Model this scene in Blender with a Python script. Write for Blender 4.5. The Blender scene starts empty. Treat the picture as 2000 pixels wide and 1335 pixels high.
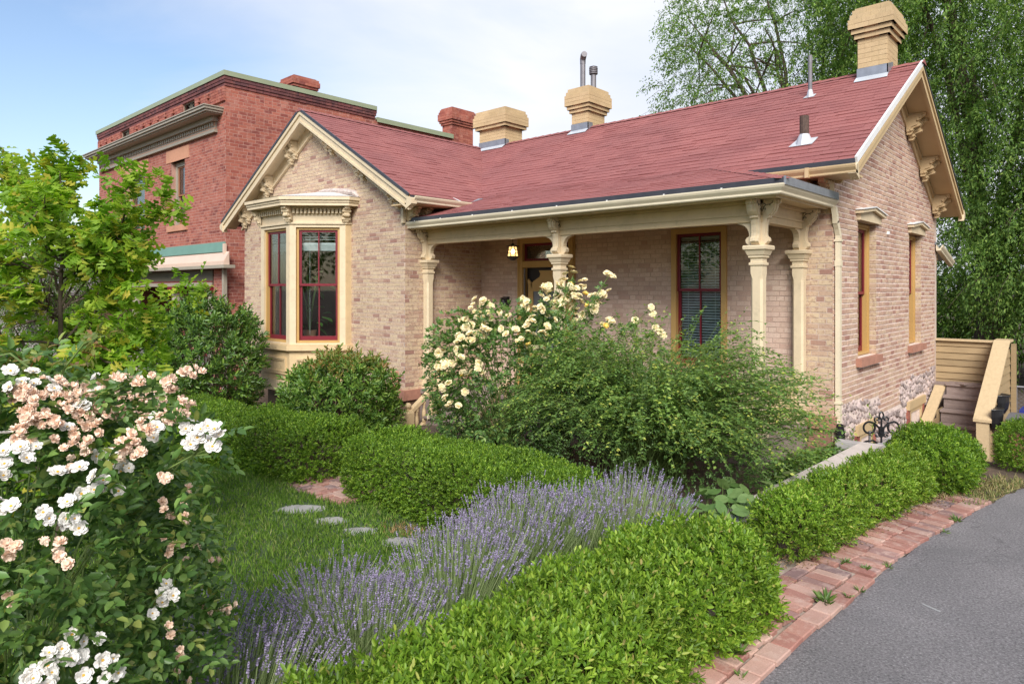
import bpy, math, random
import numpy as np
random.seed(11)
rng = np.random.default_rng(11)
S = bpy.context.scene
COL = S.collection
PI = math.pi

# ------------------------------------------------------------------ camera
YAW = math.radians(42.5)
cd = bpy.data.cameras.new('camera')
cam = bpy.data.objects.new('camera', cd)
COL.objects.link(cam)
cam.location = (0, 0, 2.2)
cam.rotation_euler = (PI / 2, 0, YAW)
cd.sensor_width = 36.0
cd.lens = 36.0 * 1333 / 2000
cd.shift_y = -(667.5 - 565) / 2000
cd.clip_start = 0.05
cd.clip_end = 2000
S.camera = cam

# ------------------------------------------------------------------ world, sun, exposure
SUN_DIR = (0.50, -0.62, 0.62)
_l = math.sqrt(sum(k * k for k in SUN_DIR))
SUN_EL = math.asin(SUN_DIR[2] / _l)
SUN_AZ = math.atan2(SUN_DIR[0], SUN_DIR[1])
W = bpy.data.worlds.new('World')
S.world = W
W.use_nodes = True
wn = W.node_tree.nodes
wl = W.node_tree.links
bg = wn['Background']
sky = wn.new('ShaderNodeTexSky')
sky.sky_type = 'NISHITA'
sky.sun_disc = False
sky.sun_elevation = SUN_EL
sky.sun_rotation = SUN_AZ
sky.air_density = 1.3
sky.dust_density = 1.2
tc = wn.new('ShaderNodeTexCoord')
mp = wn.new('ShaderNodeMapping')
mp.inputs['Scale'].default_value = (1.0, 1.0, 3.4)
mp.inputs['Location'].default_value = (3.1, 0.6, 0.2)
nz = wn.new('ShaderNodeTexNoise')
nz.inputs['Scale'].default_value = 1.5
nz.inputs['Detail'].default_value = 7
nz.inputs['Roughness'].default_value = 0.55
nz.inputs['Distortion'].default_value = 0.5
# the cloud bank covers the half of the sky on the +x side
dt = wn.new('ShaderNodeVectorMath'); dt.operation = 'DOT_PRODUCT'
dt.inputs[1].default_value = (0.74, 0.67, 0.0)
ma = wn.new('ShaderNodeMath'); ma.operation = 'MULTIPLY_ADD'
ma.inputs[1].default_value = 0.85
rp = wn.new('ShaderNodeValToRGB')
rp.color_ramp.elements[0].position = 0.08
rp.color_ramp.elements[1].position = 0.56
mx = wn.new('ShaderNodeMix'); mx.data_type = 'RGBA'
wl.new(tc.outputs['Generated'], mp.inputs['Vector'])
wl.new(mp.outputs['Vector'], nz.inputs['Vector'])
wl.new(tc.outputs['Generated'], dt.inputs[0])
wl.new(dt.outputs['Value'], ma.inputs[0])
wl.new(nz.outputs['Fac'], ma.inputs[2])
wl.new(ma.outputs['Value'], rp.inputs['Fac'])
wl.new(rp.outputs['Color'], mx.inputs['Factor'])
nz2 = wn.new('ShaderNodeTexNoise')
nz2.inputs['Scale'].default_value = 2.2
nz2.inputs['Detail'].default_value = 6
wl.new(mp.outputs['Vector'], nz2.inputs['Vector'])
rp2 = wn.new('ShaderNodeValToRGB')
rp2.color_ramp.elements[0].color = (4.4, 4.8, 5.7, 1)
rp2.color_ramp.elements[0].position = 0.30
rp2.color_ramp.elements[1].color = (5.5, 5.6, 5.9, 1)
rp2.color_ramp.elements[1].position = 0.62
wl.new(nz2.outputs['Fac'], rp2.inputs['Fac'])
gn = wn.new('ShaderNodeMix'); gn.data_type = 'RGBA'; gn.blend_type = 'MULTIPLY'
gn.inputs['Factor'].default_value = 1.0
gn.inputs[7].default_value = (.95, .97, 1.08, 1)
wl.new(sky.outputs['Color'], gn.inputs[6])
wl.new(gn.outputs[2], mx.inputs[6])
wl.new(rp2.outputs['Color'], mx.inputs[7])
wl.new(mx.outputs[2], bg.inputs['Color'])
bg.inputs['Strength'].default_value = 0.1

sd = bpy.data.lights.new('sun', 'SUN')
sd.energy = 2.7
sd.angle = math.radians(28)
sd.color = (1.0, 0.965, 0.92)
sun = bpy.data.objects.new('sun', sd)
COL.objects.link(sun)
from mathutils import Vector, Matrix
sun.rotation_euler = Vector(SUN_DIR).to_track_quat('Z', 'Y').to_euler()
sun.location = (10, -10, 30)
S.view_settings.view_transform = 'Standard'
S.view_settings.look = 'None'
S.view_settings.gamma = 1
S.view_settings.use_curve_mapping = False
S.view_settings.exposure = 0.88
S.cycles.use_denoising = True
S.cycles.denoiser = 'OPENIMAGEDENOISE'
S.cycles.denoising_input_passes = 'RGB_ALBEDO_NORMAL'
S.cycles.max_bounces = 8
S.cycles.diffuse_bounces = 5
S.cycles.glossy_bounces = 3
S.cycles.transmission_bounces = 4
S.cycles.transparent_max_bounces = 8
S.cycles.caustics_reflective = False
S.cycles.caustics_refractive = False

# ------------------------------------------------------------------ helpers
def norm(a):
    a = np.asarray(a, float)
    return a / (np.linalg.norm(a, axis=-1, keepdims=True) + 1e-12)

def link(o, parent=None):
    COL.objects.link(o)
    if parent is not None:
        o.parent = parent
    return o

def wloc(p):
    v = np.zeros(3)
    while p is not None:
        v = v + np.array(p.location)
        p = p.parent
    return v

def tag(o, label=None, cat=None, group=None, kind=None):
    if label: o['label'] = label
    if cat: o['category'] = cat
    if group: o['group'] = group
    if kind: o['kind'] = kind
    return o

def thing(name, loc, label, cat, group=None):
    o = bpy.data.objects.new(name, None)
    o.empty_display_size = 0.2
    o.location = loc
    COL.objects.link(o)
    return tag(o, label, cat, group)

def meshdata(name, V, F, mats, smooth=False, idx=None):
    me = bpy.data.meshes.new(name)
    V = np.asarray(V, np.float32).reshape(-1, 3)
    if isinstance(F, np.ndarray):
        k = F.shape[1]
        me.vertices.add(len(V)); me.vertices.foreach_set('co', V.ravel())
        me.loops.add(F.size); me.loops.foreach_set('vertex_index', F.astype(np.int32).ravel())
        me.polygons.add(len(F)); me.polygons.foreach_set('loop_start', np.arange(0, F.size, k, dtype=np.int32))
        me.polygons.foreach_set('loop_total', np.full(len(F), k, np.int32))
        me.update(calc_edges=True)
    else:
        me.from_pydata(V.tolist(), [], F)
    for m in (mats if isinstance(mats, (list, tuple)) else [mats]):
        me.materials.append(m)
    if idx is not None:
        me.polygons.foreach_set('material_index', np.asarray(idx, np.int32))
    if smooth:
        me.polygons.foreach_set('use_smooth', np.ones(len(me.polygons), bool))
    me.update()
    return me

class MB:
    """collects shapes in world coordinates; build() links them as one mesh object"""
    def __init__(s):
        s.V = []; s.F = []; s.n = 0
    def add(s, V, F):
        V = np.asarray(V, float).reshape(-1, 3)
        s.V.append(V); s.F += [tuple(i + s.n for i in f) for f in F]; s.n += len(V)
        return s
    def box(s, x0, x1, y0, y1, z0, z1):
        V = [(x0,y0,z0),(x1,y0,z0),(x1,y1,z0),(x0,y1,z0),(x0,y0,z1),(x1,y0,z1),(x1,y1,z1),(x0,y1,z1)]
        return s.add(V, [(3,2,1,0),(4,5,6,7),(0,1,5,4),(1,2,6,5),(2,3,7,6),(3,0,4,7)])
    def bar(s, a, b, w, h, up=(0,0,1)):
        """rectangular bar from a to b, width w (sideways), height h (along up)"""
        a = np.array(a, float); b = np.array(b, float)
        d = norm(b - a); sd_ = np.cross(d, up)
        if np.linalg.norm(sd_) < 1e-6: sd_ = np.cross(d, (1, 0, 0))
        sd_ = norm(sd_); u = np.cross(sd_, d)
        V = []
        for p in (a, b):
            for i, j in ((-1,-1),(1,-1),(1,1),(-1,1)):
                V.append(p + sd_ * w / 2 * i + u * h / 2 * j)
        return s.add(V, [(3,2,1,0),(4,5,6,7),(0,1,5,4),(1,2,6,5),(2,3,7,6),(3,0,4,7)])
    def prism(s, poly, vec):
        p = np.asarray(poly, float); n = len(p); q = p + np.asarray(vec, float)
        nn = np.cross(p[1] - p[0], p[2] - p[0])
        F = [tuple(range(n)), tuple(range(2*n-1, n-1, -1))] + [((i+1) % n, i, n+i, n+(i+1) % n) for i in range(n)]
        if np.dot(nn, vec) > 0:
            F = [f[::-1] for f in F]
        return s.add(np.vstack([p, q]), F)
    def tube(s, path, r, n=8, cap=True):
        P = np.asarray(path, float); m = len(P)
        rr = np.full(m, r) if np.isscalar(r) else np.asarray(r, float)
        T = norm(np.gradient(P, axis=0))
        ref = np.array([0.0, 0, 1]) if abs(T[0][2]) < 0.9 else np.array([1.0, 0, 0])
        a = norm(np.cross(T[0], ref)); V = []
        for i in range(m):
            a = norm(a - T[i] * np.dot(a, T[i])); b = np.cross(T[i], a)
            for k in range(n):
                t = 2 * PI * k / n
                V.append(P[i] + rr[i] * (math.cos(t) * a + math.sin(t) * b))
        F = []
        for i in range(m - 1):
            for k in range(n):
                F.append((i*n+k, i*n+(k+1) % n, (i+1)*n+(k+1) % n, (i+1)*n+k))
        if cap:
            F.append(tuple(range(n-1, -1, -1))); F.append(tuple((m-1)*n+k for k in range(n)))
        return s.add(V, F)
    def lathe(s, prof, c, n=12, rot=0.0, sq=False):
        """profile (r, z) about the vertical through c; sq: 4-sided with flat faces of half-width r"""
        if sq: n = 4; rot = PI / 4
        V = []; c = np.asarray(c, float); kf = math.sqrt(2) if sq else 1
        for r, z in prof:
            for k in range(n):
                t = 2 * PI * k / n + rot
                V.append(c + (r * kf * math.cos(t), r * kf * math.sin(t), z))
        F = []; m = len(prof)
        for i in range(m - 1):
            for k in range(n):
                F.append((i*n+k, i*n+(k+1) % n, (i+1)*n+(k+1) % n, (i+1)*n+k))
        F.append(tuple(range(n-1, -1, -1))); F.append(tuple((m-1)*n+k for k in range(n)))
        return s.add(V, F)
    def build(s, name, mat, parent=None, smooth=False, kind=None, label=None, cat=None, group=None, loc=None):
        V = np.vstack(s.V)
        off = wloc(parent)
        if parent is None and loc is not None:
            off = np.array(loc, float)
        me = meshdata(name, V - off, s.F, mat, smooth)
        o = bpy.data.objects.new(name, me)
        if parent is None and loc is not None: o.location = loc
        link(o, parent)
        return tag(o, label, cat, group, kind)

def one(name, mat, parent, fn, *a, **k):
    """one shape, one object"""
    m = MB(); getattr(m, fn)(*a); return m.build(name, mat, parent, **k)

# ------------------------------------------------------------------ materials
def nodes(name):
    m = bpy.data.materials.new(name); m.use_nodes = True
    nt = m.node_tree
    return m, nt, nt.nodes['Principled BSDF']

def ramp(nt, pts, interp='LINEAR'):
    r = nt.nodes.new('ShaderNodeValToRGB'); cr = r.color_ramp; cr.interpolation = interp
    while len(cr.elements) < len(pts): cr.elements.new(0.5)
    for e, (p, c) in zip(cr.elements, pts):
        e.position = p; e.color = tuple(c) + (1,)
    return r

def mixc(nt, blend, fac, a, b):
    m = nt.nodes.new('ShaderNodeMix'); m.data_type = 'RGBA'; m.blend_type = blend
    for sock, v in ((0, fac), (6, a), (7, b)):
        if hasattr(v, 'links') or hasattr(v, 'is_linked'): nt.links.new(v, m.inputs[sock])
        else: m.inputs[sock].default_value = v if sock == 0 else tuple(v) + (1,)
    return m.outputs[2]

def wpos(nt, scale=(1, 1, 1)):
    g = nt.nodes.new('ShaderNodeNewGeometry'); mpn = nt.nodes.new('ShaderNodeMapping')
    mpn.inputs['Scale'].default_value = scale
    nt.links.new(g.outputs['Position'], mpn.inputs['Vector'])
    return mpn.outputs['Vector']

def noise(nt, scale, detail=4, rough=0.55, vec=None, sc3=(1, 1, 1)):
    n = nt.nodes.new('ShaderNodeTexNoise')
    n.inputs['Scale'].default_value = scale; n.inputs['Detail'].default_value = detail
    n.inputs['Roughness'].default_value = rough
    nt.links.new(vec if vec is not None else wpos(nt, sc3), n.inputs['Vector'])
    return n.outputs['Fac']

def rnd(nt):
    """0..1, one value per separate piece (mesh island or object)"""
    g = nt.nodes.new('ShaderNodeNewGeometry'); oi = nt.nodes.new('ShaderNodeObjectInfo')
    a = nt.nodes.new('ShaderNodeMath'); a.operation = 'MULTIPLY_ADD'; a.inputs[1].default_value = 7.31
    f = nt.nodes.new('ShaderNodeMath'); f.operation = 'FRACT'
    nt.links.new(oi.outputs['Random'], a.inputs[0]); nt.links.new(g.outputs['Random Per Island'], a.inputs[2])
    nt.links.new(a.outputs[0], f.inputs[0])
    return f.outputs[0]

def bump(nt, bsdf, h, strength, dist=0.01):
    b = nt.nodes.new('ShaderNodeBump'); b.inputs['Strength'].default_value = strength
    b.inputs['Distance'].default_value = dist
    nt.links.new(h, b.inputs['Height']); nt.links.new(b.outputs['Normal'], bsdf.inputs['Normal'])

def plain(name, c, rough=0.6, var=0.12, scale=3.0, bmp=0.15, bscale=60, metal=0, sc3=(1, 1, 1), per=0.0, spec=0.4, dirt=0.0):
    m, nt, b = nodes(name)
    n1 = noise(nt, scale, 5, 0.6, sc3=sc3)
    lo = [k * (1 - var) for k in c]; hi = [min(1, k * (1 + var)) for k in c]
    col = ramp(nt, [(0.3, lo), (0.7, hi)]); nt.links.new(n1, col.inputs['Fac'])
    out = col.outputs['Color']
    if per:
        r = ramp(nt, [(0, [1 - per] * 3), (1, [1 + per] * 3)]); nt.links.new(rnd(nt), r.inputs['Fac'])
        out = mixc(nt, 'MULTIPLY', 1.0, out, r.outputs['Color'])
    if dirt:
        n3 = noise(nt, 9, 6, 0.7)
        d = ramp(nt, [(0.52, (1, 1, 1)), (0.75, (1 - dirt,) * 3)]); nt.links.new(n3, d.inputs['Fac'])
        out = mixc(nt, 'MULTIPLY', 1.0, out, d.outputs['Color'])
    nt.links.new(out, b.inputs['Base Color'])
    b.inputs['Roughness'].default_value = rough; b.inputs['Metallic'].default_value = metal
    b.inputs['Specular IOR Level'].default_value = spec
    if bmp: bump(nt, b, noise(nt, bscale, 3, 0.6, sc3=sc3), bmp, 0.005)
    return m

def brick_mat(name, palette, mott, mottle=0.6, mscale=38, rough=0.85, soot=0.25):
    m, nt, b = nodes(name)
    r = ramp(nt, palette); nt.links.new(rnd(nt), r.inputs['Fac'])
    n1 = noise(nt, mscale, 5, 0.65); mr = ramp(nt, [(0.50, (0, 0, 0)), (0.66, (mottle,) * 3)])
    nt.links.new(n1, mr.inputs['Fac'])
    c = mixc(nt, 'MIX', mr.outputs['Color'], r.outputs['Color'], mott)
    n2 = noise(nt, 0.9, 6, 0.6); sr = ramp(nt, [(0.35, (1 - soot,) * 3), (0.65, (1.08,) * 3)])
    nt.links.new(n2, sr.inputs['Fac'])
    c = mixc(nt, 'MULTIPLY', 1.0, c, sr.outputs['Color'])
    n4 = noise(nt, 140, 3, 0.6); fr = ramp(nt, [(0.3, (0.86,) * 3), (0.7, (1.12,) * 3)]); nt.links.new(n4, fr.inputs['Fac'])
    c = mixc(nt, 'MULTIPLY', 1.0, c, fr.outputs['Color'])
    nt.links.new(c, b.inputs['Base Color']); b.inputs['Roughness'].default_value = rough
    b.inputs['Specular IOR Level'].default_value = 0.25
    bump(nt, b, noise(nt, 70, 5, 0.7), 0.5, 0.006)
    return m

def leaf_mat(name, pts, rough=0.42, trans=0.22, spec=0.45, clump=0.0):
    m, nt, b = nodes(name)
    r = ramp(nt, pts); nt.links.new(rnd(nt), r.inputs['Fac'])
    out = r.outputs['Color']
    if clump:
        n = noise(nt, 1.7, 3, 0.6); cr = ramp(nt, [(0.35, (1 - clump,) * 3), (0.65, (1 + clump,) * 3)]); nt.links.new(n, cr.inputs['Fac'])
        out = mixc(nt, 'MULTIPLY', 1.0, out, cr.outputs['Color'])
    nt.links.new(out, b.inputs['Base Color']); b.inputs['Roughness'].default_value = rough
    b.inputs['Specular IOR Level'].default_value = spec
    t = nt.nodes.new('ShaderNodeBsdfTranslucent')
    tcol = mixc(nt, 'MULTIPLY', 1.0, out, (1.5, 1.7, 0.8)); nt.links.new(tcol, t.inputs['Color'])
    ms = nt.nodes.new('ShaderNodeMixShader'); ms.inputs[0].default_value = trans
    o = nt.nodes['Material Output']
    nt.links.new(b.outputs[0], ms.inputs[1]); nt.links.new(t.outputs[0], ms.inputs[2]); nt.links.new(ms.outputs[0], o.inputs['Surface'])
    return m

def glass_mat(name, tint=(0.9, 0.95, 0.95), refl=1.0):
    m, nt, b = nodes(name)
    nt.nodes.remove(b)
    g = nt.nodes.new('ShaderNodeBsdfGlossy'); g.inputs['Roughness'].default_value = 0.02
    g.inputs['Color'].default_value = (refl,) * 3 + (1,)
    t = nt.nodes.new('ShaderNodeBsdfTransparent'); t.inputs['Color'].default_value = tint + (1,)
    f = nt.nodes.new('ShaderNodeFresnel'); f.inputs['IOR'].default_value = 1.55
    bp = nt.nodes.new('ShaderNodeBump'); bp.inputs['Strength'].default_value = 0.04; bp.inputs['Distance'].default_value = 0.01
    nt.links.new(noise(nt, 2.5, 1, 0.5), bp.inputs['Height']); nt.links.new(bp.outputs[0], g.inputs['Normal'])
    k = nt.nodes.new('ShaderNodeMath'); k.operation = 'MULTIPLY_ADD'; k.inputs[1].default_value = .85; k.inputs[2].default_value = 0.0
    ms = nt.nodes.new('ShaderNodeMixShader'); o = nt.nodes['Material Output']
    nt.links.new(f.outputs[0], k.inputs[0]); nt.links.new(k.outputs[0], ms.inputs[0])
    nt.links.new(t.outputs[0], ms.inputs[1]); nt.links.new(g.outputs[0], ms.inputs[2]); nt.links.new(ms.outputs[0], o.inputs['Surface'])
    return m

BUFF = brick_mat('buff_brick', [(0, (.54,.41,.27)), (.3, (.58,.45,.30)), (.6, (.53,.39,.27)), (.82, (.48,.335,.24)), (.94, (.41,.265,.195)), (1, (.32,.175,.14))], (.30,.165,.125), 0.8, 24, soot=.12)
PINK = brick_mat('pink_brick', [(0, (.54,.405,.29)), (.3, (.51,.36,.262)), (.6, (.47,.315,.232)), (.85, (.42,.262,.20)), (1, (.33,.175,.135))], (.31,.165,.13), 0.65, 26, soot=0.08)
DULL = brick_mat('dull_brick', [(0, (.62,.47,.37)), (.5, (.59,.43,.34)), (.8, (.54,.39,.30)), (1, (.48,.32,.25))], (.44,.28,.22), 0.45, 24, soot=.10)
REDB = brick_mat('red_brick', [(0, (.34,.110,.075)), (.4, (.39,.135,.095)), (.75, (.30,.088,.064)), (1, (.22,.066,.054))], (.46,.24,.19), 0.45, 7, soot=0.15)
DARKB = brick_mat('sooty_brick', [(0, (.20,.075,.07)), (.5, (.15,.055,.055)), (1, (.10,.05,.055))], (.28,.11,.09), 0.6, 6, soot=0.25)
TANB = brick_mat('painted_brick', [(0, (.52,.38,.21)), (1, (.57,.42,.24))], (.42,.30,.17), 0.35, 14, soot=0.12)
MORT = plain('mortar', (.52,.41,.34), .95, .12, 6, .4, 90)
MORTP = plain('pink_mortar', (.70,.57,.50), .95, .12, 6, .4, 90)
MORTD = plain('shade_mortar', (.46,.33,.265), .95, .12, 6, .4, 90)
MORTR = plain('red_mortar', (.44,.25,.20), .95, .15, 3, .4, 90)
SAND = plain('red_sandstone', (.37,.18,.125), .9, .16, 5, .6, 45, dirt=.25)
SANDR = plain('orange_sandstone', (.50,.25,.155), .9, .10, 3, .4, 45)
CREAM = plain('cream_paint', (.63,.51,.34), .5, .07, 3, .2, 40, dirt=.20)
CREAM2 = plain('warm_cream_paint', (.61,.455,.26), .5, .08, 3, .2, 40, dirt=.20)
OCHRE = plain('ochre_paint', (.47,.29,.10), .5, .07, 2, .12, 40)
TAN = plain('tan_paint', (.52,.38,.21), .55, .07, 2, .12, 40)
WINE = plain('wine_red_paint', (.17,.012,.022), .4, .08, 3, .08, 60)
WHITE = plain('white_metal_paint', (.74,.74,.74), .45, .05, 2, .05, 60, dirt=.12)
GUTTER = plain('cream_gutter_paint', (.68,.59,.43), .38, .06, 2, .05, 60, dirt=.12)
PALE = plain('pale_roof_metal', (.72,.69,.66), .5, .08, 4, .1, 30, dirt=.2)
LEAD = plain('grey_flashing', (.30,.31,.34), .4, .15, 8, .1, 30, metal=.5)
DARKT = plain('dark_metal_trim', (.045,.045,.055), .4, .15, 8, .05, 30)
GALV = plain('grey_pipe', (.20,.19,.20), .5, .15, 9, .1, 30, metal=.4)
RUST = plain('rusty_pipe', (.085,.055,.042), .8, .4, 22, .3, 60)
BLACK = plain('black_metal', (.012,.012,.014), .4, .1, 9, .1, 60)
PLAST = plain('black_plastic', (.016,.016,.017), .35, .1, 9, .05, 60)
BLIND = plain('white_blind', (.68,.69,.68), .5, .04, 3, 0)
DARKROOM = plain('unlit_interior', (.055,.05,.047), .9, .2, 2, 0)  # near-black colour stands in for the lack of light indoors
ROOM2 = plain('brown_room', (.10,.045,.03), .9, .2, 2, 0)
GLASS = glass_mat('window_glass')
STEPW = plain('weathered_wood', (.27,.205,.18), .8, .2, 3, .5, 20, sc3=(1.2, 8, 8), per=.12)
CONC = plain('concrete', (.52,.46,.42), .9, .10, 4, .5, 50, dirt=.2)
OLIVE = plain('olive_grey_paint', (.34,.30,.235), .5, .06, 2, .1, 40)
OLIVE2 = plain('dark_olive_paint', (.11,.095,.065), .55, .06, 2, .1, 40)
COPING = plain('sage_green_metal', (.27,.31,.20), .5, .06, 2, .05, 40)
TEAL = plain('teal_green_paint', (.16,.30,.25), .45, .06, 2, .05, 40)
SALMON = plain('pale_salmon_paint', (.62,.46,.36), .5, .05, 2, .05, 40)
BARK = plain('bark', (.10,.075,.055), .95, .35, 14, .9, 22, sc3=(1, 1, .35))
STEM = plain('green_stem', (.13,.19,.05), .6, .2, 9, 0)
TWIG = plain('brown_twig', (.11,.075,.045), .8, .25, 9, 0)
SHING = None
# ------------------------------------------------------------------ masonry and shingles
FWD = np.array([-math.sin(YAW), math.cos(YAW), 0]); RGT = np.array([math.cos(YAW), math.sin(YAW), 0]); CAMP = np.array([0, 0, 2.2])
def px(p):
    q = np.asarray(p, float) - CAMP; d = max(0.05, q @ FWD)
    return np.array([1000 + 1333 * (q @ RGT) / d, 565 - 1333 * q[2] / d])

def clip2(poly, conv):
    """convex clip (both counter-clockwise, 2D)"""
    out = poly
    n = len(conv)
    for i in range(n):
        ax, ay = conv[i]; bx, by = conv[(i + 1) % n]; ex, ey = bx - ax, by - ay
        inp = out; out = []
        if not inp: return []
        sx, sy = inp[-1]; sv = ex * (sy - ay) - ey * (sx - ax)
        for (x, y) in inp:
            v = ex * (y - ay) - ey * (x - ax)
            if (v >= 0) != (sv >= 0):
                t = sv / (sv - v); out.append((sx + (x - sx) * t, sy + (y - sy) * t))
            if v >= 0: out.append((x, y))
            sx, sy, sv = x, y, v
    return out

def cutrects(r, holes):
    rs = [r]
    for (a, b, c, d) in holes:
        nxt = []
        for (u0, u1, z0, z1) in rs:
            if u1 <= a or u0 >= b or z1 <= c or z0 >= d: nxt.append((u0, u1, z0, z1)); continue
            zz0, zz1 = max(z0, c), min(z1, d)
            if z0 < c: nxt.append((u0, u1, z0, c))
            if z1 > d: nxt.append((u0, u1, d, z1))
            if u0 < a: nxt.append((u0, a, zz0, zz1))
            if u1 > b: nxt.append((b, u1, zz0, zz1))
        rs = nxt
    return rs

class Fr:
    """a wall's own axes: u along, z up, d inward"""
    def __init__(s, O, U, N):
        s.O = np.array(O, float); s.U = np.array(U, float); s.N = np.array(N, float)
    def p(s, u, z, d=0.0): return s.O + s.U * u + np.array([0, 0, z]) - s.N * d
    def box(s, m, u0, u1, z0, z1, d0, d1):
        """d0 outer (may be negative = proud), d1 inner"""
        V = [s.p(u0,z0,d0), s.p(u1,z0,d0), s.p(u1,z0,d1), s.p(u0,z0,d1), s.p(u0,z1,d0), s.p(u1,z1,d0), s.p(u1,z1,d1), s.p(u0,z1,d1)]
        return m.add(V, [(3,2,1,0),(4,5,6,7),(0,1,5,4),(1,2,6,5),(2,3,7,6),(3,0,4,7)])
    def poly(s, m, pts, d0, d1):
        """pts (u,z) outline extruded from depth d0 to d1"""
        return m.prism([s.p(u, z, d0) for u, z in pts], -s.N * (d1 - d0))
    def ring(s, m, u0, u1, z0, z1, w, d0, d1, wb=None, wt=None):
        wb = w if wb is None else wb; wt = w if wt is None else wt
        s.box(m, u0, u0 + w, z0, z1, d0, d1); s.box(m, u1 - w, u1, z0, z1, d0, d1)
        s.box(m, u0 + w, u1 - w, z0, z0 + wb, d0, d1); s.box(m, u0 + w, u1 - w, z1 - wt, z1, d0, d1)
        return m

UB = meshdata('brick', [(-.5,0,-.5),(.5,0,-.5),(.5,1,-.5),(-.5,1,-.5),(-.5,0,.5),(.5,0,.5),(.5,1,.5),(-.5,1,.5)],
              [(3,2,1,0),(4,5,6,7),(0,1,5,4),(1,2,6,5),(3,0,4,7)], [])
def unit_mesh(mat, base=UB):
    m = base.copy(); m.materials.clear(); m.materials.append(mat); return m

class Pieces:
    """pieces of one thing: the ones that show largest become objects, the rest one part"""
    def __init__(s): s.items = []; s.groups = {}
    def put(s, key, verts, faces, area, place=None):
        s.items.append((area, key, verts, faces, place))
    def finish(s, limit, name, stuffname):
        order = sorted([i for i, it in enumerate(s.items) if it[4] is not None], key=lambda i: -s.items[i][0])
        top = set(order[:limit])
        for i, (area, key, V, F, place) in enumerate(s.items):
            parent, mat, um = s.groups[key]['parent'], s.groups[key]['mat'], s.groups[key]['unit']
            if i in top:
                o = bpy.data.objects.new(name, um)
                o.matrix_basis = Matrix.Translation(-Vector(wloc(parent))) @ place
                link(o, parent)
            else:
                s.groups[key]['mb'].add(V, F)
        for key, g in s.groups.items():
            if g['mb'].n:
                g['mb'].build(stuffname, g['mat'], g['parent'], kind='stuff')
    def group(s, key, parent, mat, unit):
        s.groups[key] = dict(parent=parent, mat=mat, unit=unit, mb=MB())

def quad_area(P4):
    q = np.array([px(p) for p in P4])
    if q[:, 0].mean() < 0 or q[:, 0].mean() > 2000 or q[:, 1].mean() < 0 or q[:, 1].mean() > 1335: return 0
    x, y = q[:, 0], q[:, 1]
    return 0.5 * abs(np.dot(x, np.roll(y, -1)) - np.dot(y, np.roll(x, -1)))

def brick_wall(root, pcs, key, fr, poly, holes, bmat, mmat, course=.076, bl=.215, joint=.012, proud=.007, thick=.25, header=6, jit=.003, skip=None, weight=1.0, bed=None):
    m = MB()
    us = sorted({u for u, z in poly} | {h[0] for h in holes} | {h[1] for h in holes})
    zs = sorted({min(z for u, z in poly), max(z for u, z in poly)} | {h[2] for h in holes} | {h[3] for h in holes})
    us = [u for u in us if min(p[0] for p in poly) <= u <= max(p[0] for p in poly)]
    zs = [z for z in zs if min(p[1] for p in poly) <= z <= max(p[1] for p in poly)]
    for a, b in zip(us, us[1:]):
        for c, d in zip(zs, zs[1:]):
            if any(h[0] <= (a+b)/2 <= h[1] and h[2] <= (c+d)/2 <= h[3] for h in holes): continue
            q = clip2([(max(a, us[0] + .004),c),(min(b, us[-1] - .004),c),(min(b, us[-1] - .004),d),(max(a, us[0] + .004),d)], poly)
            if len(q) > 2: fr.poly(m, q, 0, thick)
    wall = m.build('wall', mmat, root)
    pcs.group(key, wall, bmat, unit_mesh(bmat))
    umin, umax = us[0], us[-1]; zmin, zmax = min(z for u, z in poly), max(z for u, z in poly)
    R = Matrix(((fr.U[0], -fr.N[0], 0, 0), (fr.U[1], -fr.N[1], 0, 0), (0, 0, 1, 0), (0, 0, 0, 1)))
    k = 0; z = zmin + joint / 2
    while z < zmax:
        z1 = z + course - (bed or joint)
        hd = header and k % header == header - 1
        L = (bl - joint) / 2 if hd else bl - joint
        off = (0.25 if hd else (0 if k % 2 else .5)) * bl
        u = umin - off + random.uniform(-.01, .01)
        while u < umax:
            a, b = max(u, umin), min(u + L, umax); u += L + joint
            if b - a < .03: continue
            dz = random.uniform(-1, 1) * .0025
            for (a0, a1, c0, c1) in cutrects((a, b, z + dz, z1 + dz), holes):
                if a1 - a0 < .02 or c1 - c0 < .02: continue
                if skip and skip((a0 + a1) / 2, (c0 + c1) / 2): continue
                q = clip2([(a0,c0),(a1,c0),(a1,c1),(a0,c1)], poly)
                if len(q) < 3: continue
                pr = proud + random.uniform(-1, 1) * jit; n = len(q)
                front = [fr.p(uu, zz, -pr) for uu, zz in q]; back = [fr.p(uu, zz, .01) for uu, zz in q]
                F = [tuple(range(n))] + [((i+1) % n, i, n+i, n+(i+1) % n) for i in range(n)]
                place = None; ar = 0
                if n == 4 and abs((a1 - a0) - L) < 1e-6 and len(poly) and abs(q[0][0] - a0) < 1e-6:
                    ar = quad_area(front) * weight
                    c = fr.p((a0 + a1) / 2, (c0 + c1) / 2, -pr)
                    place = Matrix.Translation(Vector(c)) @ R @ Matrix.Diagonal((a1 - a0, pr + .01, c1 - c0, 1))
                pcs.put(key, front + back, F, ar, place)
        z += course; k += 1
    return wall

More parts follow.
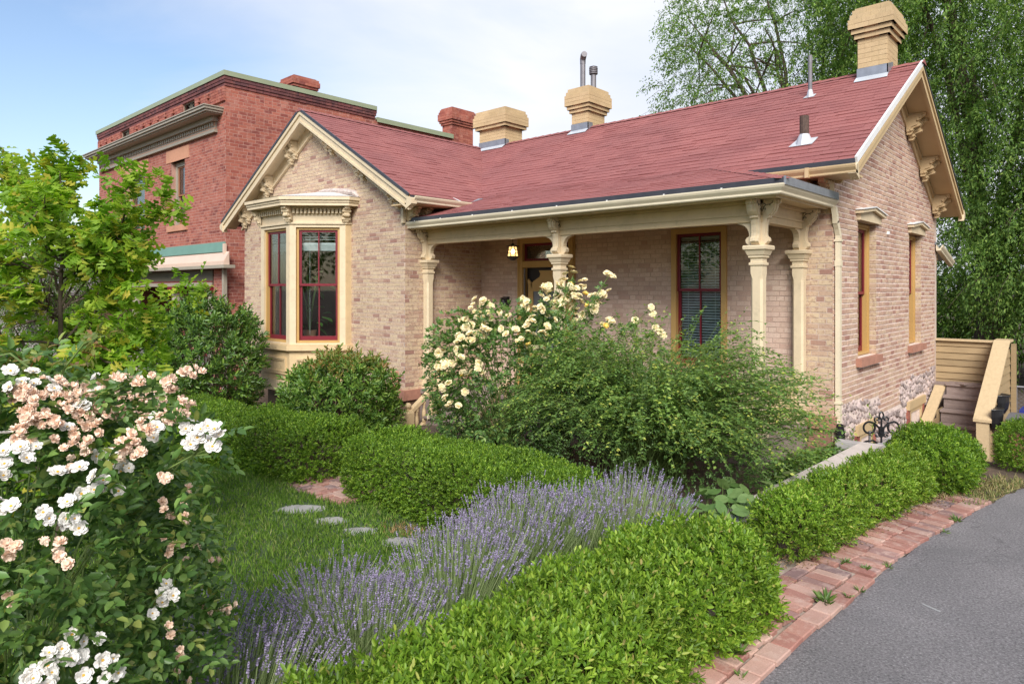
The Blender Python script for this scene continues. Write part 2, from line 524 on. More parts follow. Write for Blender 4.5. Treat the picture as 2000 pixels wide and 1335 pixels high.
def shingle_plane(pcs, key, O, U, V, N, poly, expo=.152, width=.30, st=None):
    """O world origin, U along the eave, V up the slope, N up off the roof; poly in (u, s)"""
    O, U, V, N = (np.array(a, float) for a in (O, U, V, N))
    smin, smax = min(p[1] for p in poly), max(p[1] for p in poly); umin, umax = min(p[0] for p in poly), max(p[0] for p in poly)
    R = Matrix(((U[0], V[0], N[0], 0), (U[1], V[1], N[1], 0), (U[2], V[2], N[2], 0), (0, 0, 0, 1)))
    s0 = smin if st is None else st
    while s0 < smax:
        u = umin - random.uniform(0, width); e = expo
        while u < umax:
            w = width * random.choice((.9, 1.0, 1.0, 1.1)); h = random.choice((.006, .007, .008, .009, .014))
            s1 = s0 + e * 1.3; a, b = u + .002, u + w - .002; u += w
            q = clip2([(a,s0),(b,s0),(b,s1),(a,s1)], poly)
            if len(q) < 3: continue
            n = len(q); f = lambda s: h * (1 - (s - s0) / (s1 - s0)) + .001
            top = [O + U*x + V*y + N*f(y) for x, y in q]; bot = [O + U*x + V*y - N*.004 for x, y in q]
            F = [tuple(range(n))] + [((i+1) % n, i, n+i, n+(i+1) % n) for i in range(n)]
            place = None; ar = 0
            if n == 4 and abs(q[0][0]-a) < 1e-6 and abs(q[2][0]-b) < 1e-6 and abs(q[2][1]-s1) < 1e-6:
                ar = quad_area(top); c = O + U*(a+b)/2 + V*s0
                place = Matrix.Translation(Vector(c)) @ R @ Matrix.Diagonal((b-a, s1-s0, h+.005, 1))
            pcs.put(key, top + bot, F, ar, place)
        s0 += e
    return

USH = meshdata('shingle', [(-.5,0,1),(.5,0,1),(.5,1,.25),(-.5,1,.25),(-.5,0,-.25),(.5,0,-.25),(.5,1,-.25),(-.5,1,-.25)],
               [(0,1,2,3),(1,0,4,5),(2,1,5,6),(3,2,6,7),(0,3,7,4)], [])
def shingle_mat():
    m, nt, b = nodes('red_shingle')
    r = ramp(nt, [(0, (.250,.086,.080)), (.35, (.272,.098,.091)), (.7, (.29,.108,.099)), (1, (.262,.092,.086))])
    nt.links.new(rnd(nt), r.inputs['Fac'])
    n = noise(nt, 230, 3, .7); g = ramp(nt, [(.3, (.72,.72,.72)), (.7, (1.25,1.25,1.25))]); nt.links.new(n, g.inputs['Fac'])
    c = mixc(nt, 'MULTIPLY', 1.0, r.outputs['Color'], g.outputs['Color'])
    n2 = noise(nt, .8, 5, .6); g2 = ramp(nt, [(.3, (.86,.86,.88)), (.7, (1.12,1.1,1.08))]); nt.links.new(n2, g2.inputs['Fac'])
    c = mixc(nt, 'MULTIPLY', 1.0, c, g2.outputs['Color'])
    nt.links.new(c, b.inputs['Base Color']); b.inputs['Roughness'].default_value = .85; b.inputs['Specular IOR Level'].default_value = .3
    bump(nt, b, n, .5, .004)
    return m
SHING = shingle_mat()

def scroll_profile(D, h):
    return [(0,0),(D,0),(D,-h*.16),(D*.84,-h*.20),(D*.66,-h*.36),(D*.62,-h*.46),(D*.74,-h*.52),(D*.70,-h*.62),(D*.50,-h*.66),(D*.32,-h*.72),(D*.26,-h*.84),(D*.34,-h*.90),(D*.24,-h),(0,-h)]

def bracket(root, pos, out, D=.27, h=.42, w=.085, mat=None, name='bracket'):
    """carved scroll bracket: pos is its top at the wall, out the horizontal direction it projects in"""
    m = MB(); out = np.array(out, float); side = np.cross((0, 0, 1), out)
    pos = np.array(pos, float)
    pr = scroll_profile(D, h)
    m.prism([pos + out*a + np.array([0,0,b]) - side*w/2 for a, b in pr], side * w)
    m.prism([pos + out*a*.8 + np.array([0,0,b*.78 - .03]) - side*(w/2+.022) for a, b in pr], side * (w + .044))
    for t in (.62, .28):
        c = pos + out*D*t + np.array([0,0,-h*(.30 if t > .5 else .78)])
        m.tube([c - side*(w/2+.035), c + side*(w/2+.035)], .026, 8)
    return m.build(name, mat or CREAM, root)

def sweep(m, prof, path, outs, close=True):
    """prof (outward, up); path points; outs the horizontal outward vector at every point (longer at mitres)"""
    V = []; n = len(prof)
    for p, o in zip(path, outs):
        for a, b in prof: V.append(np.array(p, float) + np.array(o, float) * a + np.array([0, 0, b]))
    F = []
    for i in range(len(path) - 1):
        for k in range(n):
            F.append((i*n+k, i*n+(k+1) % n, (i+1)*n+(k+1) % n, (i+1)*n+k))
    F.append(tuple(range(n-1, -1, -1))); F.append(tuple((len(path)-1)*n+k for k in range(n)))
    return m.add(V, F)
GUT = [(0,0),(.075,0),(.085,.012),(.085,.035),(.115,.075),(.125,.10),(.125,.118),(.112,.118),(.105,.10),(.07,.05),(.02,.03),(.012,.118),(0,.118)]

def pane_set(win, fr, u0, u1, z0, z1, nu, nz, d, bar, mat):
    """glass panes of a sash, each its own piece"""
    du = (u1 - u0) / nu; dz = (z1 - z0) / nz
    for i in range(nu):
        for j in range(nz):
            m = MB(); fr.box(m, u0 + i*du + (bar/2 if i else 0), u0 + (i+1)*du - (bar/2 if i < nu-1 else 0), z0 + j*dz + (bar/2 if j else 0), z0 + (j+1)*dz - (bar/2 if j < nz-1 else 0), d, d + .006)
            m.build('pane', mat, win)

def sash_window(root, fr, u0, u1, z0, z1, zm, casing=.07, cmat=None, smat=None, d=.0, nu=2, st=.045, slats=None, room=None, name='window', back=.35, blindcord=True, proud=.0):
    """double-hung window; u0..z1 outer edge of the casing, zm meeting rail"""
    cmat = cmat or OCHRE; smat = smat or WINE
    m = MB(); fr.ring(m, u0, u1, z0, z1, casing, d - proud, d + .12, wb=.05)
    win = m.build(name, cmat, root)
    a, b, c, e = u0 + casing, u1 - casing, z0 + .05, z1 - casing
    for nm, q0, q1, dd in (('upper_sash', zm - .02, e, d + .03), ('lower_sash', c, zm + .02, d + .065)):
        m = MB(); fr.ring(m, a, b, q0, q1, st, dd, dd + .035, wb=.045 if nm == 'upper_sash' else .085, wt=.045 if nm == 'upper_sash' else .04)
        zb = q0 + (.045 if nm == 'upper_sash' else .085); zt = q1 - (.045 if nm == 'upper_sash' else .04)
        for i in range(1, nu):
            uc = a + st + (b - a - 2*st) * i / nu; fr.box(m, uc - .012, uc + .012, zb, zt, dd + .004, dd + .03)
        s_ = m.build('sash', smat, win)
        pane_set(win, fr, a + st, b - st, zb, zt, nu, 1, dd + .015, .024, GLASS)
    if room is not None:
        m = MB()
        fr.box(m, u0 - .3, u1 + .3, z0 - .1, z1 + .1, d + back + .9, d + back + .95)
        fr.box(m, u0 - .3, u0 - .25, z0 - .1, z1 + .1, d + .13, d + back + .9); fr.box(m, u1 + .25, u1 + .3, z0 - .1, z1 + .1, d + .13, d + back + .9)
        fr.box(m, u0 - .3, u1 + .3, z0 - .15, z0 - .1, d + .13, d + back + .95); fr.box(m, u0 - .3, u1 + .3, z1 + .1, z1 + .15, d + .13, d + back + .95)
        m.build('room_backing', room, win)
    if slats:
        s0, s1, n, tilt = slats
        um = unit_mesh(BLIND)
        R = Matrix(((fr.U[0], -fr.N[0], 0, 0), (fr.U[1], -fr.N[1], 0, 0), (0, 0, 1, 0), (0, 0, 0, 1)))
        for i in range(n):
            z = s1 - (s1 - s0) * (i + .5) / n
            o = bpy.data.objects.new('slat', um)
            o.matrix_basis = Matrix.Translation(Vector(fr.p((a + b) / 2, z, d + .115)) - Vector(wloc(win))) @ R @ Matrix.Rotation(tilt + random.uniform(-.04, .04), 4, 'X') @ Matrix.Diagonal((b - a - .03, .045, .003, 1))
            link(o, win)
        m = MB()
        fr.box(m, a + .01, b - .01, s1, s1 + .035, d + .105, d + .155)
        for t in (.2, .8):
            uc = a + (b - a) * t; fr.box(m, uc - .003, uc + .003, s0, s1, d + .108, d + .111)
        m.build('blind_rail', BLIND, win)
    return win

def jamb_bricks(root, fr, h, mat, depth=.11, course=.076):
    """bricks turning into a window reveal"""
    m = MB(); k = 0; z = h[2]
    while z < h[3] - .02:
        z1 = min(z + course - .012, h[3]); e = random.uniform(.003, .007)
        fr.box(m, h[0] - .02, h[0] + e, z, z1, -.004, depth - .002); fr.box(m, h[1] - e, h[1] + .02, z, z1, -.004, depth - .002)
        z += course; k += 1
    m.build('jamb_bricks', mat, root, kind='stuff')
# ------------------------------------------------------------------ the tan brick cottage
XR, YF, YB = -3.096, 9.913, 16.30        # right wall, main front wall, back wall
XW0, XW1, YW = -16.18, -9.94, 7.932      # wing: left, right, front
XRID, YRID, ZR, SL = -13.05, 13.05, 6.0, .588
EAVE = 3.62
zmain = lambda y: ZR - SL * abs(YRID - y)
zwing = lambda x: ZR - SL * abs(x - XRID)
SP = .316
zporch = lambda y: 3.50 + SP * (y - 8.0)
cot = thing('cottage', (-9.5, 11.5, 0), 'tan brick cottage with red shingle roof, cream porch and three stepped chimneys', 'house')
pcs = Pieces()
FW = Fr((XW0, YW, 0), (1, 0, 0), (0, -1, 0))
FS = Fr((XW1, YW, 0), (0, 1, 0), (1, 0, 0))
FP = Fr((XW1, YF, 0), (1, 0, 0), (0, -1, 0))
FG = Fr((XR, YF, 0), (0, 1, 0), (1, 0, 0))
ww = XW1 - XW0; wp = XR - XW1; wg = YB - YF
BAYX0, BAYX1 = -14.39, -11.65
G1 = (11.06 - YF, 12.02 - YF, 1.165, 3.245); G2 = (14.17 - YF, 15.10 - YF, 1.165, 3.245)
PW = (-5.56 - XW1, -4.62 - XW1, .98, 3.17); DW = (-8.90 - XW1, -7.52 - XW1, .30, 3.2)
brick_wall(cot, pcs, 'wing', FW, [(0,.33),(ww,.33),(ww,4.06),(ww/2,5.87),(0,4.06)], [(BAYX0-XW0, BAYX1-XW0, 0, 3.9)], BUFF, MORT, course=.074, proud=.005, jit=.002, joint=.013)
brick_wall(cot, pcs, 'wingside', FS, [(.0,.33),(YF-YW,.33),(YF-YW,3.95),(0,3.95)], [], BUFF, MORT, course=.074, proud=.006, thick=.22)
wq = wp - .50
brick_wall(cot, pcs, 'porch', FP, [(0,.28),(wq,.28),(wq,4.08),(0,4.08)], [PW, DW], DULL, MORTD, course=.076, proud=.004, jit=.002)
brick_wall(cot, pcs, 'pier', FP, [(wq+.001,.28),(wp,.28),(wp,4.08),(wq+.001,4.08)], [], BUFF, MORT, course=.076, proud=.004, jit=.002)
gz = lambda u: .50 + .05 * math.sin(u * 2.1) + (.10 if u > 4.4 else 0)
brick_wall(cot, pcs, 'gable', FG, [(0,.10),(wg,.10),(wg,4.06),(wg/2,5.87),(0,4.06)], [G1, G2], PINK, MORTP, course=.076, joint=.016, bed=.021, proud=.006, jit=.003,
           skip=lambda u, z: z < gz(u) and not (2.3 < u < 3.6 and z > .16) and u > .3)
pcs.finish(300, 'brick', 'brickwork')
# hidden sides and inner floor
m = MB(); m.box(XW0, XR, YB, YB + .2, -.8, 4.0); m.build('wall', MORT, cot)
m = MB(); m.box(XW0 + .006, XW0 + .2, YW + .26, YB - .01, -.8, 4.0); m.build('wall', MORT, cot)
# foundation
PARGE = plain('brown_parge', (.20,.13,.085), .9, .15, 4, .4, 40)
for bx_ in ((XW0, BAYX0 + .3, YW + .02, YW + .25, -1.1, .16), (BAYX1 - .3, XW1, YW + .02, YW + .25, -1.1, .16), (XW1 - .25, XW1 - .02, YW + .25, YF, -1.1, .16)):
    one('foundation', PARGE, cot, 'box', *bx_)
m = MB(); m.box(XR - .3, XR - .012, YF + .02, YB, -.9, .10)
fnd = m.build('foundation', MORTP, cot)
m = MB(); m.box(-4.2, XR - .005, YF - .06, YF + .3, -.5, .27); m.build('foundation', plain('dark_sandstone', (.27,.13,.10), .95, .2, 6, .9, 25), cot)
m = MB(); m.box(-3.95, XR + .045, YF - .10, YF + .22, .275, .445); m.build('water_table', SAND, cot)
m = MB(); m.box(-10.45, XW1 + .06, YW - .07, YW + .25, .16, .345); m.box(XW1 - .15, XW1 + .055, YW + .25, 8.6, .162, .343); m.build('water_table', SAND, cot)
m = MB(); m.box(-10.35, -10.12, YW - .012, YW + .1, .36, .68); m.build('stone_patch', SANDR, cot)
# rubble stones low on the gable wall
def rock(c, r, sq=(1, 1, 1), seed=0):
    rr = np.random.default_rng(seed); t = (1 + 5 ** .5) / 2
    V = norm(np.array([(-1,t,0),(1,t,0),(-1,-t,0),(1,-t,0),(0,-1,t),(0,1,t),(0,-1,-t),(0,1,-t),(t,0,-1),(t,0,1),(-t,0,-1),(-t,0,1)]))
    V = V * rr.uniform(.8, 1.15, (12, 1)) * np.array(sq) * r + np.array(c)
    return V, [(0,11,5),(0,5,1),(0,1,7),(0,7,10),(0,10,11),(1,5,9),(5,11,4),(11,10,2),(10,7,6),(7,1,8),(3,9,4),(3,4,2),(3,2,6),(3,6,8),(3,8,9),(4,9,5),(2,4,11),(6,2,10),(8,6,7),(9,8,1)]
STONE = plain('fieldstone', (.34,.27,.25), .85, .25, 7, .6, 40, per=.35)
rockm = []
for k in range(4):
    V, F = rock((0,0,0), 1, (1, 1, .85), k); rockm.append(meshdata('stone', V, F, STONE))
pts = []
for k in range(9000):
    u, z = random.uniform(.12, wg - .05), random.uniform(-.25, .72)
    r = random.uniform(.04, .095)
    if z + r*.6 > gz(u) + .03 or (2.3 < u < 3.6 and z > .12): continue
    if (u < .3 and z > .2) or (4.0 < u < 5.5 and z < .2) or (.95 < u < 2.0 and z < .2): continue
    if any((u-a)**2 + (z-b)**2 < (.76*(r+c))**2 for a, b, c in pts): continue
    pts.append((u, z, r))
    if len(pts) >= 290: break
for u, z, r in pts:
    o = bpy.data.objects.new('stone', random.choice(rockm)); o.location = FG.p(u, z, -.0) - wloc(fnd)
    o.scale = (r*.55, r*1.1, r*.95); o.rotation_euler = (random.uniform(-.6, .6), 0, random.uniform(-.2, .2)); link(o, fnd)
# basement windows on the gable side
for y0, y1, zt, w in ((10.93, 11.95, .165, 0), (14.02, 15.32, .145, 1)):
    m = MB(); FG.box(m, y0 - YF, y1 - YF, zt - .145, zt, -.05, .10); lin = m.build('basement_lintel', TAN, cot)
    m = MB(); FG.ring(m, y0 - YF + .18, y1 - YF - .18, -.6, zt - .147, .07, -.02, .09); bw = m.build('basement_window', TAN, cot)
    m = MB(); FG.box(m, y0 - YF + .25, y1 - YF - .25, -.53, zt - .22, .03, .04); m.build('pane', GLASS, bw)
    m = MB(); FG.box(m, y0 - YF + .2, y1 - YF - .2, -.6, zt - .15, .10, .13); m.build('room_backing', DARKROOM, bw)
    m = MB()
    for k in range(7):
        for s_ in (0, 1):
            FG.box(m, (y0 - YF + .0 + .002*k) if s_ == 0 else (y1 - YF - .17), (y0 - YF + .17) if s_ == 0 else (y1 - YF - .002*k), zt - .147 - .08*(k+1) + .006, zt - .147 - .08*k, -.02, .05)
    m.build('brick_jamb', REDB, cot)

for h_ in (G1, G2): jamb_bricks(cot, FG, h_, BUFF)
# ---- gable-side windows with hoods and sills
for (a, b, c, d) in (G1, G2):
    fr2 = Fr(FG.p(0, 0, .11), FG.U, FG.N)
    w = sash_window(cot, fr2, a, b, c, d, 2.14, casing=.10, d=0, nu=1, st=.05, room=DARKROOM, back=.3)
    m = MB(); FG.box(m, a + .1, b - .1, 2.20, d - .14, .28, .29); m.build('sky_reflection', BLIND, w)  # pale sheet behind the upper sash imitates sky mirrored in the pane
    m = MB(); fr2.ring(m, a + .03, b - .03, c + .02, d - .03, .035, -.025, 0); m.build('casing_bead', OCHRE, w)
    m = MB(); FG.box(m, a - .10, b + .09, c - .12, c - .002, -.085, .12); m.build('sill', SAND, w)
    um = (a + b) / 2; m = MB()
    FG.poly(m, [(a-.06, d-.006), (b+.10, d-.006), (b+.10, d+.085), (um+.02, d+.165), (a-.06, d+.085)], -.06, .05)
    hood = m.build('window_hood', CREAM, w)
    m = MB()
    FG.poly(m, [(a-.12, d+.088), (um+.02, d+.168), (b+.16, d+.088), (b+.16, d+.135), (um+.02, d+.215), (a-.12, d+.135)], -.115, .03)
    m.build('hood_moulding', CREAM, w)
    m = MB(); FG.poly(m, [(a-.14, d+.137), (um+.02, d+.217), (b+.18, d+.137), (b+.18, d+.153), (um+.02, d+.233), (a-.14, d+.153)], -.135, .03); m.build('hood_cap', WHITE, w)

# ---- porch wall window with blinds, door, transom
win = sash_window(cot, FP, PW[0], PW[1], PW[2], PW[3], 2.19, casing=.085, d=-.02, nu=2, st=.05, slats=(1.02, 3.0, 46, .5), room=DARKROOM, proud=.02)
m = MB(); FP.box(m, PW[0] - .06, PW[1] + .06, PW[2] - .12, PW[2] - .003, -.09, .1); m.build('sill', SAND, win)
m = MB()
a, b = DW[0], DW[1]
FP.box(m, a, a + .13, .34, 3.2, -.05, .12); FP.box(m, b - .13, b, .34, 3.2, -.05, .12); FP.box(m, a + .13, b - .13, 3.08, 3.2, -.05, .12); FP.box(m, a + .13, b - .13, 2.62, 2.74, -.04, .12)
FP.box(m, a + .02, a + .05, .34, 3.17, -.07, -.05); FP.box(m, b - .05, b - .02, .34, 3.17, -.07, -.05)
door = m.build('front_door', OCHRE, cot)
m = MB(); FP.ring(m, a + .13, b - .13, 2.745, 3.078, .045, .02, .06); m.build('transom_sash', WINE, door)
m = MB(); FP.box(m, a + .175, b - .175, 2.79, 3.03, .035, .042); m.build('pane', GLASS, door)
m = MB(); FP.box(m, a + .13, b - .13, .34, 2.62, .10, .13); FP.box(m, a + .13, b - .13, 2.75, 3.07, .10, .13); m.build('door_leaf', plain('dark_door', (.02, .014, .014), .4), door)
m = MB(); FP.box(m, a + .133, a + .15, .36, 2.60, -.01, .02); m.build('screen_edge', plain('bare_aluminium', (.5,.5,.5), .35, metal=.7), door)
u0, u1 = a + .20, b - .16; uc = (u0 + u1) / 2; m = MB()
FP.poly(m, [(u0+.12,2.20),(u1-.12,2.20),(u1-.10,2.32),(uc+.2,2.44),(uc+.18,2.50),(uc+.22,2.56),(uc-.22,2.56),(uc-.18,2.50),(uc-.2,2.44),(u0+.16,2.36),(u0+.08,2.30)], .02, .05)
FP.poly(m, [(u0+.02,.36),(u0+.12,.36),(u0+.12,2.30),(u0+.03,2.40),(u0,2.38),(u0+.02,2.28)], .02, .05); FP.box(m, u1 - .12, u1, .36, 2.35, .02, .05)
FP.box(m, u0 + .12, u1 - .12, .36, .62, .022, .048)
m.build('screen_door', OCHRE, door)
m = MB(); FP.box(m, u0 + .12, u1 - .12, .62, 2.20, .03, .036); m.build('screen_mesh', plain('grey_screen', (.16, .165, .17), .5), door)
m = MB(); FP.ring(m, u0 + .12, u1 - .12, .62, 2.20, .035, .01, .02); m.build('screen_bead', OCHRE, door)

# ---- roof deck: solid slabs under the shingles
T = .10
m = MB()
def slab(pts, t=T):
    m.prism(pts, (0, 0, -t))
xr = -2.66; ye = YRID - EAVE; yb = YRID + EAVE; xe = XRID + EAVE; xl = XRID - EAVE; yr = 7.62
slab([(XRID, YRID, ZR), (-9.43, ye, zmain(ye)), (xr, ye, zmain(ye)), (xr, YRID, ZR)])
slab([(xr, YRID, ZR), (xr, yb, zmain(yb)), (xl, yb, zmain(yb)), (XRID, YRID, ZR)])
slab([(XRID, yr, ZR), (xe, yr, zwing(xe)), (xe, 9.45, zwing(xe)), (XRID, YRID, ZR)])
slab([(XRID, YRID, ZR), (xl, yb, zwing(xl)), (xl, yr, zwing(xl)), (XRID, yr, ZR)])
slab([(XW1, 8.0, zporch(8.0)), (-3.05, 8.0, zporch(8.0)), (-4.78, 9.73, zporch(9.73)), (XW1, 9.73, zporch(9.73))], .06)
slab([(-3.05, 8.0, zporch(8.0)), (-3.05, 9.91, zporch(8.0)), (-4.78, 9.91, zporch(9.73)), (-4.78, 9.73, zporch(9.73))], .06)
roof = m.build('roof', DARKT, cot)
rp_ = Pieces()
rp_.group('r', roof, SHING, unit_mesh(SHING, USH))
c = 1 / math.sqrt(1 + SL * SL); s_ = SL * c
Lm = EAVE / c
def plan2uv(O, U, V, pts):
    return [(float(np.dot(np.array(p) - np.array(O), U)), float(np.dot(np.array(p) - np.array(O), V))) for p in pts]
def add_plane(O, U, V, pts3, st=None):
    N = np.cross(U, V); poly = plan2uv(O, U, V, pts3)
    shingle_plane(rp_, 'r', np.array(O) + N * .002, U, V, N, poly, st=st)
e_ = .02
# main front
O = (-13.05, ye - e_, zmain(ye - e_)); U = np.array([1., 0, 0]); V = np.array([0, c, s_])
add_plane(O, U, V, [(-4.6, ye - e_, zmain(ye - e_)), (xr + .02, ye - e_, zmain(ye - e_)), (xr + .02, 9.73, zmain(9.73)), (-4.75, 9.73, zmain(9.73))])
add_plane(O, U, V, [(-9.73, 9.73, zmain(9.73)), (xr + .02, 9.73, zmain(9.73)), (xr + .02, YRID, ZR), (XRID, YRID, ZR)], 0.0)
# wing right slope
O = (xe + e_, 7.6, zwing(xe + e_)); U = np.array([0, 1., 0]); V = np.array([-c, 0, s_])
add_plane(O, U, V, [(xe + e_, 7.6, zwing(xe + e_)), (xe + e_, 9.23, zwing(xe + e_)), (-9.73, 9.73, zwing(-9.73)), (XRID, YRID, ZR), (XRID, 7.6, ZR)])
# porch front face and hip end
cp = 1 / math.sqrt(1 + SP ** 2); sp = SP * cp
O = (XW1, 7.98, zporch(7.98)); U = np.array([1., 0, 0]); V = np.array([0, cp, sp])
add_plane(O, U, V, [(XW1 + .02, 7.98, zporch(7.98)), (-3.03, 7.98, zporch(7.98)), (-4.78, 9.73, zporch(9.73)), (-9.73, 9.73, zporch(9.73)), (XW1 + .02, 9.4, zporch(9.4))])
O = (-3.03, 7.98, zporch(7.98)); U = np.array([0, 1., 0]); V = np.array([-cp, 0, sp])
add_plane(O, U, V, [(-3.03, 7.98, zporch(7.98)), (-3.03, 9.90, zporch(7.98)), (-4.78, 9.90, zporch(9.73)), (-4.78, 9.73, zporch(9.73))])
rp_.finish(300, 'shingle', 'shingles')
# ridge caps, back slope, left slope finish as bent cap shingles
m = MB()
def ridge(p, q, n):
    p = np.array(p, float); q = np.array(q, float); d = norm(q - p); L = np.linalg.norm(q - p); sd_ = norm(np.cross(d, (0, 0, 1)))
    for i in range(n):
        a = p + d * L * i / n; b = p + d * L * (i + 1.12) / n; h0, h1 = .022, .010
        V = [a - sd_*.13 + (0,0,-.075+h1), a + (0,0,h1), a + sd_*.13 + (0,0,-.075+h1), b - sd_*.13 + (0,0,-.075+h0), b + (0,0,h0), b + sd_*.13 + (0,0,-.075+h0)]
        m.add(V, [(0,1,4,3),(1,2,5,4),(3,4,5),(0,2,1)])
ridge((XRID, YRID, ZR + .01), (xr + .02, YRID, ZR + .01), 44)
ridge((XRID, YRID, ZR + .01), (XRID, 7.6, ZR + .01), 24)
m.build('ridge_caps', SHING, roof, kind='stuff')
m = MB()
for sg in (1,):
    m.prism([(XRID, YRID, ZR + .012), (xl, yb, zwing(xl) + .012), (xl, yr, zwing(xl) + .012), (XRID, yr, ZR + .012)], (0, 0, -.01))
    m.prism([(xr, YRID, ZR + .012), (xr, yb, zmain(yb) + .012), (xl, yb, zmain(yb) + .012), (XRID, YRID, ZR + .012)], (0, 0, -.01))
m.build('back_slope_shingles', SHING, roof)
# hip caps on porch roof
m = MB(); p = np.array((-3.03, 7.98, zporch(7.98) + .02)); q = np.array((-4.72, 9.67, zporch(9.67) + .02))
for i in range(13):
    a, b = p + (q - p) * i / 13, p + (q - p) * (i + 1.1) / 13; sd_ = norm(np.array((1, 1, 0)))
    m.add([a - sd_*.09 + (0,0,-.022), a + (0,0,.012), a + sd_*.09 + (0,0,-.022), b - sd_*.09 + (0,0,-.03), b + (0,0,0), b + sd_*.09 + (0,0,-.03)], [(0,3,4,1),(1,4,5,2),(0,1,2)])
m.build('hip_caps', SHING, roof, kind='stuff')
# dark drip edges
m = MB()
m.bar((-4.9, ye - .03, zmain(ye) - .045), (xr, ye - .03, zmain(ye) - .045), .02, .11)
m.bar((XW1 + .02, 7.975, zporch(8) - .035), (-3.03, 7.975, zporch(8) - .035), .02, .085)
m.bar((xe + .03, yr, zwing(xe) - .05), (xe + .03, 9.3, zwing(xe) - .05), .02, .07)
m.bar((XRID, yr - .035, ZR + .004), (xe + .03, yr - .035, zwing(xe) - .012), .02, .05)
m.bar((XRID, yr - .035, ZR + .004), (xl - .03, yr - .035, zwing(xl) - .012), .02, .05)
m.build('drip_edge', DARKT, roof)
m = MB()
m.bar((-3.02, 7.98, zporch(8) - .03), (-3.02, 9.90, zporch(8) - .03), .025, .10)
m.build('drip_edge', LEAD, roof)
m = MB(); m.bar((xr + .012, ye - .03, zmain(ye) - .015), (xr + .012, YRID, ZR - .01), .03, .085); m.build('rake_edge', WHITE, roof)
m = MB(); m.bar((xr + .012, yb + .03, zmain(yb) - .015), (xr + .012, YRID, ZR - .01), .03, .04); m.build('rake_edge', DARKT, roof)
# valley flashing steps along the porch roof and wing wall
m = MB()
for i in range(6):
    y0 = 8.0 + i * .235; m.box(XW1 + .002, XW1 + .012, y0, y0 + .25, zporch(y0) - .02, zporch(y0 + .12) + .17)
m.build('step_flashing', DARKT, roof)
m = MB(); m.prism([(-9.80, 8.95, zporch(8.95) + .012), (-9.40, 8.95, zporch(8.95) + .012), (-9.40, 9.42, zporch(9.42) + .012), (-9.80, 9.6, zporch(9.6) + .012)], (0, 0, .006)); m.build('valley_flashing', LEAD, roof)

# ---- wing gable trim
def rake_trim(P, A, E, out, thick=.055):
    """P frame function unused; A apex, E eave end of the rake line (top of roof), out the outward horizontal"""
    pass
o3 = np.array((0, -1., 0))
for xe_, sx in ((xe, 1), (xl, -1)):
    A = np.array((XRID, yr, ZR - .03)); E = np.array((xe_, yr, zwing(xe_) - .03)); d = norm(E - A); up = norm(np.cross(d, (0, 1, 0))) * (1 if np.cross(d, (0, 1, 0))[2] > 0 else -1)
    m = MB(); m.prism([A, E, E - (0,0,.235), A - (0,0,.235)], (0, .045, 0)); m.build('fascia_board', CREAM, cot)
    m = MB(); m.prism([A + (0,-.03,.01), E + (0,-.03,.01), E + (0,-.03,-.075), A + (0,-.03,-.075)], (0, .03, 0)); m.prism([A + (0,-.022,-.20), E + (0,-.022,-.20), E + (0,-.022,-.245), A + (0,-.022,-.245)], (0, .022, 0)); m.build('crown_moulding', CREAM, cot)
    m = MB(); m.prism([A + (0,.045,-.12), E + (0,.045,-.12), E + (0,.32,-.12), A + (0,.32,-.12)], (0, 0, -.02)); m.build('soffit_board', CREAM, cot)
    m = MB(); A2 = np.array((XRID, YW - .035, ZR - .17)); E2 = np.array((XRID + sx * 3.19, YW - .035, ZR - .17 - SL * 3.19))
    m.prism([A2, E2, E2 - (0,0,.27), A2 - (0,0,.27)], (0, .03, 0)); m.build('frieze_board', CREAM, cot)
    m = MB(); m.prism([A2 + (0,-.025,-.27), E2 + (0,-.025,-.27), E2 + (0,-.025,-.31), A2 + (0,-.025,-.31)], (0, .055, 0)); m.build('frieze_moulding', CREAM, cot)
    for t in (.22, .55, .88):
        x = XRID + sx * 3.3 * t
        for k in (-.085, .085):
            bracket(cot, (x + k, YW - .03, zwing(x + k) - .155), (0, -1, 0), D=.25, h=.40, w=.07)
    m = MB(); z0 = zwing(xe_) - .03
    m.prism([(xe_ - sx*.02, yr - .04, z0), (xe_ + sx*.11, yr - .04, z0 - .05), (xe_ + sx*.11, yr - .04, z0 - .14), (xe_ - sx*.06, yr - .04, z0 - .23)], (0, .12, 0)); m.build('eave_end', CREAM, cot)
# wing right eave: soffit, gutter, corner frieze and brackets
m = MB(); m.box(XW1, xe + .01, yr, 9.3, zwing(xe) - .17, zwing(xe) - .145); m.box(xe - .02, xe + .018, yr, 9.35, zwing(xe) - .15, zwing(xe) - .02); m.build('eave_soffit', TAN, cot)
m = MB(); sweep(m, GUT, [(xe + .02, yr + .02, zwing(xe) - .15), (xe + .02, 9.02, zwing(xe) - .15)], [(1, 0, 0)] * 2); m.build('gutter', GUTTER, cot)
m = MB(); m.box(XW1 + .003, XW1 + .035, YW, 8.7, 3.48, 3.72); m.build('frieze_board', CREAM2, cot)
m = MB(); m.box(XW1 - .05, XW1 + .02, YW - .06, YW - .004, 3.42, 3.75); m.build('corner_board', CREAM, cot)
for y in (8.02, 8.3): bracket(cot, (XW1 + .03, y, 3.72), (1, 0, 0), D=.3, h=.3, w=.08, mat=CREAM2)
m = MB(); m.bar((xe + .14, 8.75, zwing(xe) - .04), (xe - .1, 8.75, zwing(xe) + .06), .012, .012); m.build('gutter_hanger', WHITE, cot)

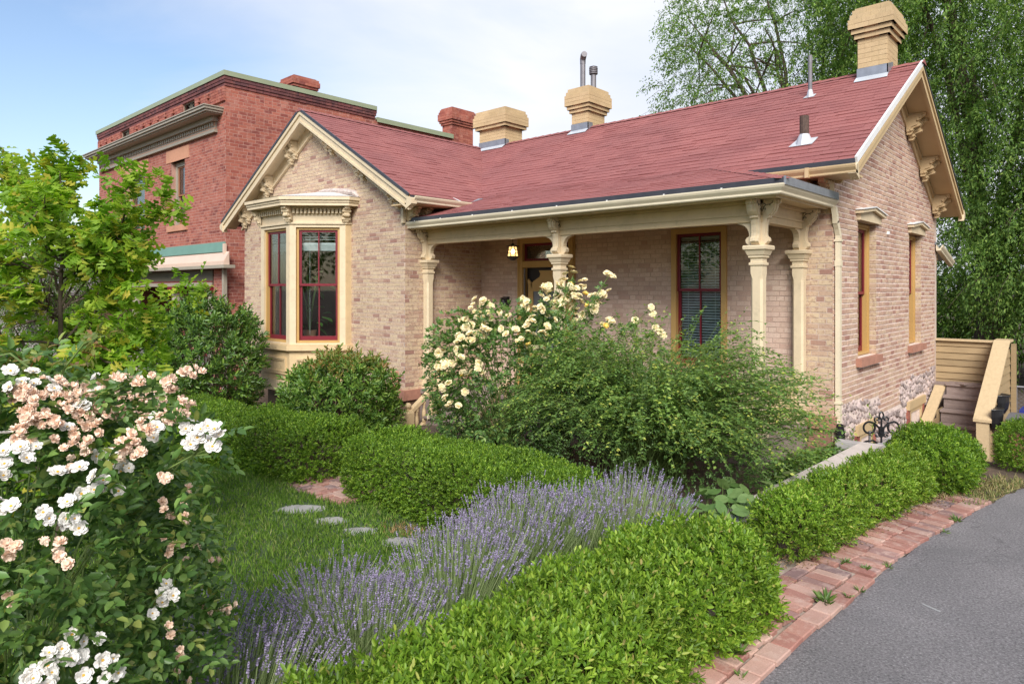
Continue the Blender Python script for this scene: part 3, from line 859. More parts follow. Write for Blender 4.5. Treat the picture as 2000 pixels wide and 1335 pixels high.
# ---- main gable trim (right end)
for ys, sy in ((ye, -1), (yb, 1)):
    A = np.array((xr, YRID, ZR - .045)); E = np.array((xr, ys, zmain(ys) - .045))
    m = MB(); m.prism([A, E, E - (0,0,.20), A - (0,0,.20)], (-.045, 0, 0)); m.build('fascia_board', TAN, cot)
    m = MB(); m.prism([A + (.025,0,-.03), E + (.025,0,-.03), E + (.025,0,-.09), A + (.025,0,-.09)], (-.025, 0, 0)); m.build('crown_moulding', TAN, cot)
    m = MB(); m.prism([A + (-.045,0,-.10), E + (-.045,0,-.10), E + (-.45,0,-.10), A + (-.45,0,-.10)], (0, 0, -.02)); m.build('soffit_board', TAN, cot)
    A2 = np.array((XR + .035, YRID, ZR - .17)); E2 = np.array((XR + .035, YRID + sy * 3.3, ZR - .17 - SL * 3.3))
    m = MB(); m.prism([A2, E2, E2 - (0,0,.22), A2 - (0,0,.22)], (-.03, 0, 0)); m.build('frieze_board', TAN, cot)
    m = MB(); m.prism([A2 + (.03,0,-.02), E2 + (.03,0,-.02), E2 + (.03,0,-.07), A2 + (.03,0,-.07)], (-.03, 0, 0)); m.build('frieze_moulding', TAN, cot)
    for t in (.28, .60, .92):
        y = YRID + sy * 3.3 * t
        for k in (-.07, .07): bracket(cot, (XR + .03, y + k, zmain(y + k) - .155), (1, 0, 0), D=.30, h=.36, w=.065, mat=TAN)
    z0 = zmain(ys) - .04
    m = MB(); m.prism([(xr + .03, ys, z0), (xr + .03, ys + sy*.10, z0 - .06), (xr + .03, ys + sy*.10, z0 - .15), (xr + .03, ys - sy*.05, z0 - .22)], (-.10, 0, 0)); m.build('eave_end', CREAM, cot)
# main front eave right of the porch roof
m = MB(); m.box(-4.6, xr - .05, ye + .01, YF, zmain(ye) - .18, zmain(ye) - .155); m.box(-4.6, xr - .05, ye - .018, ye + .02, zmain(ye) - .16, zmain(ye) - .02); m.build('eave_soffit', CREAM2, cot)
m = MB(); sweep(m, GUT, [(-3.82, ye - .02, zmain(ye) - .19), (xr + .03, ye - .02, zmain(ye) - .19)], [(0, -1, 0)] * 2); m.build('gutter', TAN, cot)
m = MB(); m.box(-3.25, -3.20, ye - .152, ye - .02, zmain(ye) - .197, zmain(ye) - .066); m.build('gutter_joint', TAN, cot)
m = MB(); m.box(-4.0, XR + .03, YF - .035, YF - .012, 3.50, 3.70); m.build('frieze_board', CREAM2, cot)
for x in (-3.62, -3.36, -3.13): bracket(cot, (x, YF - .02, 3.70), (0, -1, 0), D=.34, h=.34, w=.08, mat=CREAM2)
# rear lean-to eave seen past the corner
m = MB(); m.prism([(XR + .02, 16.3, 3.13), (XR + .02, 17.5, 2.83), (-6, 17.5, 2.83), (-6, 16.3, 3.13)], (0, 0, .06)); m.build('rear_eave_roof', LEAD, cot)
m = MB(); sweep(m, GUT, [(XR + .03, 16.32, 3.0), (XR + .03, 17.55, 2.70)], [(1, 0, 0)] * 2); m.build('rear_eave_gutter', GUTTER, cot)
bracket(cot, (XR - .1, 16.52, 2.98), (0, 1, 0), D=.35, h=.45, w=.09, mat=TAN)
m = MB(); m.box(-6, XR - .35, 16.51, 17.4, -.8, 2.8); m.build('rear_wall', TAN, cot)

# ---- chimneys
def chimney(x0, x1, y0, y1, zb, zs, zt, mat, pot=False, flash=True, course=.083, root=None):
    m = MB(); m.box(x0 + .012, x1 - .012, y0 + .012, y1 - .012, zb, zt - .03)
    ch = m.build('chimney', MORTR if mat is REDB else mat, root or cot)
    m = MB(); z = zb; k = 0
    h = zt - zs
    while z < zt - .01:
        if z < zs: e = 0
        else:
            t = (z - zs) / h
            e = .045 if t < .12 else .085 if t < .24 else .125 if t < .60 else .10 if t < .74 else .07 if t < .88 else .035
        z1 = min(z + course, zt)
        X0, X1, Y0, Y1 = x0 - e, x1 + e, y0 - e, y1 + e
        for (ax, L0, L1, q, s_) in (('x', X0, X1, Y0, -1), ('y', Y0, Y1, X1, 1), ('x', X0, X1, Y1, 1), ('y', Y0, Y1, X0, -1)):
            u = L0 - (0 if k % 2 else .11)
            while u < L1:
                a, b = max(u, L0), min(u + .222, L1); u += .222
                if b - a < .02: continue
                j = random.uniform(0, .003); a += .0015; b -= .0015
                if ax == 'x': m.box(a, b, *sorted((q + s_*j, q - s_*(.12 + e))), z + .004, z1)
                else: m.box(*sorted((q + s_*j, q - s_*(.12 + e))), a, b, z + .004, z1)
        z = z1; k += 1
    m.build('brickwork', mat, ch, kind='stuff')
    m = MB(); m.box(x0 + .05, x1 - .05, y0 + .05, y1 - .05, zt - .03, zt + .012); m.build('chimney_cap', PALE if mat is not REDB else MORTR, ch)
    if flash:
        m = MB(); m.box(x0 - .012, x1 + .012, y0 - .014, y0 + .002, zmain(y0) - .02, zmain(y0) + .19)
        m.prism([(x1 + .012, y0 - .014, zmain(y0) - .02), (x1 + .012, YRID, ZR), (x1 + .012, YRID, ZR + .10), (x1 + .012, y0 - .014, zmain(y0) + .19)], (-.014, 0, 0)); m.build('flashing', LEAD, ch)
        m = MB(); m.prism([(x0 - .02, y0 - .02, zmain(y0) + .03), (x1 + .02, y0 - .02, zmain(y0) + .03), (x1 + .04, y0 - .16, zmain(y0 - .16) + .025), (x0 - .02, y0 - .16, zmain(y0 - .16) + .025)], (0, 0, .008)); m.build('flashing_apron', plain('bright_flashing', (.62,.65,.68), .35, metal=.3), ch)
    return ch
c1 = chimney(-3.56, -3.10, 12.72, 13.40, 5.5, 6.46, 7.03, TANB)
c2 = chimney(-9.88, -9.41, 12.88, 13.55, 5.6, 6.34, 6.92, TANB)
c3 = chimney(-13.02, -12.08, 12.92, 13.58, 5.6, 6.36, 6.92, TANB)
m = MB(); m.tube([(-9.72, 13.1, 6.9), (-9.72, 13.1, 7.58)], .062, 12); m.tube([(-9.72, 13.1, 7.55), (-9.72, 13.1, 7.66), (-9.66, 13.05, 7.73), (-9.60, 13.0, 7.74)], [.066, .07, .075, .07], 12); m.build('flue_pipe', GALV, c2, smooth=False)
m = MB(); m.tube([(-9.52, 13.25, 6.9), (-9.52, 13.25, 7.33)], .065, 12)
for z in (7.30, 7.34, 7.38, 7.42): m.lathe([(.10, z), (.105, z + .012), (.10, z + .024)], (-9.52, 13.25, 0), 16)
m.lathe([(.085, 7.30), (.085, 7.46), (.10, 7.47), (.02, 7.50)], (-9.52, 13.25, 0), 16); m.build('flue_pipe', GALV, c2)
# roof vents
def vent(p, r, top, mat):
    n = np.array((0, -s_, c)); m = MB(); p = np.array(p)
    v = MB(); v.tube([p - (0,0,.1), (p[0], p[1], top)], r, 12); o = v.build('vent_pipe', mat, roof)
    m.lathe([(r*2.1, -.05), (r*1.5, .06), (r*1.12, .12), (r*1.1, .13)], p, 12)
    U_ = np.array((1., 0, 0)); V_ = np.array((0, c, s_))
    q = [p + U_*a*r*2.1 + V_*b*r*2.1 + n*.022 for a, b in ((-1.3,-1.1),(1.1,-1.0),(1.2,.9),(-1,1))]
    m.prism(q, n * .006); m.build('vent_boot', plain('pale_vent_boot', (.50,.51,.53), .45, metal=.2), roof)
vent((-4.20, 12.27, zmain(12.27)), .035, 6.27, GALV)
vent((-3.575, 10.2, zmain(10.2)), .065, 4.72, RUST)
# ------------------------------------------------------------------ bay window
bay = thing('bay_window', (0, 0, 0), None, None); bay.parent = cot; bay.location = Vector((-13.02, 7.6, 0)) - cot.location
def bplan(e, z):
    return [(-14.39-e,7.95,z),(-14.39-e,7.81-.414*e,z),(-13.6-.414*e,7.02-e,z),(-12.44+.414*e,7.02-e,z),(-11.65+e,7.81-.414*e,z),(-11.65+e,7.95,z)]
def bslab(name, mat, layers):
    m = MB()
    for e, z0, z1 in layers: m.prism(bplan(e, z0), (0, 0, z1 - z0))
    return m.build(name, mat, bay)
bslab('base_wall', plain('brown_base_paint', (.22,.145,.09), .7, .1, 3), [(-.13, -1.0, .16)])
bslab('skirt', CREAM, [(.07, .162, .345), (.05, .347, .37)])
bslab('panel_wall', CREAM2, [(0, .372, .96)])
bslab('sill', CREAM2, [(.045, .962, .985), (.085, .987, 1.085), (.06, 1.087, 1.10)])
bslab('frieze', CREAM, [(0, 3.50, 3.84), (.03, 3.50, 3.535)])
bslab('cornice', CREAM, [(.05, 3.80, 3.842), (.25, 3.845, 3.905), (.27, 3.907, 3.95), (.30, 3.952, 4.02)])
r2 = 1 / math.sqrt(2)
faces = [(Fr((-13.6, 7.02, 0), (1,0,0), (0,-1,0)), 1.16), (Fr((-12.44, 7.02, 0), (r2,r2,0), (r2,-r2,0)), 1.117), (Fr((-14.39, 7.81, 0), (r2,-r2,0), (-r2,-r2,0)), 1.117)]
for fr, L in faces:
    m = MB(); fr.ring(m, 0.002, L - .002, 1.102, 3.498, .125, 0, .11, wb=.03, wt=.06); m.build('post', CREAM, bay)
    sash_window(bay, fr, .125, L - .125, 1.13, 3.44, 2.29, casing=.05, d=.045, nu=2, st=.05, name='sash_frame', back=.2)
    m = MB(); fr.ring(m, .12, L - .12, .50, .83, .035, -.03, 0); fr.ring(m, .165, L - .165, .545, .785, .022, -.018, 0); m.build('panel_moulding', CREAM2, bay)
    n = int(L / .085)
    for i in range(n):
        u = .06 + (L - .12) * (i + .5) / n; m = MB(); fr.box(m, u - .022, u + .022, 3.71, 3.798, -.075, 0); m.build('dentil', CREAM, bay)
    um = unit_mesh(BLIND)
    R = Matrix(((fr.U[0], -fr.N[0], 0, 0), (fr.U[1], -fr.N[1], 0, 0), (0, 0, 1, 0), (0, 0, 0, 1)))
    for i, z in enumerate((3.30, 3.25, 3.20, 3.10, 3.085, 3.07, 3.055, 3.04, 3.025, 3.01, 2.995, 2.98)):
        o = bpy.data.objects.new('slat', um); o.matrix_basis = Matrix.Translation(Vector(fr.p(L/2, z, .17)) - Vector(wloc(bay))) @ R @ Matrix.Rotation(.25 if i < 3 else .9, 4, 'X') @ Matrix.Diagonal((L - .38, .05, .003, 1)); link(o, bay)
    m = MB(); fr.box(m, .18, L - .18, 3.33, 3.385, .15, .2); fr.box(m, .36, .364, 1.3, 3.33, .165, .169); m.build('blind_rail', BLIND, bay)
m = MB(); m.box(-11.66, -11.64, 7.825, 7.945, 1.1, 3.5); m.box(-11.70, -11.645, 7.80, 7.945, 1.102, 3.497); m.box(-14.40, -14.34, 7.80, 7.945, 1.102, 3.497); m.build('post', CREAM2, bay)
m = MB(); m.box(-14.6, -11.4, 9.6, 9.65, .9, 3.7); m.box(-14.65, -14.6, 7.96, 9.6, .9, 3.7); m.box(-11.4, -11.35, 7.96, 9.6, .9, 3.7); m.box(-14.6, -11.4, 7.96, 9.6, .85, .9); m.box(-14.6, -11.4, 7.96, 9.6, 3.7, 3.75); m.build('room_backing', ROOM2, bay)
for (x, y), out in (((-12.44, 7.02), (.38, -.92, 0)), ((-11.66, 7.80), (.92, -.38, 0)), ((-13.60, 7.02), (-.38, -.92, 0)), ((-14.38, 7.80), (-.92, -.38, 0))):
    bracket(bay, (x, y, 3.843), out, D=.20, h=.31, w=.10)
m = MB(); P0 = bplan(.31, 4.021); top = [(-13.75, 7.935, 4.22), (-13.3, 7.80, 4.24), (-12.74, 7.80, 4.24), (-12.3, 7.935, 4.22)]
V = P0 + top
m.add(V, [(1,2,7,6),(2,3,8,7),(3,4,9,8),(0,1,6),(4,5,9),(6,7,8,9),(5,4,3,2,1,0)]); m.build('bay_roof', PALE, bay)
m = MB(); rr = np.random.default_rng(3)
pth = [(-12.95, 7.915, 4.25), (-12.6, 7.915, 4.265), (-12.2, 7.915, 4.23), (-11.75, 7.915, 4.17), (-11.5, 7.92, 4.12), (-11.38, 7.92, 4.03)]
m.tube(pth, [.02,.045,.06,.065,.055,.02], 7); m.build('roof_parge', plain('rough_parge', (.50,.42,.38), .95, .3, 20, .9, 40), bay)
# house plant inside the bay
plant = thing('houseplant', (-12.9, 7.75, 1.1), 'big-leaved green houseplant seen through the bay window glass', 'plant')
m = MB()
for k in range(26):
    a = random.uniform(0, 2*PI); h = random.uniform(.25, 1.5); r = random.uniform(.15, .5); c0 = np.array((-12.9 + r*.9*math.cos(a), 7.75 + .5*r*math.sin(a), 1.15 + h)); t = np.array((math.cos(a), .6*math.sin(a), random.uniform(-.6, .3))); t = norm(t); sd_ = norm(np.cross(t, (0, 0, 1))); L = random.uniform(.18, .3); w = L*.33
    m.add([c0, c0 + t*L*.35 + sd_*w, c0 + t*L*.7 + sd_*w*.8, c0 + t*L - (0,0,.05), c0 + t*L*.7 - sd_*w*.8, c0 + t*L*.35 - sd_*w], [(0,1,2,3),(0,3,4,5)])
m.build('leaves', leaf_mat('houseplant_leaf', [(0, (.04,.10,.02)), (1, (.09,.20,.03))]), plant, kind='stuff')
m = MB()
for k in range(5):
    a = k*1.3; m.tube([(-12.9, 7.75, 1.25), (-12.9 + .1*math.cos(a), 7.75 + .07*math.sin(a), 1.9), (-12.9 + .3*math.cos(a), 7.75 + .15*math.sin(a), 2.5)], .012, 6)
m.build('stem', STEM, plant)
m = MB(); m.lathe([(.10, 1.10), (.14, 1.32), (.15, 1.34), (.13, 1.34), (.12, 1.30)], (-12.9, 7.75, 0), 14); m.build('pot', SANDR, plant)

# ------------------------------------------------------------------ porch
m = MB(); m.box(XW1 + .01, -3.40, 8.25, YF - .01, .26, .34); m.box(XW1 + .01, -3.43, 8.28, YF, -.6, .258); m.build('porch_floor', STEPW, cot)
m = MB(); m.box(XW1 + .01, -3.1, 8.07, YF - .02, 3.315, 3.345); m.build('porch_ceiling', CREAM2, cot)
YC, XC = 8.42, -3.51
m = MB()
m.box(XW1 + .005, XC + .075, YC - .065, YC + .065, 3.045, 3.313); m.box(XC - .065, XC + .065, YC + .067, YF - .005, 3.045, 3.312)
m.box(XW1 + .005, XC + .085, YC - .08, YC - .067, 3.13, 3.155); m.box(XW1 + .005, XC + .10, YC - .11, YC - .066, 3.27, 3.314)
m.box(XC + .067, XC + .08, YC - .08, YF - .01, 3.13, 3.155); m.box(XC + .066, XC + .11, YC - .11, YF - .01, 3.27, 3.311)
m.build('porch_beam', CREAM2, cot)
m = MB(); m.box(XW1 + .01, -3.15, 8.06, 8.085, 3.30, 3.47); m.box(-3.17, -3.145, 8.087, YF - .02, 3.30, 3.47); m.build('fascia_board', CREAM, cot)
m = MB(); sweep(m, GUT, [(XW1 - .03, 8.06, 3.318), (-3.145, 8.06, 3.318), (-3.145, 9.94, 3.318)], [(0,-1,0), (1,-1,0), (1,0,0)]); m.build('gutter', GUTTER, cot)
for x in (-9.7, -9.0, -8.2, -7.3, -6.4, -5.5, -4.6, -3.8):
    m = MB(); m.bar((x, 8.05, 3.46), (x + .02, 7.945, 3.43), .02, .008); m.bar((x + .02, 7.945, 3.425), (x + .02, 7.945, 3.45), .02, .01, (0,1,0)); m.build('gutter_hanger', WHITE, cot)
BRP = [(0,2.752),(.05,2.752),(.09,2.785),(.10,2.825),(.08,2.852),(.05,2.87),(.055,2.92),(.08,2.975),(.125,3.012),(.185,3.03),(.20,3.03),(.20,3.06),(0,3.06)]
CON = [(0,2.752),(.05,2.76),(.09,2.80),(.085,2.84),(.055,2.865),(.05,2.90),(.053,3.0),(.07,3.075),(.10,3.09),(.10,3.115),(.125,3.13),(.16,3.165),(.178,3.21),(.18,3.25),(.21,3.258),(.21,3.312),(0,3.312)]
def column(x, y, sides, consoles):
    m = MB(); V = []; F = []
    rings = [(.34,.075,.002),(.93,.075,.002),(1.04,.075,.026),(2.33,.075,.026),(2.41,.075,.002),(2.60,.075,.002)]
    for z, h, k in rings:
        for a, b in ((-h,-h+k),(-h+k,-h),(h-k,-h),(h,-h+k),(h,h-k),(h-k,h),(-h+k,h),(-h,h-k)): V.append((x+a, y+b, z))
    for i in range(len(rings) - 1):
        for k in range(8): F.append((i*8+k, i*8+(k+1) % 8, (i+1)*8+(k+1) % 8, (i+1)*8+k))
    m.add(V, F); m.box(x - .095, x + .095, y - .095, y + .095, .34, .46)
    col = m.build('porch_column', CREAM, cot)
    m = MB(); m.lathe([(.077,2.50),(.09,2.505),(.09,2.535),(.077,2.54)], (x, y, 0), sq=True)
    m.lathe([(.077,2.585),(.095,2.60),(.095,2.625),(.105,2.63),(.125,2.685),(.128,2.69),(.145,2.70),(.148,2.735),(.14,2.75),(.06,2.752)], (x, y, 0), sq=True); m.build('capital', CREAM, col)
    m = MB(); m.box(x - .055, x + .055, y - .068, y + .055, 2.752, 3.044); m.build('upper_post', CREAM, col)
    for d in sides:
        d = np.array(d, float); sd_ = np.array((-d[1], d[0], 0)); m = MB()
        m.prism([np.array((x, y, 0)) + d*(.056 + a) + np.array((0,0,b)) - sd_*.04 for a, b in BRP], sd_*.08); m.build('spandrel_bracket', CREAM, col)
    for d in consoles:
        d = np.array(d, float); sd_ = np.array((-d[1], d[0], 0)); m = MB(); base = np.array((x, y, 0)) + d*.05
        m.prism([base + d*a + np.array((0,0,b)) - sd_*.052 for a, b in CON], sd_*.104)
        m.prism([base + d*(a*1.07 + .004) + np.array((0,0,min(b + .002, 3.309))) - sd_*.02 for a, b in CON], sd_*.04)
        m.prism([base + d*a*.9 + np.array((0,0,b)) - sd_*.068 for a, b in CON if b > 3.09], sd_*.136)
        m.build('console', CREAM, col)
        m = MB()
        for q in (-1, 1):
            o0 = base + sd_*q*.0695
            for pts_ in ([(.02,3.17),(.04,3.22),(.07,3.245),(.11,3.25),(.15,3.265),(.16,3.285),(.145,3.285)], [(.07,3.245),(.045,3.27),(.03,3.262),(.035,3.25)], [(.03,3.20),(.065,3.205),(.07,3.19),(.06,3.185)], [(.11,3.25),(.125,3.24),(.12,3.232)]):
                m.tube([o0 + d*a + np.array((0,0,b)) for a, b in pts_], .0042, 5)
        m.build('cutout_dark', BLACK, col)  # black tubes stand in for the darkness seen through scroll cut-outs
    return col
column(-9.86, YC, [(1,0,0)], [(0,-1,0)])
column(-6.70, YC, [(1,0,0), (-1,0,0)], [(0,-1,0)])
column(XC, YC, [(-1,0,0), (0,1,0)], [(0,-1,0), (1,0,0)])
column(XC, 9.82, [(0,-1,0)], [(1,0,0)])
# railings
BAL = [(.022,0),(.03,.02),(.03,.06),(.02,.075),(.026,.09),(.034,.16),(.028,.25),(.017,.32),(.024,.335),(.017,.35),(.026,.37),(.03,.39),(.03,.44),(.02,.45)]
balm = MB(); balm.lathe(BAL, (0, 0, 0), 10); balmesh = meshdata('baluster', np.vstack(balm.V), balm.F, CREAM2, True)
def railing(a, b, n):
    a = np.array(a, float); b = np.array(b, float); m = MB()
    m.bar(a + (0,0,.95), b + (0,0,.95), .10, .045); m.bar(a + (0,0,.915), b + (0,0,.915), .07, .03); m.bar(a + (0,0,.455), b + (0,0,.455), .07, .04)
    r = m.build('porch_railing', CREAM2, cot)
    for i in range(n):
        p = a + (b - a) * (i + .5) / n; o = bpy.data.objects.new('baluster', balmesh); o.location = p + (0, 0, .475) - wloc(r); o.scale = (1, 1, .94); link(o, r)
railing((-9.78, YC, 0), (-9.28, YC, 0), 4); railing((-7.7, YC, 0), (-6.78, YC, 0), 7); railing((-6.62, YC, 0), (XC - .08, YC, 0), 22); railing((XC, YC + .08, 0), (XC, 9.74, 0), 9)
# steps down from the porch
for i, (y, z) in enumerate(((8.02, .17), (7.74, 0.0), (7.46, -.17))):
    m = MB(); m.box(-9.15, -7.75, y - .04, y + .27, z - .035, z); m.box(-9.12, -7.78, y, y + .26, -.75, z - .037); m.build('porch_step', STEPW, cot)
def steprail(x):
    m = MB(); m.bar((x, 7.45, .10), (x, 8.36, .72), .10, .065); m.bar((x, 7.45, .055), (x, 8.36, .675), .06, .03); m.bar((x, 7.47, -.34), (x, 8.36, .27), .08, .06)
    r = m.build('stair_rail', CREAM2, cot)
    for i in range(5):
        t = (i + .8) / 5.6; o = bpy.data.objects.new('baluster', balmesh); o.location = np.array((x, 7.47 + .9*t, -.31 + .61*t)) - wloc(r); o.scale = (1.15, 1.15, .82); link(o, r)
    m = MB(); m.box(x - .075, x + .075, 7.335, 7.485, -.9, .09); m.lathe([(.075,.09),(.055,.13),(.03,.14)], (x, 7.41, 0), sq=True); m.lathe([(.02,.135),(.03,.15),(.015,.165)], (x, 7.41, 0), 10)
    prof = [(.055*math.sin(t), .21 - .055*math.cos(t)) for t in np.linspace(.25, PI - .02, 9)]; m.lathe(prof, (x, 7.41, 0), 12)
    m.build('newel_post', CREAM2, r)
steprail(-9.2); steprail(-7.7)

# downspout and drain pipe
m = MB(); w = .075
pth = [(-3.06, 9.86, 3.33), (-3.05, 9.88, 3.22), (-3.05, 9.90, 3.13), (-3.05, 9.96, 3.04), (-3.045, 10.0, 2.95), (-3.045, 10.0, .40), (-3.03, 9.98, .30)]
for a, b in zip(pth, pth[1:]): m.bar(a, np.array(b) + norm(np.array(b) - np.array(a)) * .02, .062, .078, (0, 1, 0) if abs(a[2]-b[2]) > .05 else (0, 0, 1))
m.box(-3.084, -3.004, 9.955, 10.045, 2.52, 2.60); m.box(-3.09, -3.0, 9.95, 10.05, 2.86, 2.89); m.box(-3.09, -3.0, 9.95, 10.05, .62, .645); m.build('downspout', GUTTER, cot)
m = MB(); path = [(-3.04, 9.99, .33), (-3.0, 9.93, .22), (-2.98, 9.86, .10), (-2.97, 9.80, -.1), (-2.97, 9.77, -.25)]
P = []; R_ = []
for i in range(len(path) - 1):
    for k in range(10):
        t = k / 10; P.append(np.array(path[i]) * (1 - t) + np.array(path[i + 1]) * t); R_.append(.066 if k % 2 else .056)
m.tube(P, R_, 14); m.build('drain_pipe', PLAST, cot)
m = MB(); FG.box(m, .52, .60, 4.02, 4.20, -.05, 0); FG.box(m, .535, .585, 4.03, 4.19, -.062, -.05); m.build('wall_fixture', WHITE, cot)
m = MB(); FG.box(m, 2.75, 2.80, 3.12, 3.17, -.04, 0); m.build('wall_hook', WHITE, cot)

# lantern hanging in the porch
lx, ly, lz = -8.32, 9.1, 2.73
lan = thing('lantern', (lx, ly, lz), 'lit black hanging lantern with amber glass under the porch ceiling', 'lantern')
m = MB(); m.tube([(lx, ly, 3.02), (lx, ly, 3.315)], .006, 6); m.lathe([(.04,3.295),(.04,3.314)], (lx, ly, 0), 10); m.build('chain', BLACK, lan)
m = MB(); m.lathe([(.02,lz+.30),(.03,lz+.275),(.115,lz+.255),(.118,lz+.245),(.085,lz+.235)], (lx, ly, 0), 8)
for k in range(8):
    a = 2*PI*k/8 + PI/8; m.bar((lx + .078*math.cos(a), ly + .078*math.sin(a), lz + .24), (lx + .108*math.cos(a), ly + .108*math.sin(a), lz + .06), .011, .011)
for z, r in ((lz+.185, .087), (lz+.12, .099), (lz+.062, .108)):
    m.tube([(lx + r*math.cos(2*PI*k/8 + PI/8), ly + r*math.sin(2*PI*k/8 + PI/8), z) for k in range(9)], .006, 5)
m.lathe([(.108,lz+.06),(.10,lz+.04),(.055,lz+.012),(.045,lz+.0),(.02,lz-.01)], (lx, ly, 0), 8)
m.build('lantern_frame', BLACK, lan)
mm, nt, b_ = nodes('amber_glass'); b_.inputs['Base Color'].default_value = (.75,.5,.22,1); b_.inputs['Emission Color'].default_value = (1.0,.60,.22,1); b_.inputs['Emission Strength'].default_value = 1.1
m = MB(); m.lathe([(.074,lz+.238),(.103,lz+.063)], (lx, ly, 0), 8, PI/8); m.build('glass', mm, lan)
mm2, nt, b_ = nodes('lamp_bulb'); b_.inputs['Emission Color'].default_value = (1.0,.8,.5,1); b_.inputs['Emission Strength'].default_value = 9
m = MB(); a0 = math.atan2(-ly, -lx)
m.lathe([(.004,lz+.10),(.03,lz+.12),(.034,lz+.15),(.02,lz+.185),(.004,lz+.19)], (lx + .075*math.cos(a0), ly + .075*math.sin(a0), 0), 10); m.build('bulb', mm2, lan)
# mailbox on the porch wall
xm = -9.22
mb = thing('mailbox', (xm, YF - .06, 1.83), 'small black wall mailbox left of the front door', 'mailbox')
m = MB(); m.box(xm - .075, xm + .075, YF - .10, YF - .012, 1.84, 2.03); m.build('box', BLACK, mb)
m = MB(); m.prism([(xm - .08, YF - .012, 2.06), (xm - .08, YF - .11, 2.03), (xm - .08, YF - .11, 2.015), (xm - .08, YF - .012, 2.032)], (.16, 0, 0)); m.build('lid', BLACK, mb)
m = MB(); m.tube([(xm - .045, YF - .115, 1.90), (xm - .02, YF - .115, 1.97), (xm, YF - .115, 1.99), (xm + .02, YF - .115, 1.97), (xm + .045, YF - .115, 1.90)], .008, 6); m.box(xm - .04, xm + .04, YF - .106, YF - .10, 1.87, 1.90); m.build('ornament', GALV, mb)
# ------------------------------------------------------------------ the red brick building beyond
XB, YBF = -18.5, 8.53            # its right wall and its front wall
XBL, YBB = -29.1, 20.0
red = thing('brick_building', (-23.8, 14, -1.0), 'two-storey red brick building with flat roof and grey wooden cornice', 'building')
rb = Pieces()
FF = Fr((XBL, YBF, 0), (1,0,0), (0,-1,0)); FR = Fr((XB, YBF, 0), (0,1,0), (1,0,0))
LB = XB - XBL; DB = YBB - YBF
def bx(u, v, y=YBF):
    """point of the plane y seen at pixel (u, v) of the photograph's frame -> u along the front, z"""
    p = (u - 1000) / 1333; q = (565 - v) / 1333; d = y / (FWD[1] + RGT[1]*p); return d * (FWD[0] + RGT[0]*p) - XBL, 2.2 + q*d
ZT = 8.14
wz = []
for (u0, u1, zt, zb) in ((334, 361, 348, 440), (246, 283, 372, 462)):
    a = bx(u0, zt); b = bx(u1, zt); wz.append((a[0], b[0], 4.17, 6.15))
PZ = 2.35
holes = [w for w in wz] + [(.6, LB - .75, -.75, 2.76)]
vents_ = [(bx(358, 200)[0], bx(384, 200)[0], 7.42, 7.80), (bx(238, 250)[0], bx(256, 250)[0], 7.42, 7.80)]
brick_wall(red, rb, 'front', FF, [(0,-1.2),(LB,-1.2),(LB,ZT),(0,ZT)], holes + vents_, REDB, MORTR, course=.083, bl=.225, joint=.015, proud=.003, jit=.0015, thick=.3)
brick_wall(red, rb, 'side', FR, [(0,-1.2),(4.94,-1.2),(4.94,ZT),(0,ZT)], [], REDB, MORTR, course=.092, bl=.25, joint=.014, proud=.003, jit=.002, thick=.3)
brick_wall(red, rb, 'side2', Fr((XB, YBF + 4.945, 0), (0,1,0), (1,0,0)), [(0,2.5),(3.6,2.5),(3.6,7.78),(0,7.78)], [], REDB, MORTR, course=.092, bl=.25, joint=.014, proud=.003, jit=.002, thick=.3)
FB = Fr((XBL, YBF + 1.9, 0), (1,0,0), (0,-1,0))
brick_wall(red, rb, 'recess', FB, [(.3,-.75),(LB-.4,-.75),(LB-.4,2.75),(.3,2.75)], [(LB - 3.6, LB - 2.4, -.75, 1.9), (LB - 7.5, LB - 6.3, .1, 1.7)], REDB, MORTR, course=.083, bl=.225, joint=.011, proud=.005, thick=.2)
rb.finish(300, 'brick', 'brickwork')
m = MB(); m.box(XBL, XB - .32, YBF + .32, YBB, 2.8, 7.45); m.box(XBL, XB - .32, YBF + 2.15, YBB, -1.2, 2.79); m.box(XBL + .01, XBL + .3, YBF + .31, YBB - .01, -1.2, ZT - .01); m.build('wall', MORTR, red)
# corbelled bands under the coping
m = MB()
for fr, L in ((FF, LB), (FR, 4.94)):
    for z0, z1, o in ((7.80, 7.88, .03), (7.885, 7.967, .055), (7.97, 8.14, .07)):
        z = z0
        while z < z1 - .01:
            u = -o if fr is FF else -o
            while u < L + o:
                e = min(u + .225, L + o); fr.box(m, u + .003, e - .003, z + .004, min(z + .083, z1), -o - random.uniform(0, .004), .02); u += .225
            z += .083
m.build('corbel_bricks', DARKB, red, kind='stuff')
m = MB(); m.box(XBL - .08, XB + .085, YBF - .085, YBF + .3, ZT, ZT + .06); m.box(XBL - .10, XB + .10, YBF - .10, YBF - .083, ZT - .07, ZT + .065); m.box(XB + .083, XB + .10, YBF - .083, YBF + 5.0, ZT - .07, ZT + .065); m.box(XB - .3, XB + .082, YBF + .302, YBF + 5.0, ZT, ZT + .06); m.build('coping', COPING, red)
m = MB(); m.box(XB - .3, XB + .085, YBF + 5.002, YBF + 8.4, 7.78, 7.85); m.box(XB + .087, XB + .10, YBF + 5.002, YBF + 8.4, 7.70, 7.855); m.build('coping', COPING, red)
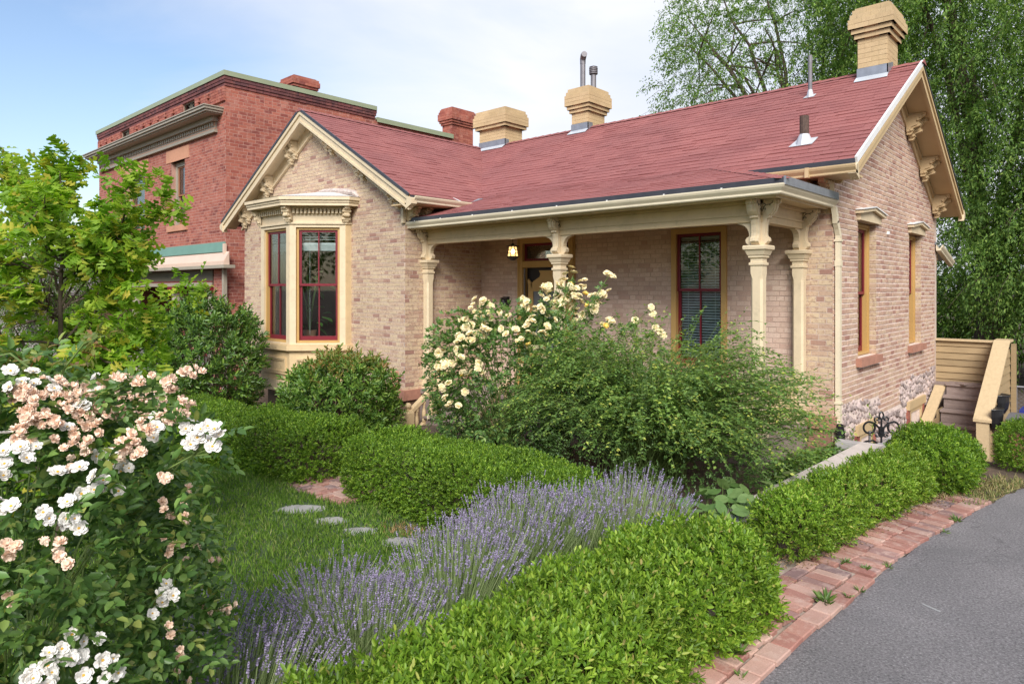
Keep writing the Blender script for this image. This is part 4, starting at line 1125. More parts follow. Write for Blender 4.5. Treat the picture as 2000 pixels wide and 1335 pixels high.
# cross-shaped brick ornaments between cornice and bands
cross = []; u = .35
while u < LB - .35:
    if not any(v[0] - .3 < u < v[1] + .3 for v in vents_): cross += [(u - .045, u + .045, 7.46, 7.74), (u - .13, u + .13, 7.555, 7.635)]
    u += .62
m = MB(); k = 0; z = 7.40
while z < 7.79:
    u = -(.11 if k % 2 else 0)
    while u < LB:
        for (a0, a1, c0, c1) in cutrects((max(u, 0), min(u + .213, LB), z, min(z + .072, 7.80)), cross + list(vents_)):
            if a1 - a0 > .012 and c1 - c0 > .012: FF.box(m, a0, a1, c0, c1, -.055 - random.uniform(0, .004), .005)
        u += .225
    z += .08; k += 1
m.build('ornament_bricks', REDB, red, kind='stuff')
for v in vents_:
    m = MB(); FF.box(m, v[0], v[1], v[2], v[3], .12, .15); fr_ = m.build('attic_vent', BLACK, red)
    m = MB(); FF.ring(m, v[0] + .01, v[1] - .01, v[2] + .01, v[3] - .01, .03, .03, .06)
    uc = (v[0] + v[1]) / 2; zc_ = (v[2] + v[3]) / 2
    for a in np.linspace(0, PI, 6)[:-1]:
        m.bar(FF.p(uc - .2*math.cos(a), zc_ - .17*math.sin(a), .045), FF.p(uc + .2*math.cos(a), zc_ + .17*math.sin(a), .045), .02, .02)
    m.tube([FF.p(uc + .1*math.cos(t), zc_ + .09*math.sin(t), .045) for t in np.linspace(0, 2*PI, 13)], .012, 5); m.build('grille', OLIVE2, fr_)
# wooden cornice
c0, c1 = bx(200, 300)[0], bx(424, 260)[0]
m = MB()
FF.box(m, c0, c1, 6.66, 6.90, -.05, .0); FF.box(m, c0 - .04, c1 + .04, 6.60, 6.69, -.10, 0)
FF.box(m, c0 - .05, c1 + .05, 6.902, 7.04, -.16, .0); FF.box(m, c0 - .3, c1 + .3, 7.042, 7.07, -.42, 0)
FF.box(m, c0 - .36, c1 + .36, 7.072, 7.13, -.48, 0); FF.box(m, c0 - .40, c1 + .40, 7.132, 7.20, -.53, 0); FF.box(m, c0 - .43, c1 + .43, 7.202, 7.23, -.56, .01)
corn = m.build('cornice', OLIVE, red)
n = 62
for i in range(n):
    u = c0 + .06 + (c1 - c0 - .12) * (i + .5) / n; m = MB(); FF.box(m, u - .04, u + .04, 6.79, 6.90, -.085, -.05); m.build('dentil', OLIVE, corn)
m = MB(); FF.box(m, c0 + .02, c1 - .02, 6.785, 6.899, -.0545, -.0505); m.build('dentil_ground', SANDR, corn)
m = MB(); FF.box(m, c0 - .045, c1 + .045, 6.691, 6.712, -.095, -.05); m.build('cornice_fillet', SANDR, corn)
# windows with sandstone lintels and sills
for i, w in enumerate(wz):
    fr2 = Fr(FF.p(0, 0, .14), FF.U, FF.N)
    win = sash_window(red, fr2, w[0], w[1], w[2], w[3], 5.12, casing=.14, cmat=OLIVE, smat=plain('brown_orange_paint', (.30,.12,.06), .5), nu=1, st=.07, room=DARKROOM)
    m = MB(); fr2.box(m, w[0] + .22, w[1] - .22, w[2] + .1, w[3] - .2, .3, .31); m.build('curtain', BLIND, win)
    m = MB(); FF.box(m, w[0] - .33, w[1] + .33, w[3], w[3] + .38, -.02, .12); m.build('lintel', SANDR, win)
    m = MB(); FF.box(m, w[0] - .22, w[1] + .22, w[2] - .18, w[2], -.06, .15); m.build('sill', SANDR, win)
# recessed front porch under a shallow pent roof
X0, X1 = XBL + .3, XB + .25
yf = YBF - .22
m = MB(); m.prism([(X1, YBF - .02, 3.24), (X1, YBF - .02, 2.95), (X1, yf + .05, 2.90), (X1, yf + .05, 2.98)], (X0 - X1, 0, 0)); m.box(XB - .05, XB + .06, YBF - .07, YBF - .004, 2.95, 3.46); m.build('porch_roof', SALMON, red)
m = MB(); m.box(X0, XB + .0, YBF - .06, YBF - .007, 3.24, 3.51); m.build('roof_flashing', TEAL, red)
m = MB(); m.box(X0 - .1, X1 + .22, yf - .05, yf + .1, 2.865, 2.955); m.build('porch_gutter', SALMON, red)
m = MB(); m.box(X0 - .14, X1 + .35, yf - .12, yf + .2, 2.775, 2.862); m.build('porch_fascia', OLIVE, red)
m = MB(); m.box(XBL + .61, XB - .76, YBF - .03, YBF + .25, 2.285, 2.755); m.box(XBL + .62, XB - .77, YBF + .26, YBF + 1.88, 2.72, 2.75); m.build('porch_beam', OLIVE2, red)
m = MB(); m.box(XBL + .62, XB - .77, YBF - .05, YBF - .03, 2.40, 2.44); m.build('beam_stripe', WINE, red)
m = MB(); m.box(XBL + .62, XB - .77, YBF - .06, YBF - .028, 2.287, 2.40); m.build('beam_trim', OLIVE, red)
for x in (XB - 1.0, XB - 3.6, XB - 7.0):
    m = MB(); m.lathe([(.19,-.74),(.19,-.55),(.15,-.53),(.16,.3),(.135,2.0),(.17,2.03),(.17,2.10)], (x, YBF + .1, 0), 16); col = m.build('porch_column', OLIVE, red, smooth=False)
    m = MB(); m.box(x - .21, x + .21, YBF - .1, YBF + .3, 2.10, 2.284); m.build('capital', WINE, col)
m = MB(); m.box(XB + .02, XB + .12, YBF - .12, YBF - .02, -1.0, 2.775); m.build('corner_downspout', OLIVE, red)
m = MB(); m.box(XBL + .31, XB - .76, YBF + .02, YBF + 1.9, -.9, -.752); m.build('porch_floor', OLIVE2, red)
m = MB(); m.box(XBL + .62, XB - .78, YBF + .06, YBF + .15, .27, .34); m.box(XBL + .62, XB - .78, YBF + .07, YBF + .14, -.66, -.60); rl = m.build('porch_railing', WINE, red)
um = unit_mesh(plain('grey_picket', (.25,.23,.22), .7))
for i in range(70):
    x = XB - 1.25 - i*.125; o = bpy.data.objects.new('picket', um); o.location = np.array((x, YBF + .09, -.165)) - wloc(rl); o.scale = (.06, .03, .86); link(o, rl)
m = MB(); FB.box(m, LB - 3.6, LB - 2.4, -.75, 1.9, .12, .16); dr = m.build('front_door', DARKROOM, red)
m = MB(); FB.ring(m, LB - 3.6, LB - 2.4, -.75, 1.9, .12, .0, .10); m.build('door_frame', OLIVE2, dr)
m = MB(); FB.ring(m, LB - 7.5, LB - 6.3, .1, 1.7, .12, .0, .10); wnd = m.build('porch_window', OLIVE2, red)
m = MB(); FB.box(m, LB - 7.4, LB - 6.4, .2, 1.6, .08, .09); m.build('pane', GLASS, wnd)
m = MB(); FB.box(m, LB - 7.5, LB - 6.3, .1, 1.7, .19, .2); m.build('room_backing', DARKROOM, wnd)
m = MB(); m.box(XB - 2.9, XB - 1.2, YBF - .5, YBF - .02, -1.05, -.86); m.build('porch_step', plain('red_step', (.30,.03,.035), .6), red)
# chimneys on the red building
chimney(-20.6, -20.0, 11.46, 12.2, 7.4, 8.65, 9.1, REDB, flash=False, root=red)
chimney(-18.98, -18.45, 16.9, 17.96, 3.5, 8.2, 8.86, REDB, flash=False, root=red)
# ------------------------------------------------------------------ ground
def sst(x): x = np.clip(x, 0, 1); return x * x * (3 - 2 * x)
def gz_(x, y):
    x = np.asarray(x, float); y = np.asarray(y, float)
    return -.4 * sst((-x - 7) / 5) * sst((y - 4.2) / 2.5) - .5 * sst((-x - 13.5) / 4) * sst((y - 1) / 4) - .75 * sst((y - 10.3) / 3.2) * sst((x + 4.2) / .9)
def sheet(name, xs, ys, dz, mat, keep=None, rough_=0.0):
    X, Y = np.meshgrid(xs, ys); Zz = gz_(X, Y) + dz + rough_ * (np.sin(X*3.1 + 1.7*np.sin(Y*2.3)) * np.sin(Y*2.7))
    V = np.stack([X, Y, Zz], -1).reshape(-1, 3); nx = len(xs); F = []
    for j in range(len(ys) - 1):
        for i in range(nx - 1):
            if keep is None or keep((xs[i] + xs[i+1]) / 2, (ys[j] + ys[j+1]) / 2): F.append((j*nx+i, j*nx+i+1, (j+1)*nx+i+1, (j+1)*nx+i))
    o = bpy.data.objects.new(name, meshdata(name, V, np.array(F), mat)); link(o); o['kind'] = 'structure'; return o
def soil_mat():
    m, nt, b = nodes('soil'); n = noise(nt, 4, 8, .65); r = ramp(nt, [(.3, (.055,.04,.028)), (.55, (.11,.075,.05)), (.75, (.19,.13,.085))]); nt.links.new(n, r.inputs['Fac'])
    nt.links.new(r.outputs['Color'], b.inputs['Base Color']); b.inputs['Roughness'].default_value = .95; bump(nt, b, noise(nt, 22, 6, .7), .9, .03); return m
def asphalt_mat():
    m, nt, b = nodes('asphalt'); n = noise(nt, 62, 5, .8); r = ramp(nt, [(.34, (.075,.068,.07)), (.48, (.195,.181,.185)), (.60, (.28,.262,.266)), (.70, (.54,.51,.51))]); nt.links.new(n, r.inputs['Fac'])
    n2 = noise(nt, 1.1, 5, .6); r2 = ramp(nt, [(.3, (.80,.80,.81)), (.7, (1.16,1.15,1.14))]); nt.links.new(n2, r2.inputs['Fac'])
    base = mixc(nt, 'MULTIPLY', 1.0, r.outputs['Color'], r2.outputs['Color'])
    vo = nt.nodes.new('ShaderNodeTexVoronoi'); vo.feature = 'DISTANCE_TO_EDGE'; vo.inputs['Scale'].default_value = .42
    wv = nt.nodes.new('ShaderNodeVectorMath'); wv.operation = 'ADD'; n3 = nt.nodes.new('ShaderNodeTexNoise'); n3.inputs['Scale'].default_value = 2.6; n3.inputs['Detail'].default_value = 6
    nt.links.new(wpos(nt), n3.inputs['Vector']); nt.links.new(wpos(nt), wv.inputs[0]); nt.links.new(n3.outputs['Color'], wv.inputs[1]); nt.links.new(wv.outputs[0], vo.inputs['Vector'])
    ck = ramp(nt, [(0, (.45,.44,.45)), (.006, (1,1,1))]); nt.links.new(vo.outputs['Distance'], ck.inputs['Fac']); base = mixc(nt, 'MULTIPLY', .7, base, ck.outputs['Color'])
    n4 = noise(nt, 5, 6, .7); st_ = ramp(nt, [(.60, (1,1,1)), (.72, (.80,.79,.80))]); nt.links.new(n4, st_.inputs['Fac']); base = mixc(nt, 'MULTIPLY', 1.0, base, st_.outputs['Color'])
    nt.links.new(base, b.inputs['Base Color']); b.inputs['Roughness'].default_value = .85
    bump(nt, b, noise(nt, 60, 5, .8), 1.0, .02); return m
SOIL = soil_mat()
xs = np.concatenate([np.linspace(-900, -40, 8)[:-1], np.linspace(-40, 6, 93), np.linspace(6, 900, 8)[1:]]); ys = np.concatenate([np.linspace(-900, -10, 8)[:-1], np.linspace(-10, 40, 101), np.linspace(40, 900, 8)[1:]])
sheet('ground', xs, ys, 0, SOIL)
TURF = plain('turf_soil', (.055,.085,.03), .95, .3, 5, .5, 40)
sheet('lawn', np.linspace(-14, -3.4, 54), np.linspace(-3, 4.35, 38), .006, TURF, keep=lambda x, y: y < 4.1 + .1*math.sin(x*2) and x < -3.55 + .2*math.sin(y*2))
# driveway: its left edge follows the pavers
EDGE = [(-1.62,-6),(-1.60,1.0),(-1.583,3.715),(-1.566,4.37),(-1.521,5.02),(-1.46,6.10),(-1.337,7.15),(-1.199,8.05),(-.963,9.32),(-.72,9.6),(-.2,9.95),(1.2,10.4),(7,11.2)]
def ex(y):
    return float(np.interp(y, [e[1] for e in EDGE], [e[0] for e in EDGE]))
m = MB(); yy = np.linspace(-6, 10.6, 121); V = []; F = []
for i, y in enumerate(yy):
    e = ex(y) + .012*math.sin(y*9.1) + .008*math.sin(y*23) + .006*random.uniform(-1, 1)
    for x, z in ((e, -.02), (e + .015, .012), (e + .4, .018), (max(1.5, e + .6), .02), (max(6, e + .9), .0)): V.append((x, y, z))
for i in range(len(yy) - 1):
    for k in range(4): F.append((i*5+k, i*5+k+1, (i+1)*5+k+1, (i+1)*5+k))
m.add(V, F); drv = m.build('driveway', asphalt_mat()); drv['kind'] = 'structure'
m = MB(); cr_ = [(-1.10,5.42),(-1.06,5.40),(-1.02,5.385),(-.985,5.37)]
for i in range(len(cr_)-1): m.bar((*cr_[i], .0195), (*cr_[i+1], .0195), .012, .005)
m.build('paint_fleck', plain('white_scuff', (.30,.30,.295), .8), drv)
# brick edging along the driveway: rows of worn bricks, each its own piece
PAV = brick_mat('paver_brick', [(0, (.29,.13,.105)), (.25, (.38,.19,.15)), (.5, (.44,.25,.20)), (.72, (.50,.33,.265)), (.86, (.30,.17,.15)), (1, (.20,.145,.145))], (.54,.38,.32), .55, 12, soot=.3)
m = MB(); yy = np.linspace(1.5, 8.5, 60); V = []; F = []
PL_ = [(1.5,-2.1),(3.0,-2.1),(4.6,-2.12),(5.45,-2.05),(5.95,-1.92),(6.7,-1.80),(7.4,-1.70),(8.35,-1.50),(9.4,-1.22),(10.2,-1.0)]
pl = lambda y: float(np.interp(y, [p[0] for p in PL_], [p[1] for p in PL_]))
for y in yy:
    for x in (pl(y) - .1, ex(y) + .02): V.append((x, y, .012))
for i in range(len(yy) - 1): F.append((2*i, 2*i+1, 2*i+3, 2*i+2))
m.add(V, F); edging = m.build('brick_edging', plain('sandy_joint', (.34,.27,.22), .95, .25, 8, .6, 40)); edging['kind'] = 'structure'
um = unit_mesh(PAV, meshdata('paver', [(-.5,-.5,0),(.5,-.5,0),(.5,.5,0),(-.5,.5,0),(-.5,-.5,.8),(.5,-.5,.8),(.5,.5,.8),(-.5,.5,.8),(-.47,-.45,1),(.47,-.45,1),(.47,.45,1),(-.47,.45,1)],
    [(0,1,5,4),(1,2,6,5),(2,3,7,6),(3,0,4,7),(4,5,9,8),(5,6,10,9),(6,7,11,10),(7,4,8,11),(8,9,10,11)], []))
def paver(x, y, ang, L, w, z=.012, tilt=.02):
    o = bpy.data.objects.new('brick', um); o.location = (x, y, z + random.uniform(-.002, .008)); o.rotation_euler = (random.gauss(0, tilt), random.gauss(0, tilt), ang + random.gauss(0, .02)); o.scale = (L, w, .03); link(o, edging)
y = 1.6
while y < 8.5:
    e = ex(y); l = pl(y); slope = (ex(y + .2) - ex(y - .2)) / .4; a = -math.atan(slope)
    if y < 5.55:
        # a border course by the asphalt, then bricks laid across, then another lengthwise course
        h = random.choice((.20, .205, .21)); x = e - .065
        paver(e - .028, y, a + PI/2, h*.97, .125 if random.random() < .7 else .14)
        k = 2; step = h / k
        for j in range(k): paver(e - .232 + random.uniform(-.01, .01), y - h/2 + step*(j+.5), a - .04, .235 if random.random() < .8 else .19, step*.88)
        paver(e - .415, y + random.uniform(-.01, .01), a + PI/2, h*.96, .115)
        y += h
    else:
        h = .088; wtot = e - l; n = max(1, round(wtot / .22)); L = wtot / n
        off = random.uniform(-.03, .03)
        for j in range(n): paver(e + .025 - L*(j + .5) + off*(.3 if j == 0 else 1), y + slope*0 + random.uniform(-.006, .006), a - .10, L*.96, h*.9)
        y += h
# brick walk between the two hedges
walk = MB(); walk.box(-7.0, -6.05, 3.93, 4.6, -.01, .008); walk.prism([(-7.0, 4.6, .0), (-6.1, 4.6, .0), (-7.8, 7.6, -.2), (-9.1, 7.6, -.32)], (0, 0, .012)); walk = walk.build('brick_walk', plain('sand_joint', (.25,.17,.13), .95)); walk['kind'] = 'structure'
for i in range(10):
    for j in range(7):
        x, y_ = -6.98 + .105*i + .05, 3.98 + .105*j
        if (i + j) % 2 == 0:
            o = bpy.data.objects.new('brick', um); o.location = (x, y_, .006 + random.uniform(0, .006)); o.scale = (.198, .096, .03); o.rotation_euler = (0, 0, PI/2 if (i // 2 + j) % 2 else 0); link(o, walk)
# stepping stones in the lawn
FLAG = plain('grey_flagstone', (.30,.285,.265), .9, .25, 9, .8, 25, dirt=.45)
for (cx, cy, rx, ry, lab) in ((-6.16, 3.60, .27, .155, 'pale stepping stone nearest the brick walk between the hedges'), (-5.64, 3.62, .17, .11, 'small grey stepping stone, second from the brick walk, half hidden by grass'), (-5.21, 3.64, .19, .115, 'grey stepping stone between the small one and the dry grass patch'), (-4.72, 3.72, .19, .12, 'grey stepping stone beside the dry straw patch and the lavender')):
    pts = []
    for k in range(9):
        t = 2*PI*k/9; r = random.uniform(.85, 1.12); a_, b_2 = rx*r*math.cos(t), ry*r*math.sin(t); pts.append((cx + a_*.74 - b_2*.67, cy + a_*.67 + b_2*.74, -.03))
    m = MB(); m.prism(pts, (0, 0, .038)); m.build('stepping_stone', FLAG, None, label=lab, cat='stepping stone', group='stepping stones across the lawn', loc=(cx, cy, 0))
# low concrete wall
m = MB(); m.prism([(-2.72, 5.25, -.2), (-2.46, 5.25, -.2), (-2.36, 9.5, -.2), (-2.62, 9.5, -.2)], (0, 0, .44)); m.build('garden_wall', CONC, None, label='low pale concrete kerb wall between hedge and sprawling shrub', cat='wall', loc=(-2.5, 7.3, 0))
well = thing('window_well', (-2.7, 10.3, 0), 'grey concrete window well curb with black iron scrollwork standing in it', 'window well')
m = MB(); m.box(-2.95, -2.35, 9.55, 9.72, -.2, .20); m.box(-2.52, -2.35, 9.722, 10.9, -.2, .18); m.build('curb', plain('grey_concrete', (.36,.34,.33), .9, .15, 5, .4, 40), well)
# wrought-iron scroll ornament
sc = thing('iron_scroll', (-2.62, 9.85, .1), 'black wrought iron scroll trellis in front of the stone foundation', 'trellis')
T0 = Fr((-2.49, 9.93, .035), RGT, -FWD)
def spiral(cx, cz, r0, turns, a0, sg, n=26, grow=.18):
    return [(cx + sg*(r0*(1 - (1 - grow)*t)) * math.cos(a0 + turns*2*PI*t), cz + (r0*(1 - (1 - grow)*t)) * math.sin(a0 + turns*2*PI*t)) for t in np.linspace(0, 1, n)]
m = MB()
def tb(pts, r=.013): m.tube([T0.p(u, z) for u, z in pts], r, 6)
for sg in (-1, 1):
    tb([(sg*.01, .22), (sg*.03, .34), (sg*.09, .40), (sg*.16, .42)] + [(sg*.16 + sg*.075*math.sin(t), .345 + .075*math.cos(t)) for t in np.linspace(.2, 5.3, 16)], .014)
    tb([(sg*.01, .05), (sg*.04, .13), (sg*.11, .175), (sg*.185, .165)] + [(sg*.185 + sg*.072*math.sin(t), .095 + .07*math.cos(t)) for t in np.linspace(.2, 5.2, 16)], .014)
    tb(spiral(sg*.055, .455, .042, 1.1, -1.2, sg), .011); tb(spiral(sg*.06, .245, .04, 1.1, .6, sg), .011); tb(spiral(sg*.06, .07, .045, 1.1, .6, sg), .011)
    tb([(0, .44), (sg*.03, .50), (sg*.018, .54), (0, .555)], .011)
tb([(0, 0), (0, .46)], .013)
for z in (.10, .29, .33): m.tube([T0.p(0, z, -.02), T0.p(0, z, .02)], .032, 8)
m.build('scrollwork', BLACK, sc)
m = MB()
for u in (-.155, .15): m.bar(T0.p(u, -.3), T0.p(u, .30), .022, .022, RGT)
m.build('support_bar', GALV, sc)

# ------------------------------------------------------------------ timber steps at the rear right
st = thing('timber_steps', (-2.3, 13.5, 0), 'weathered wooden steps with tan boarded side walls at the rear corner', 'steps')
SIDING = plain('tan_siding', (.33,.235,.125), .6, .12, 3, .25, 25, sc3=(1.5, 9, 9), per=.10); CAP = plain('tan_cap_rail', (.53,.40,.235), .6, .08, 3, .25, 25, sc3=(8, 1.5, 8), dirt=.12)
XS0, XS1, yb_ = -2.84, -2.04, 16.5
for i in range(11):   # back wall boards
    z = -.32 + i*.135
    m = MB(); m.prism([(-3.30, yb_ - .02, z), (-3.30, yb_ - .045, z + .01), (-3.30, yb_ - .022, z + .142), (-3.30, yb_, z + .142)], (1.42, 0, 0)); m.build('board', SIDING, st)
m = MB(); m.box(-3.32, -1.86, yb_ - .10, yb_ + .08, 1.145, 1.185); m.build('cap_rail', CAP, st)
m = MB(); m.box(-3.30, -1.88, yb_ + .001, yb_ + .05, -1.4, 1.14); m.build('wall_frame', SIDING, st)
for y_, z in ((14.62, -.86), (14.90, -.62), (15.18, -.38), (15.46, -.14), (15.74, .10), (16.0, .32)):
    m = MB(); m.box(XS0, XS1 - .005, y_ - .03, y_ + .33 if z < .3 else yb_ - .05, z - .04, z); m.build('tread', STEPW, st)
    m = MB(); m.box(XS0 + .01, XS1 - .006, y_ + .012, y_ + .03, z - .235, z - .042); m.build('riser', STEPW, st)
m = MB(); m.bar((-2.6, 15.97, .326), (-2.35, 16.3, .326), .22, .02); m.build('loose_board', STEPW, st)
m = MB(); m.box(-3.08, XS0 - .002, 16.05, yb_ - .05, -.9, .30); m.build('landing', STEPW, st)
# outer side wall: sloping cap, post, siding boards
XO0, XO1 = -2.03, -1.86
y0s, y1s = 13.97, 16.2
zcap = lambda y: -.02 + 1.20 * min(1, max(0, (y - y0s) / (y1s - y0s)))
m = MB(); m.prism([(XO0 - .04, y0s - .06, zcap(y0s) - .03), (XO1 + .05, y0s - .06, zcap(y0s) - .03), (XO1 + .05, y1s, 1.165), (XO0 - .04, y1s, 1.165)], (0, 0, .045)); m.prism([(XO0 - .04, y1s + .003, 1.167), (XO1 + .05, y1s + .003, 1.167), (XO1 + .06, yb_ + .09, 1.175), (XO0 - .04, yb_ + .09, 1.175)], (0, 0, .045)); m.build('cap_rail', CAP, st)
one('post', CAP, st, 'box', XO0, XO1 + .01, y0s - .03, y0s + .12, -1.3, zcap(y0s) - .035)
one('post', SIDING, st, 'box', XO1 + .04, XO1 + .12, yb_ - .1, yb_ + .0, -1.4, 1.14)
for i in range(15):
    z = -1.0 + i*.145; ys_ = y0s + .13
    if z + .14 > -.1: ys_ = max(ys_, y0s + (z + .2) / 1.20 * (y1s - y0s))
    if ys_ > 16.3 or z > 1.0: continue
    m = MB(); m.prism([(XO1 + .01, ys_, z), (XO1 + .035, ys_, z + .004), (XO1 + .015, ys_, z + .148), (XO1 - .008, ys_, z + .148)], (0, yb_ - ys_, 0)); m.build('board', SIDING, st)
m = MB(); m.prism([(XO1 - .01, y0s + .12, -1.3), (XO1 - .01, yb_, -1.3), (XO1 - .01, yb_, 1.12), (XO1 - .01, y1s, 1.12), (XO1 - .01, y0s + .12, -.05)], (-.15, 0, 0)); m.build('wall_frame', SIDING, st)
# inner low side wall by the house
m = MB(); m.prism([(-3.04, 14.62, -.42), (-2.85, 14.62, -.42), (-2.85, 16.05, .22), (-3.04, 16.05, .22)], (0, 0, .045)); m.build('cap_rail', CAP, st)
for i in range(6):
    z = -1.0 + i*.145; ys_ = 14.68 if z + .14 < -.42 else 14.68 + (z + .56) / .64 * 1.40
    if ys_ > 16: continue
    m = MB(); m.box(-2.87, -2.852, ys_, 16.1, z, z + .14); m.build('board', SIDING, st)
one('post', CAP, st, 'box', -3.02, -2.872, 14.64, 14.74, -1.4, -.42)
for k, (y_, z_, lab) in enumerate(((14.12, .05, 'black half-round planter pot hooked on the step wall, lower one'), (14.85, .20, 'black half-round planter pot hooked on the step wall, upper one'))):
    w_ = thing('wall_planter', (XO1 + .045, y_, z_), lab, 'planter', 'half-round pots on the step wall')
    m = MB(); V = []; F = []
    cx, R0 = XO1 + .045, .19
    rings = [(1.0, .12), (.97, .0), (.85, -.11), (.55, -.20), (.12, -.24)]
    for s2, zz in rings:
        for q in range(9): V.append((cx + R0*s2*math.sin(PI*q/8)*.8, y_ - R0*s2*math.cos(PI*q/8), z_ + zz))
    for i in range(len(rings) - 1):
        for q in range(8): F.append((i*9+q, i*9+q+1, (i+1)*9+q+1, (i+1)*9+q))
        F.append((i*9+8, i*9, (i+1)*9, (i+1)*9+8))
    F.append(tuple(range(8, -1, -1))); m.add(V, F); m.build('bowl', PLAST, w_)
    m = MB(); m.tube([V[q] for q in range(9)], .012, 6); m.build('rim', PLAST, w_)
# wheelie bin at the frame edge
bn = thing('rubbish_bin', (-1.25, 14.4, -.9), 'brown plastic rubbish bin with grey lid beside the timber steps', 'bin')
BR = plain('brown_plastic', (.20,.085,.06), .5, .08, 3, .05)
m = MB(); bV = [(-1.52,14.05,-.9),(-1.0,14.05,-.9),(-1.0,14.57,-.9),(-1.52,14.57,-.9),(-1.60,13.97,-.03),(-.92,13.97,-.03),(-.92,14.65,-.03),(-1.60,14.65,-.03)]
m.add(bV, [(3,2,1,0),(4,5,6,7),(0,1,5,4),(1,2,6,5),(2,3,7,6),(3,0,4,7)]); m.build('body', BR, bn)
one('rim', BR, bn, 'box', -1.63, -.89, 13.94, 14.68, -.028, .01)
m = MB(); m.prism([(-1.62, 13.93, .012), (-.90, 13.93, .012), (-.90, 14.3, .06), (-1.62, 14.3, .06)], (0, 0, .03)); m.prism([(-1.62, 14.302, .06), (-.90, 14.302, .06), (-.90, 14.69, .03), (-1.62, 14.69, .03)], (0, 0, .03)); m.build('lid', GALV, bn)
b2 = thing('storage_box', (-1.3, 15.3, -.9), 'blue plastic crate with pale lid behind the rubbish bin', 'crate')
one('body', plain('blue_plastic', (.03,.04,.22), .4), b2, 'box', -1.55, -.85, 15.05, 15.55, -.9, .06)
m = MB(); m.bar((-1.35, 15.1, .09), (-.8, 15.5, .22), .35, .03); m.build('lid', TAN, b2)
# chain-link fence beyond
fc = thing('chain_link_fence', (-2, 19.5, -.3), 'grey chain-link fence with steel posts beyond the timber steps', 'fence')
FZ0, FZ1 = -1.1, -.02
m = MB(); m.tube([(-2.9, 19.2, FZ1), (3, 19.9, FZ1)], .025, 8); m.build('top_rail', GALV, fc)
for x in (-2.05, .4, 2.8):
    m = MB(); m.tube([(x, 19.2 + (x + 2.9)*.119, -1.3), (x, 19.2 + (x + 2.9)*.119, FZ1 + .03)], .03, 8); m.build('post', GALV, fc)
m = MB(); n = 60
for i in range(n):
    for sg in (-1, 1):
        x0 = -2.9 + i*.1; x1 = x0 + sg*1.2
        m.bar((x0, 19.2 + (x0 + 2.9)*.119, FZ0), (min(3, max(-2.9, x1)), 19.2 + (min(3, max(-2.9, x1)) + 2.9)*.119, FZ0 + 1.08*(abs(min(3, max(-2.9, x1)) - x0)/1.2)), .005, .005)
m.build('wire_mesh', GALV, fc, kind='stuff')
# neighbour's roof far left
nh = thing('distant_house', (-38, 9, -1), 'distant low house with grey shingle roof behind the small oak', 'house')
m = MB(); m.box(-44, -33, 8, 16, -1.2, 2.0); m.build('wall', plain('grey_wall', (.3,.27,.24), .9), nh)
m = MB(); m.prism([(-44.5, 7.5, 1.95), (-32.5, 7.5, 1.95), (-35.5, 12, 4.6), (-41.5, 12, 4.6)], (0, 0, .12)); m.prism([(-32.5, 7.5, 1.95), (-32.5, 16.5, 1.95), (-35.5, 12, 4.6)], (0, 0, .12)); m.build('roof', plain('grey_shingle', (.17,.15,.15), .9, .25, 3, .6, 25, sc3=(1, 1, 6)), nh)
m = MB(); m.box(-41, -39.6, 7.96, 8.0, .2, 1.5); m.box(-37.2, -35.8, 7.96, 8.0, .2, 1.5); m.build('window', DARKROOM, nh)
# ------------------------------------------------------------------ vegetation helpers
def leaf_obj(name, P, D, N, L, Wd, mat, parent=None, shape=4, fold=.25, kind='stuff', curl=.15, **k):
    """leaf blades: base P, direction D, face normal N, length L, width Wd (arrays)"""
    P = np.asarray(P, float); n = len(P); D = norm(D); N = norm(N - D * (N * D).sum(1, keepdims=True)); Sd = np.cross(D, N)
    L = np.broadcast_to(np.asarray(L, float).reshape(-1, 1), (n, 1)); Wd = np.broadcast_to(np.asarray(Wd, float).reshape(-1, 1), (n, 1)) / 2
    up = N * Wd * fold; tip = P + D * L - N * L * curl
    if shape == 4:
        V = np.stack([P, P + D*L*.45 + Sd*Wd + up, tip, P + D*L*.45 - Sd*Wd + up], 1).reshape(-1, 3)
        b = np.arange(n)[:, None] * 4
        F = np.concatenate([b + [0, 1, 2], b + [0, 2, 3]])
        me = meshdata(name, V - wloc(parent), F, mat)
    else:
        V = np.stack([P, P + D*L*.28 + Sd*Wd*.9 + up, P + D*L*.68 + Sd*Wd*.8 + up - N*L*curl*.4, tip, P + D*L*.68 - Sd*Wd*.8 + up - N*L*curl*.4, P + D*L*.28 - Sd*Wd*.9 + up], 1).reshape(-1, 3)
        b = np.arange(n)[:, None] * 6
        F = np.concatenate([b + [0, 1, 2, 3], b + [0, 3, 4, 5]])
        me = meshdata(name, V - wloc(parent), F, mat)
    o = bpy.data.objects.new(name, me); link(o, parent)
    return tag(o, kind=kind, **k)

def rvec(n): return norm(rng.normal(size=(n, 3)))
def lump(p, f=2.0, ph=0.0):
    x, y, z = p[:, 0]*f + ph, p[:, 1]*f + ph*1.3, p[:, 2]*f
    return (np.sin(x + 1.3*np.sin(y*1.1)) * np.sin(y*1.2 + 1.1*np.sin(z)) + .6*np.sin(2.3*x + z*1.7)*np.sin(2.1*y - z) + .4*np.sin(4.7*x - y)*np.sin(4.1*z + y*3.9)) / 1.6

def scatter(sdf, lo, hi, n, d0, d1, bias=True):
    lo = np.array(lo); hi = np.array(hi); out = []; got = 0
    for _ in range(60):
        p = rng.uniform(lo, hi, (n * 4, 3)); d = sdf(p); p = p[(d > -d0) & (d < d1)]
        out.append(p); got += len(p)
        if got >= n: break
    P = np.vstack(out)[:n]; e = 1e-3
    G = np.stack([sdf(P + e*np.eye(3)[k]) - sdf(P - e*np.eye(3)[k]) for k in range(3)], 1)
    return P, norm(G), sdf(P)

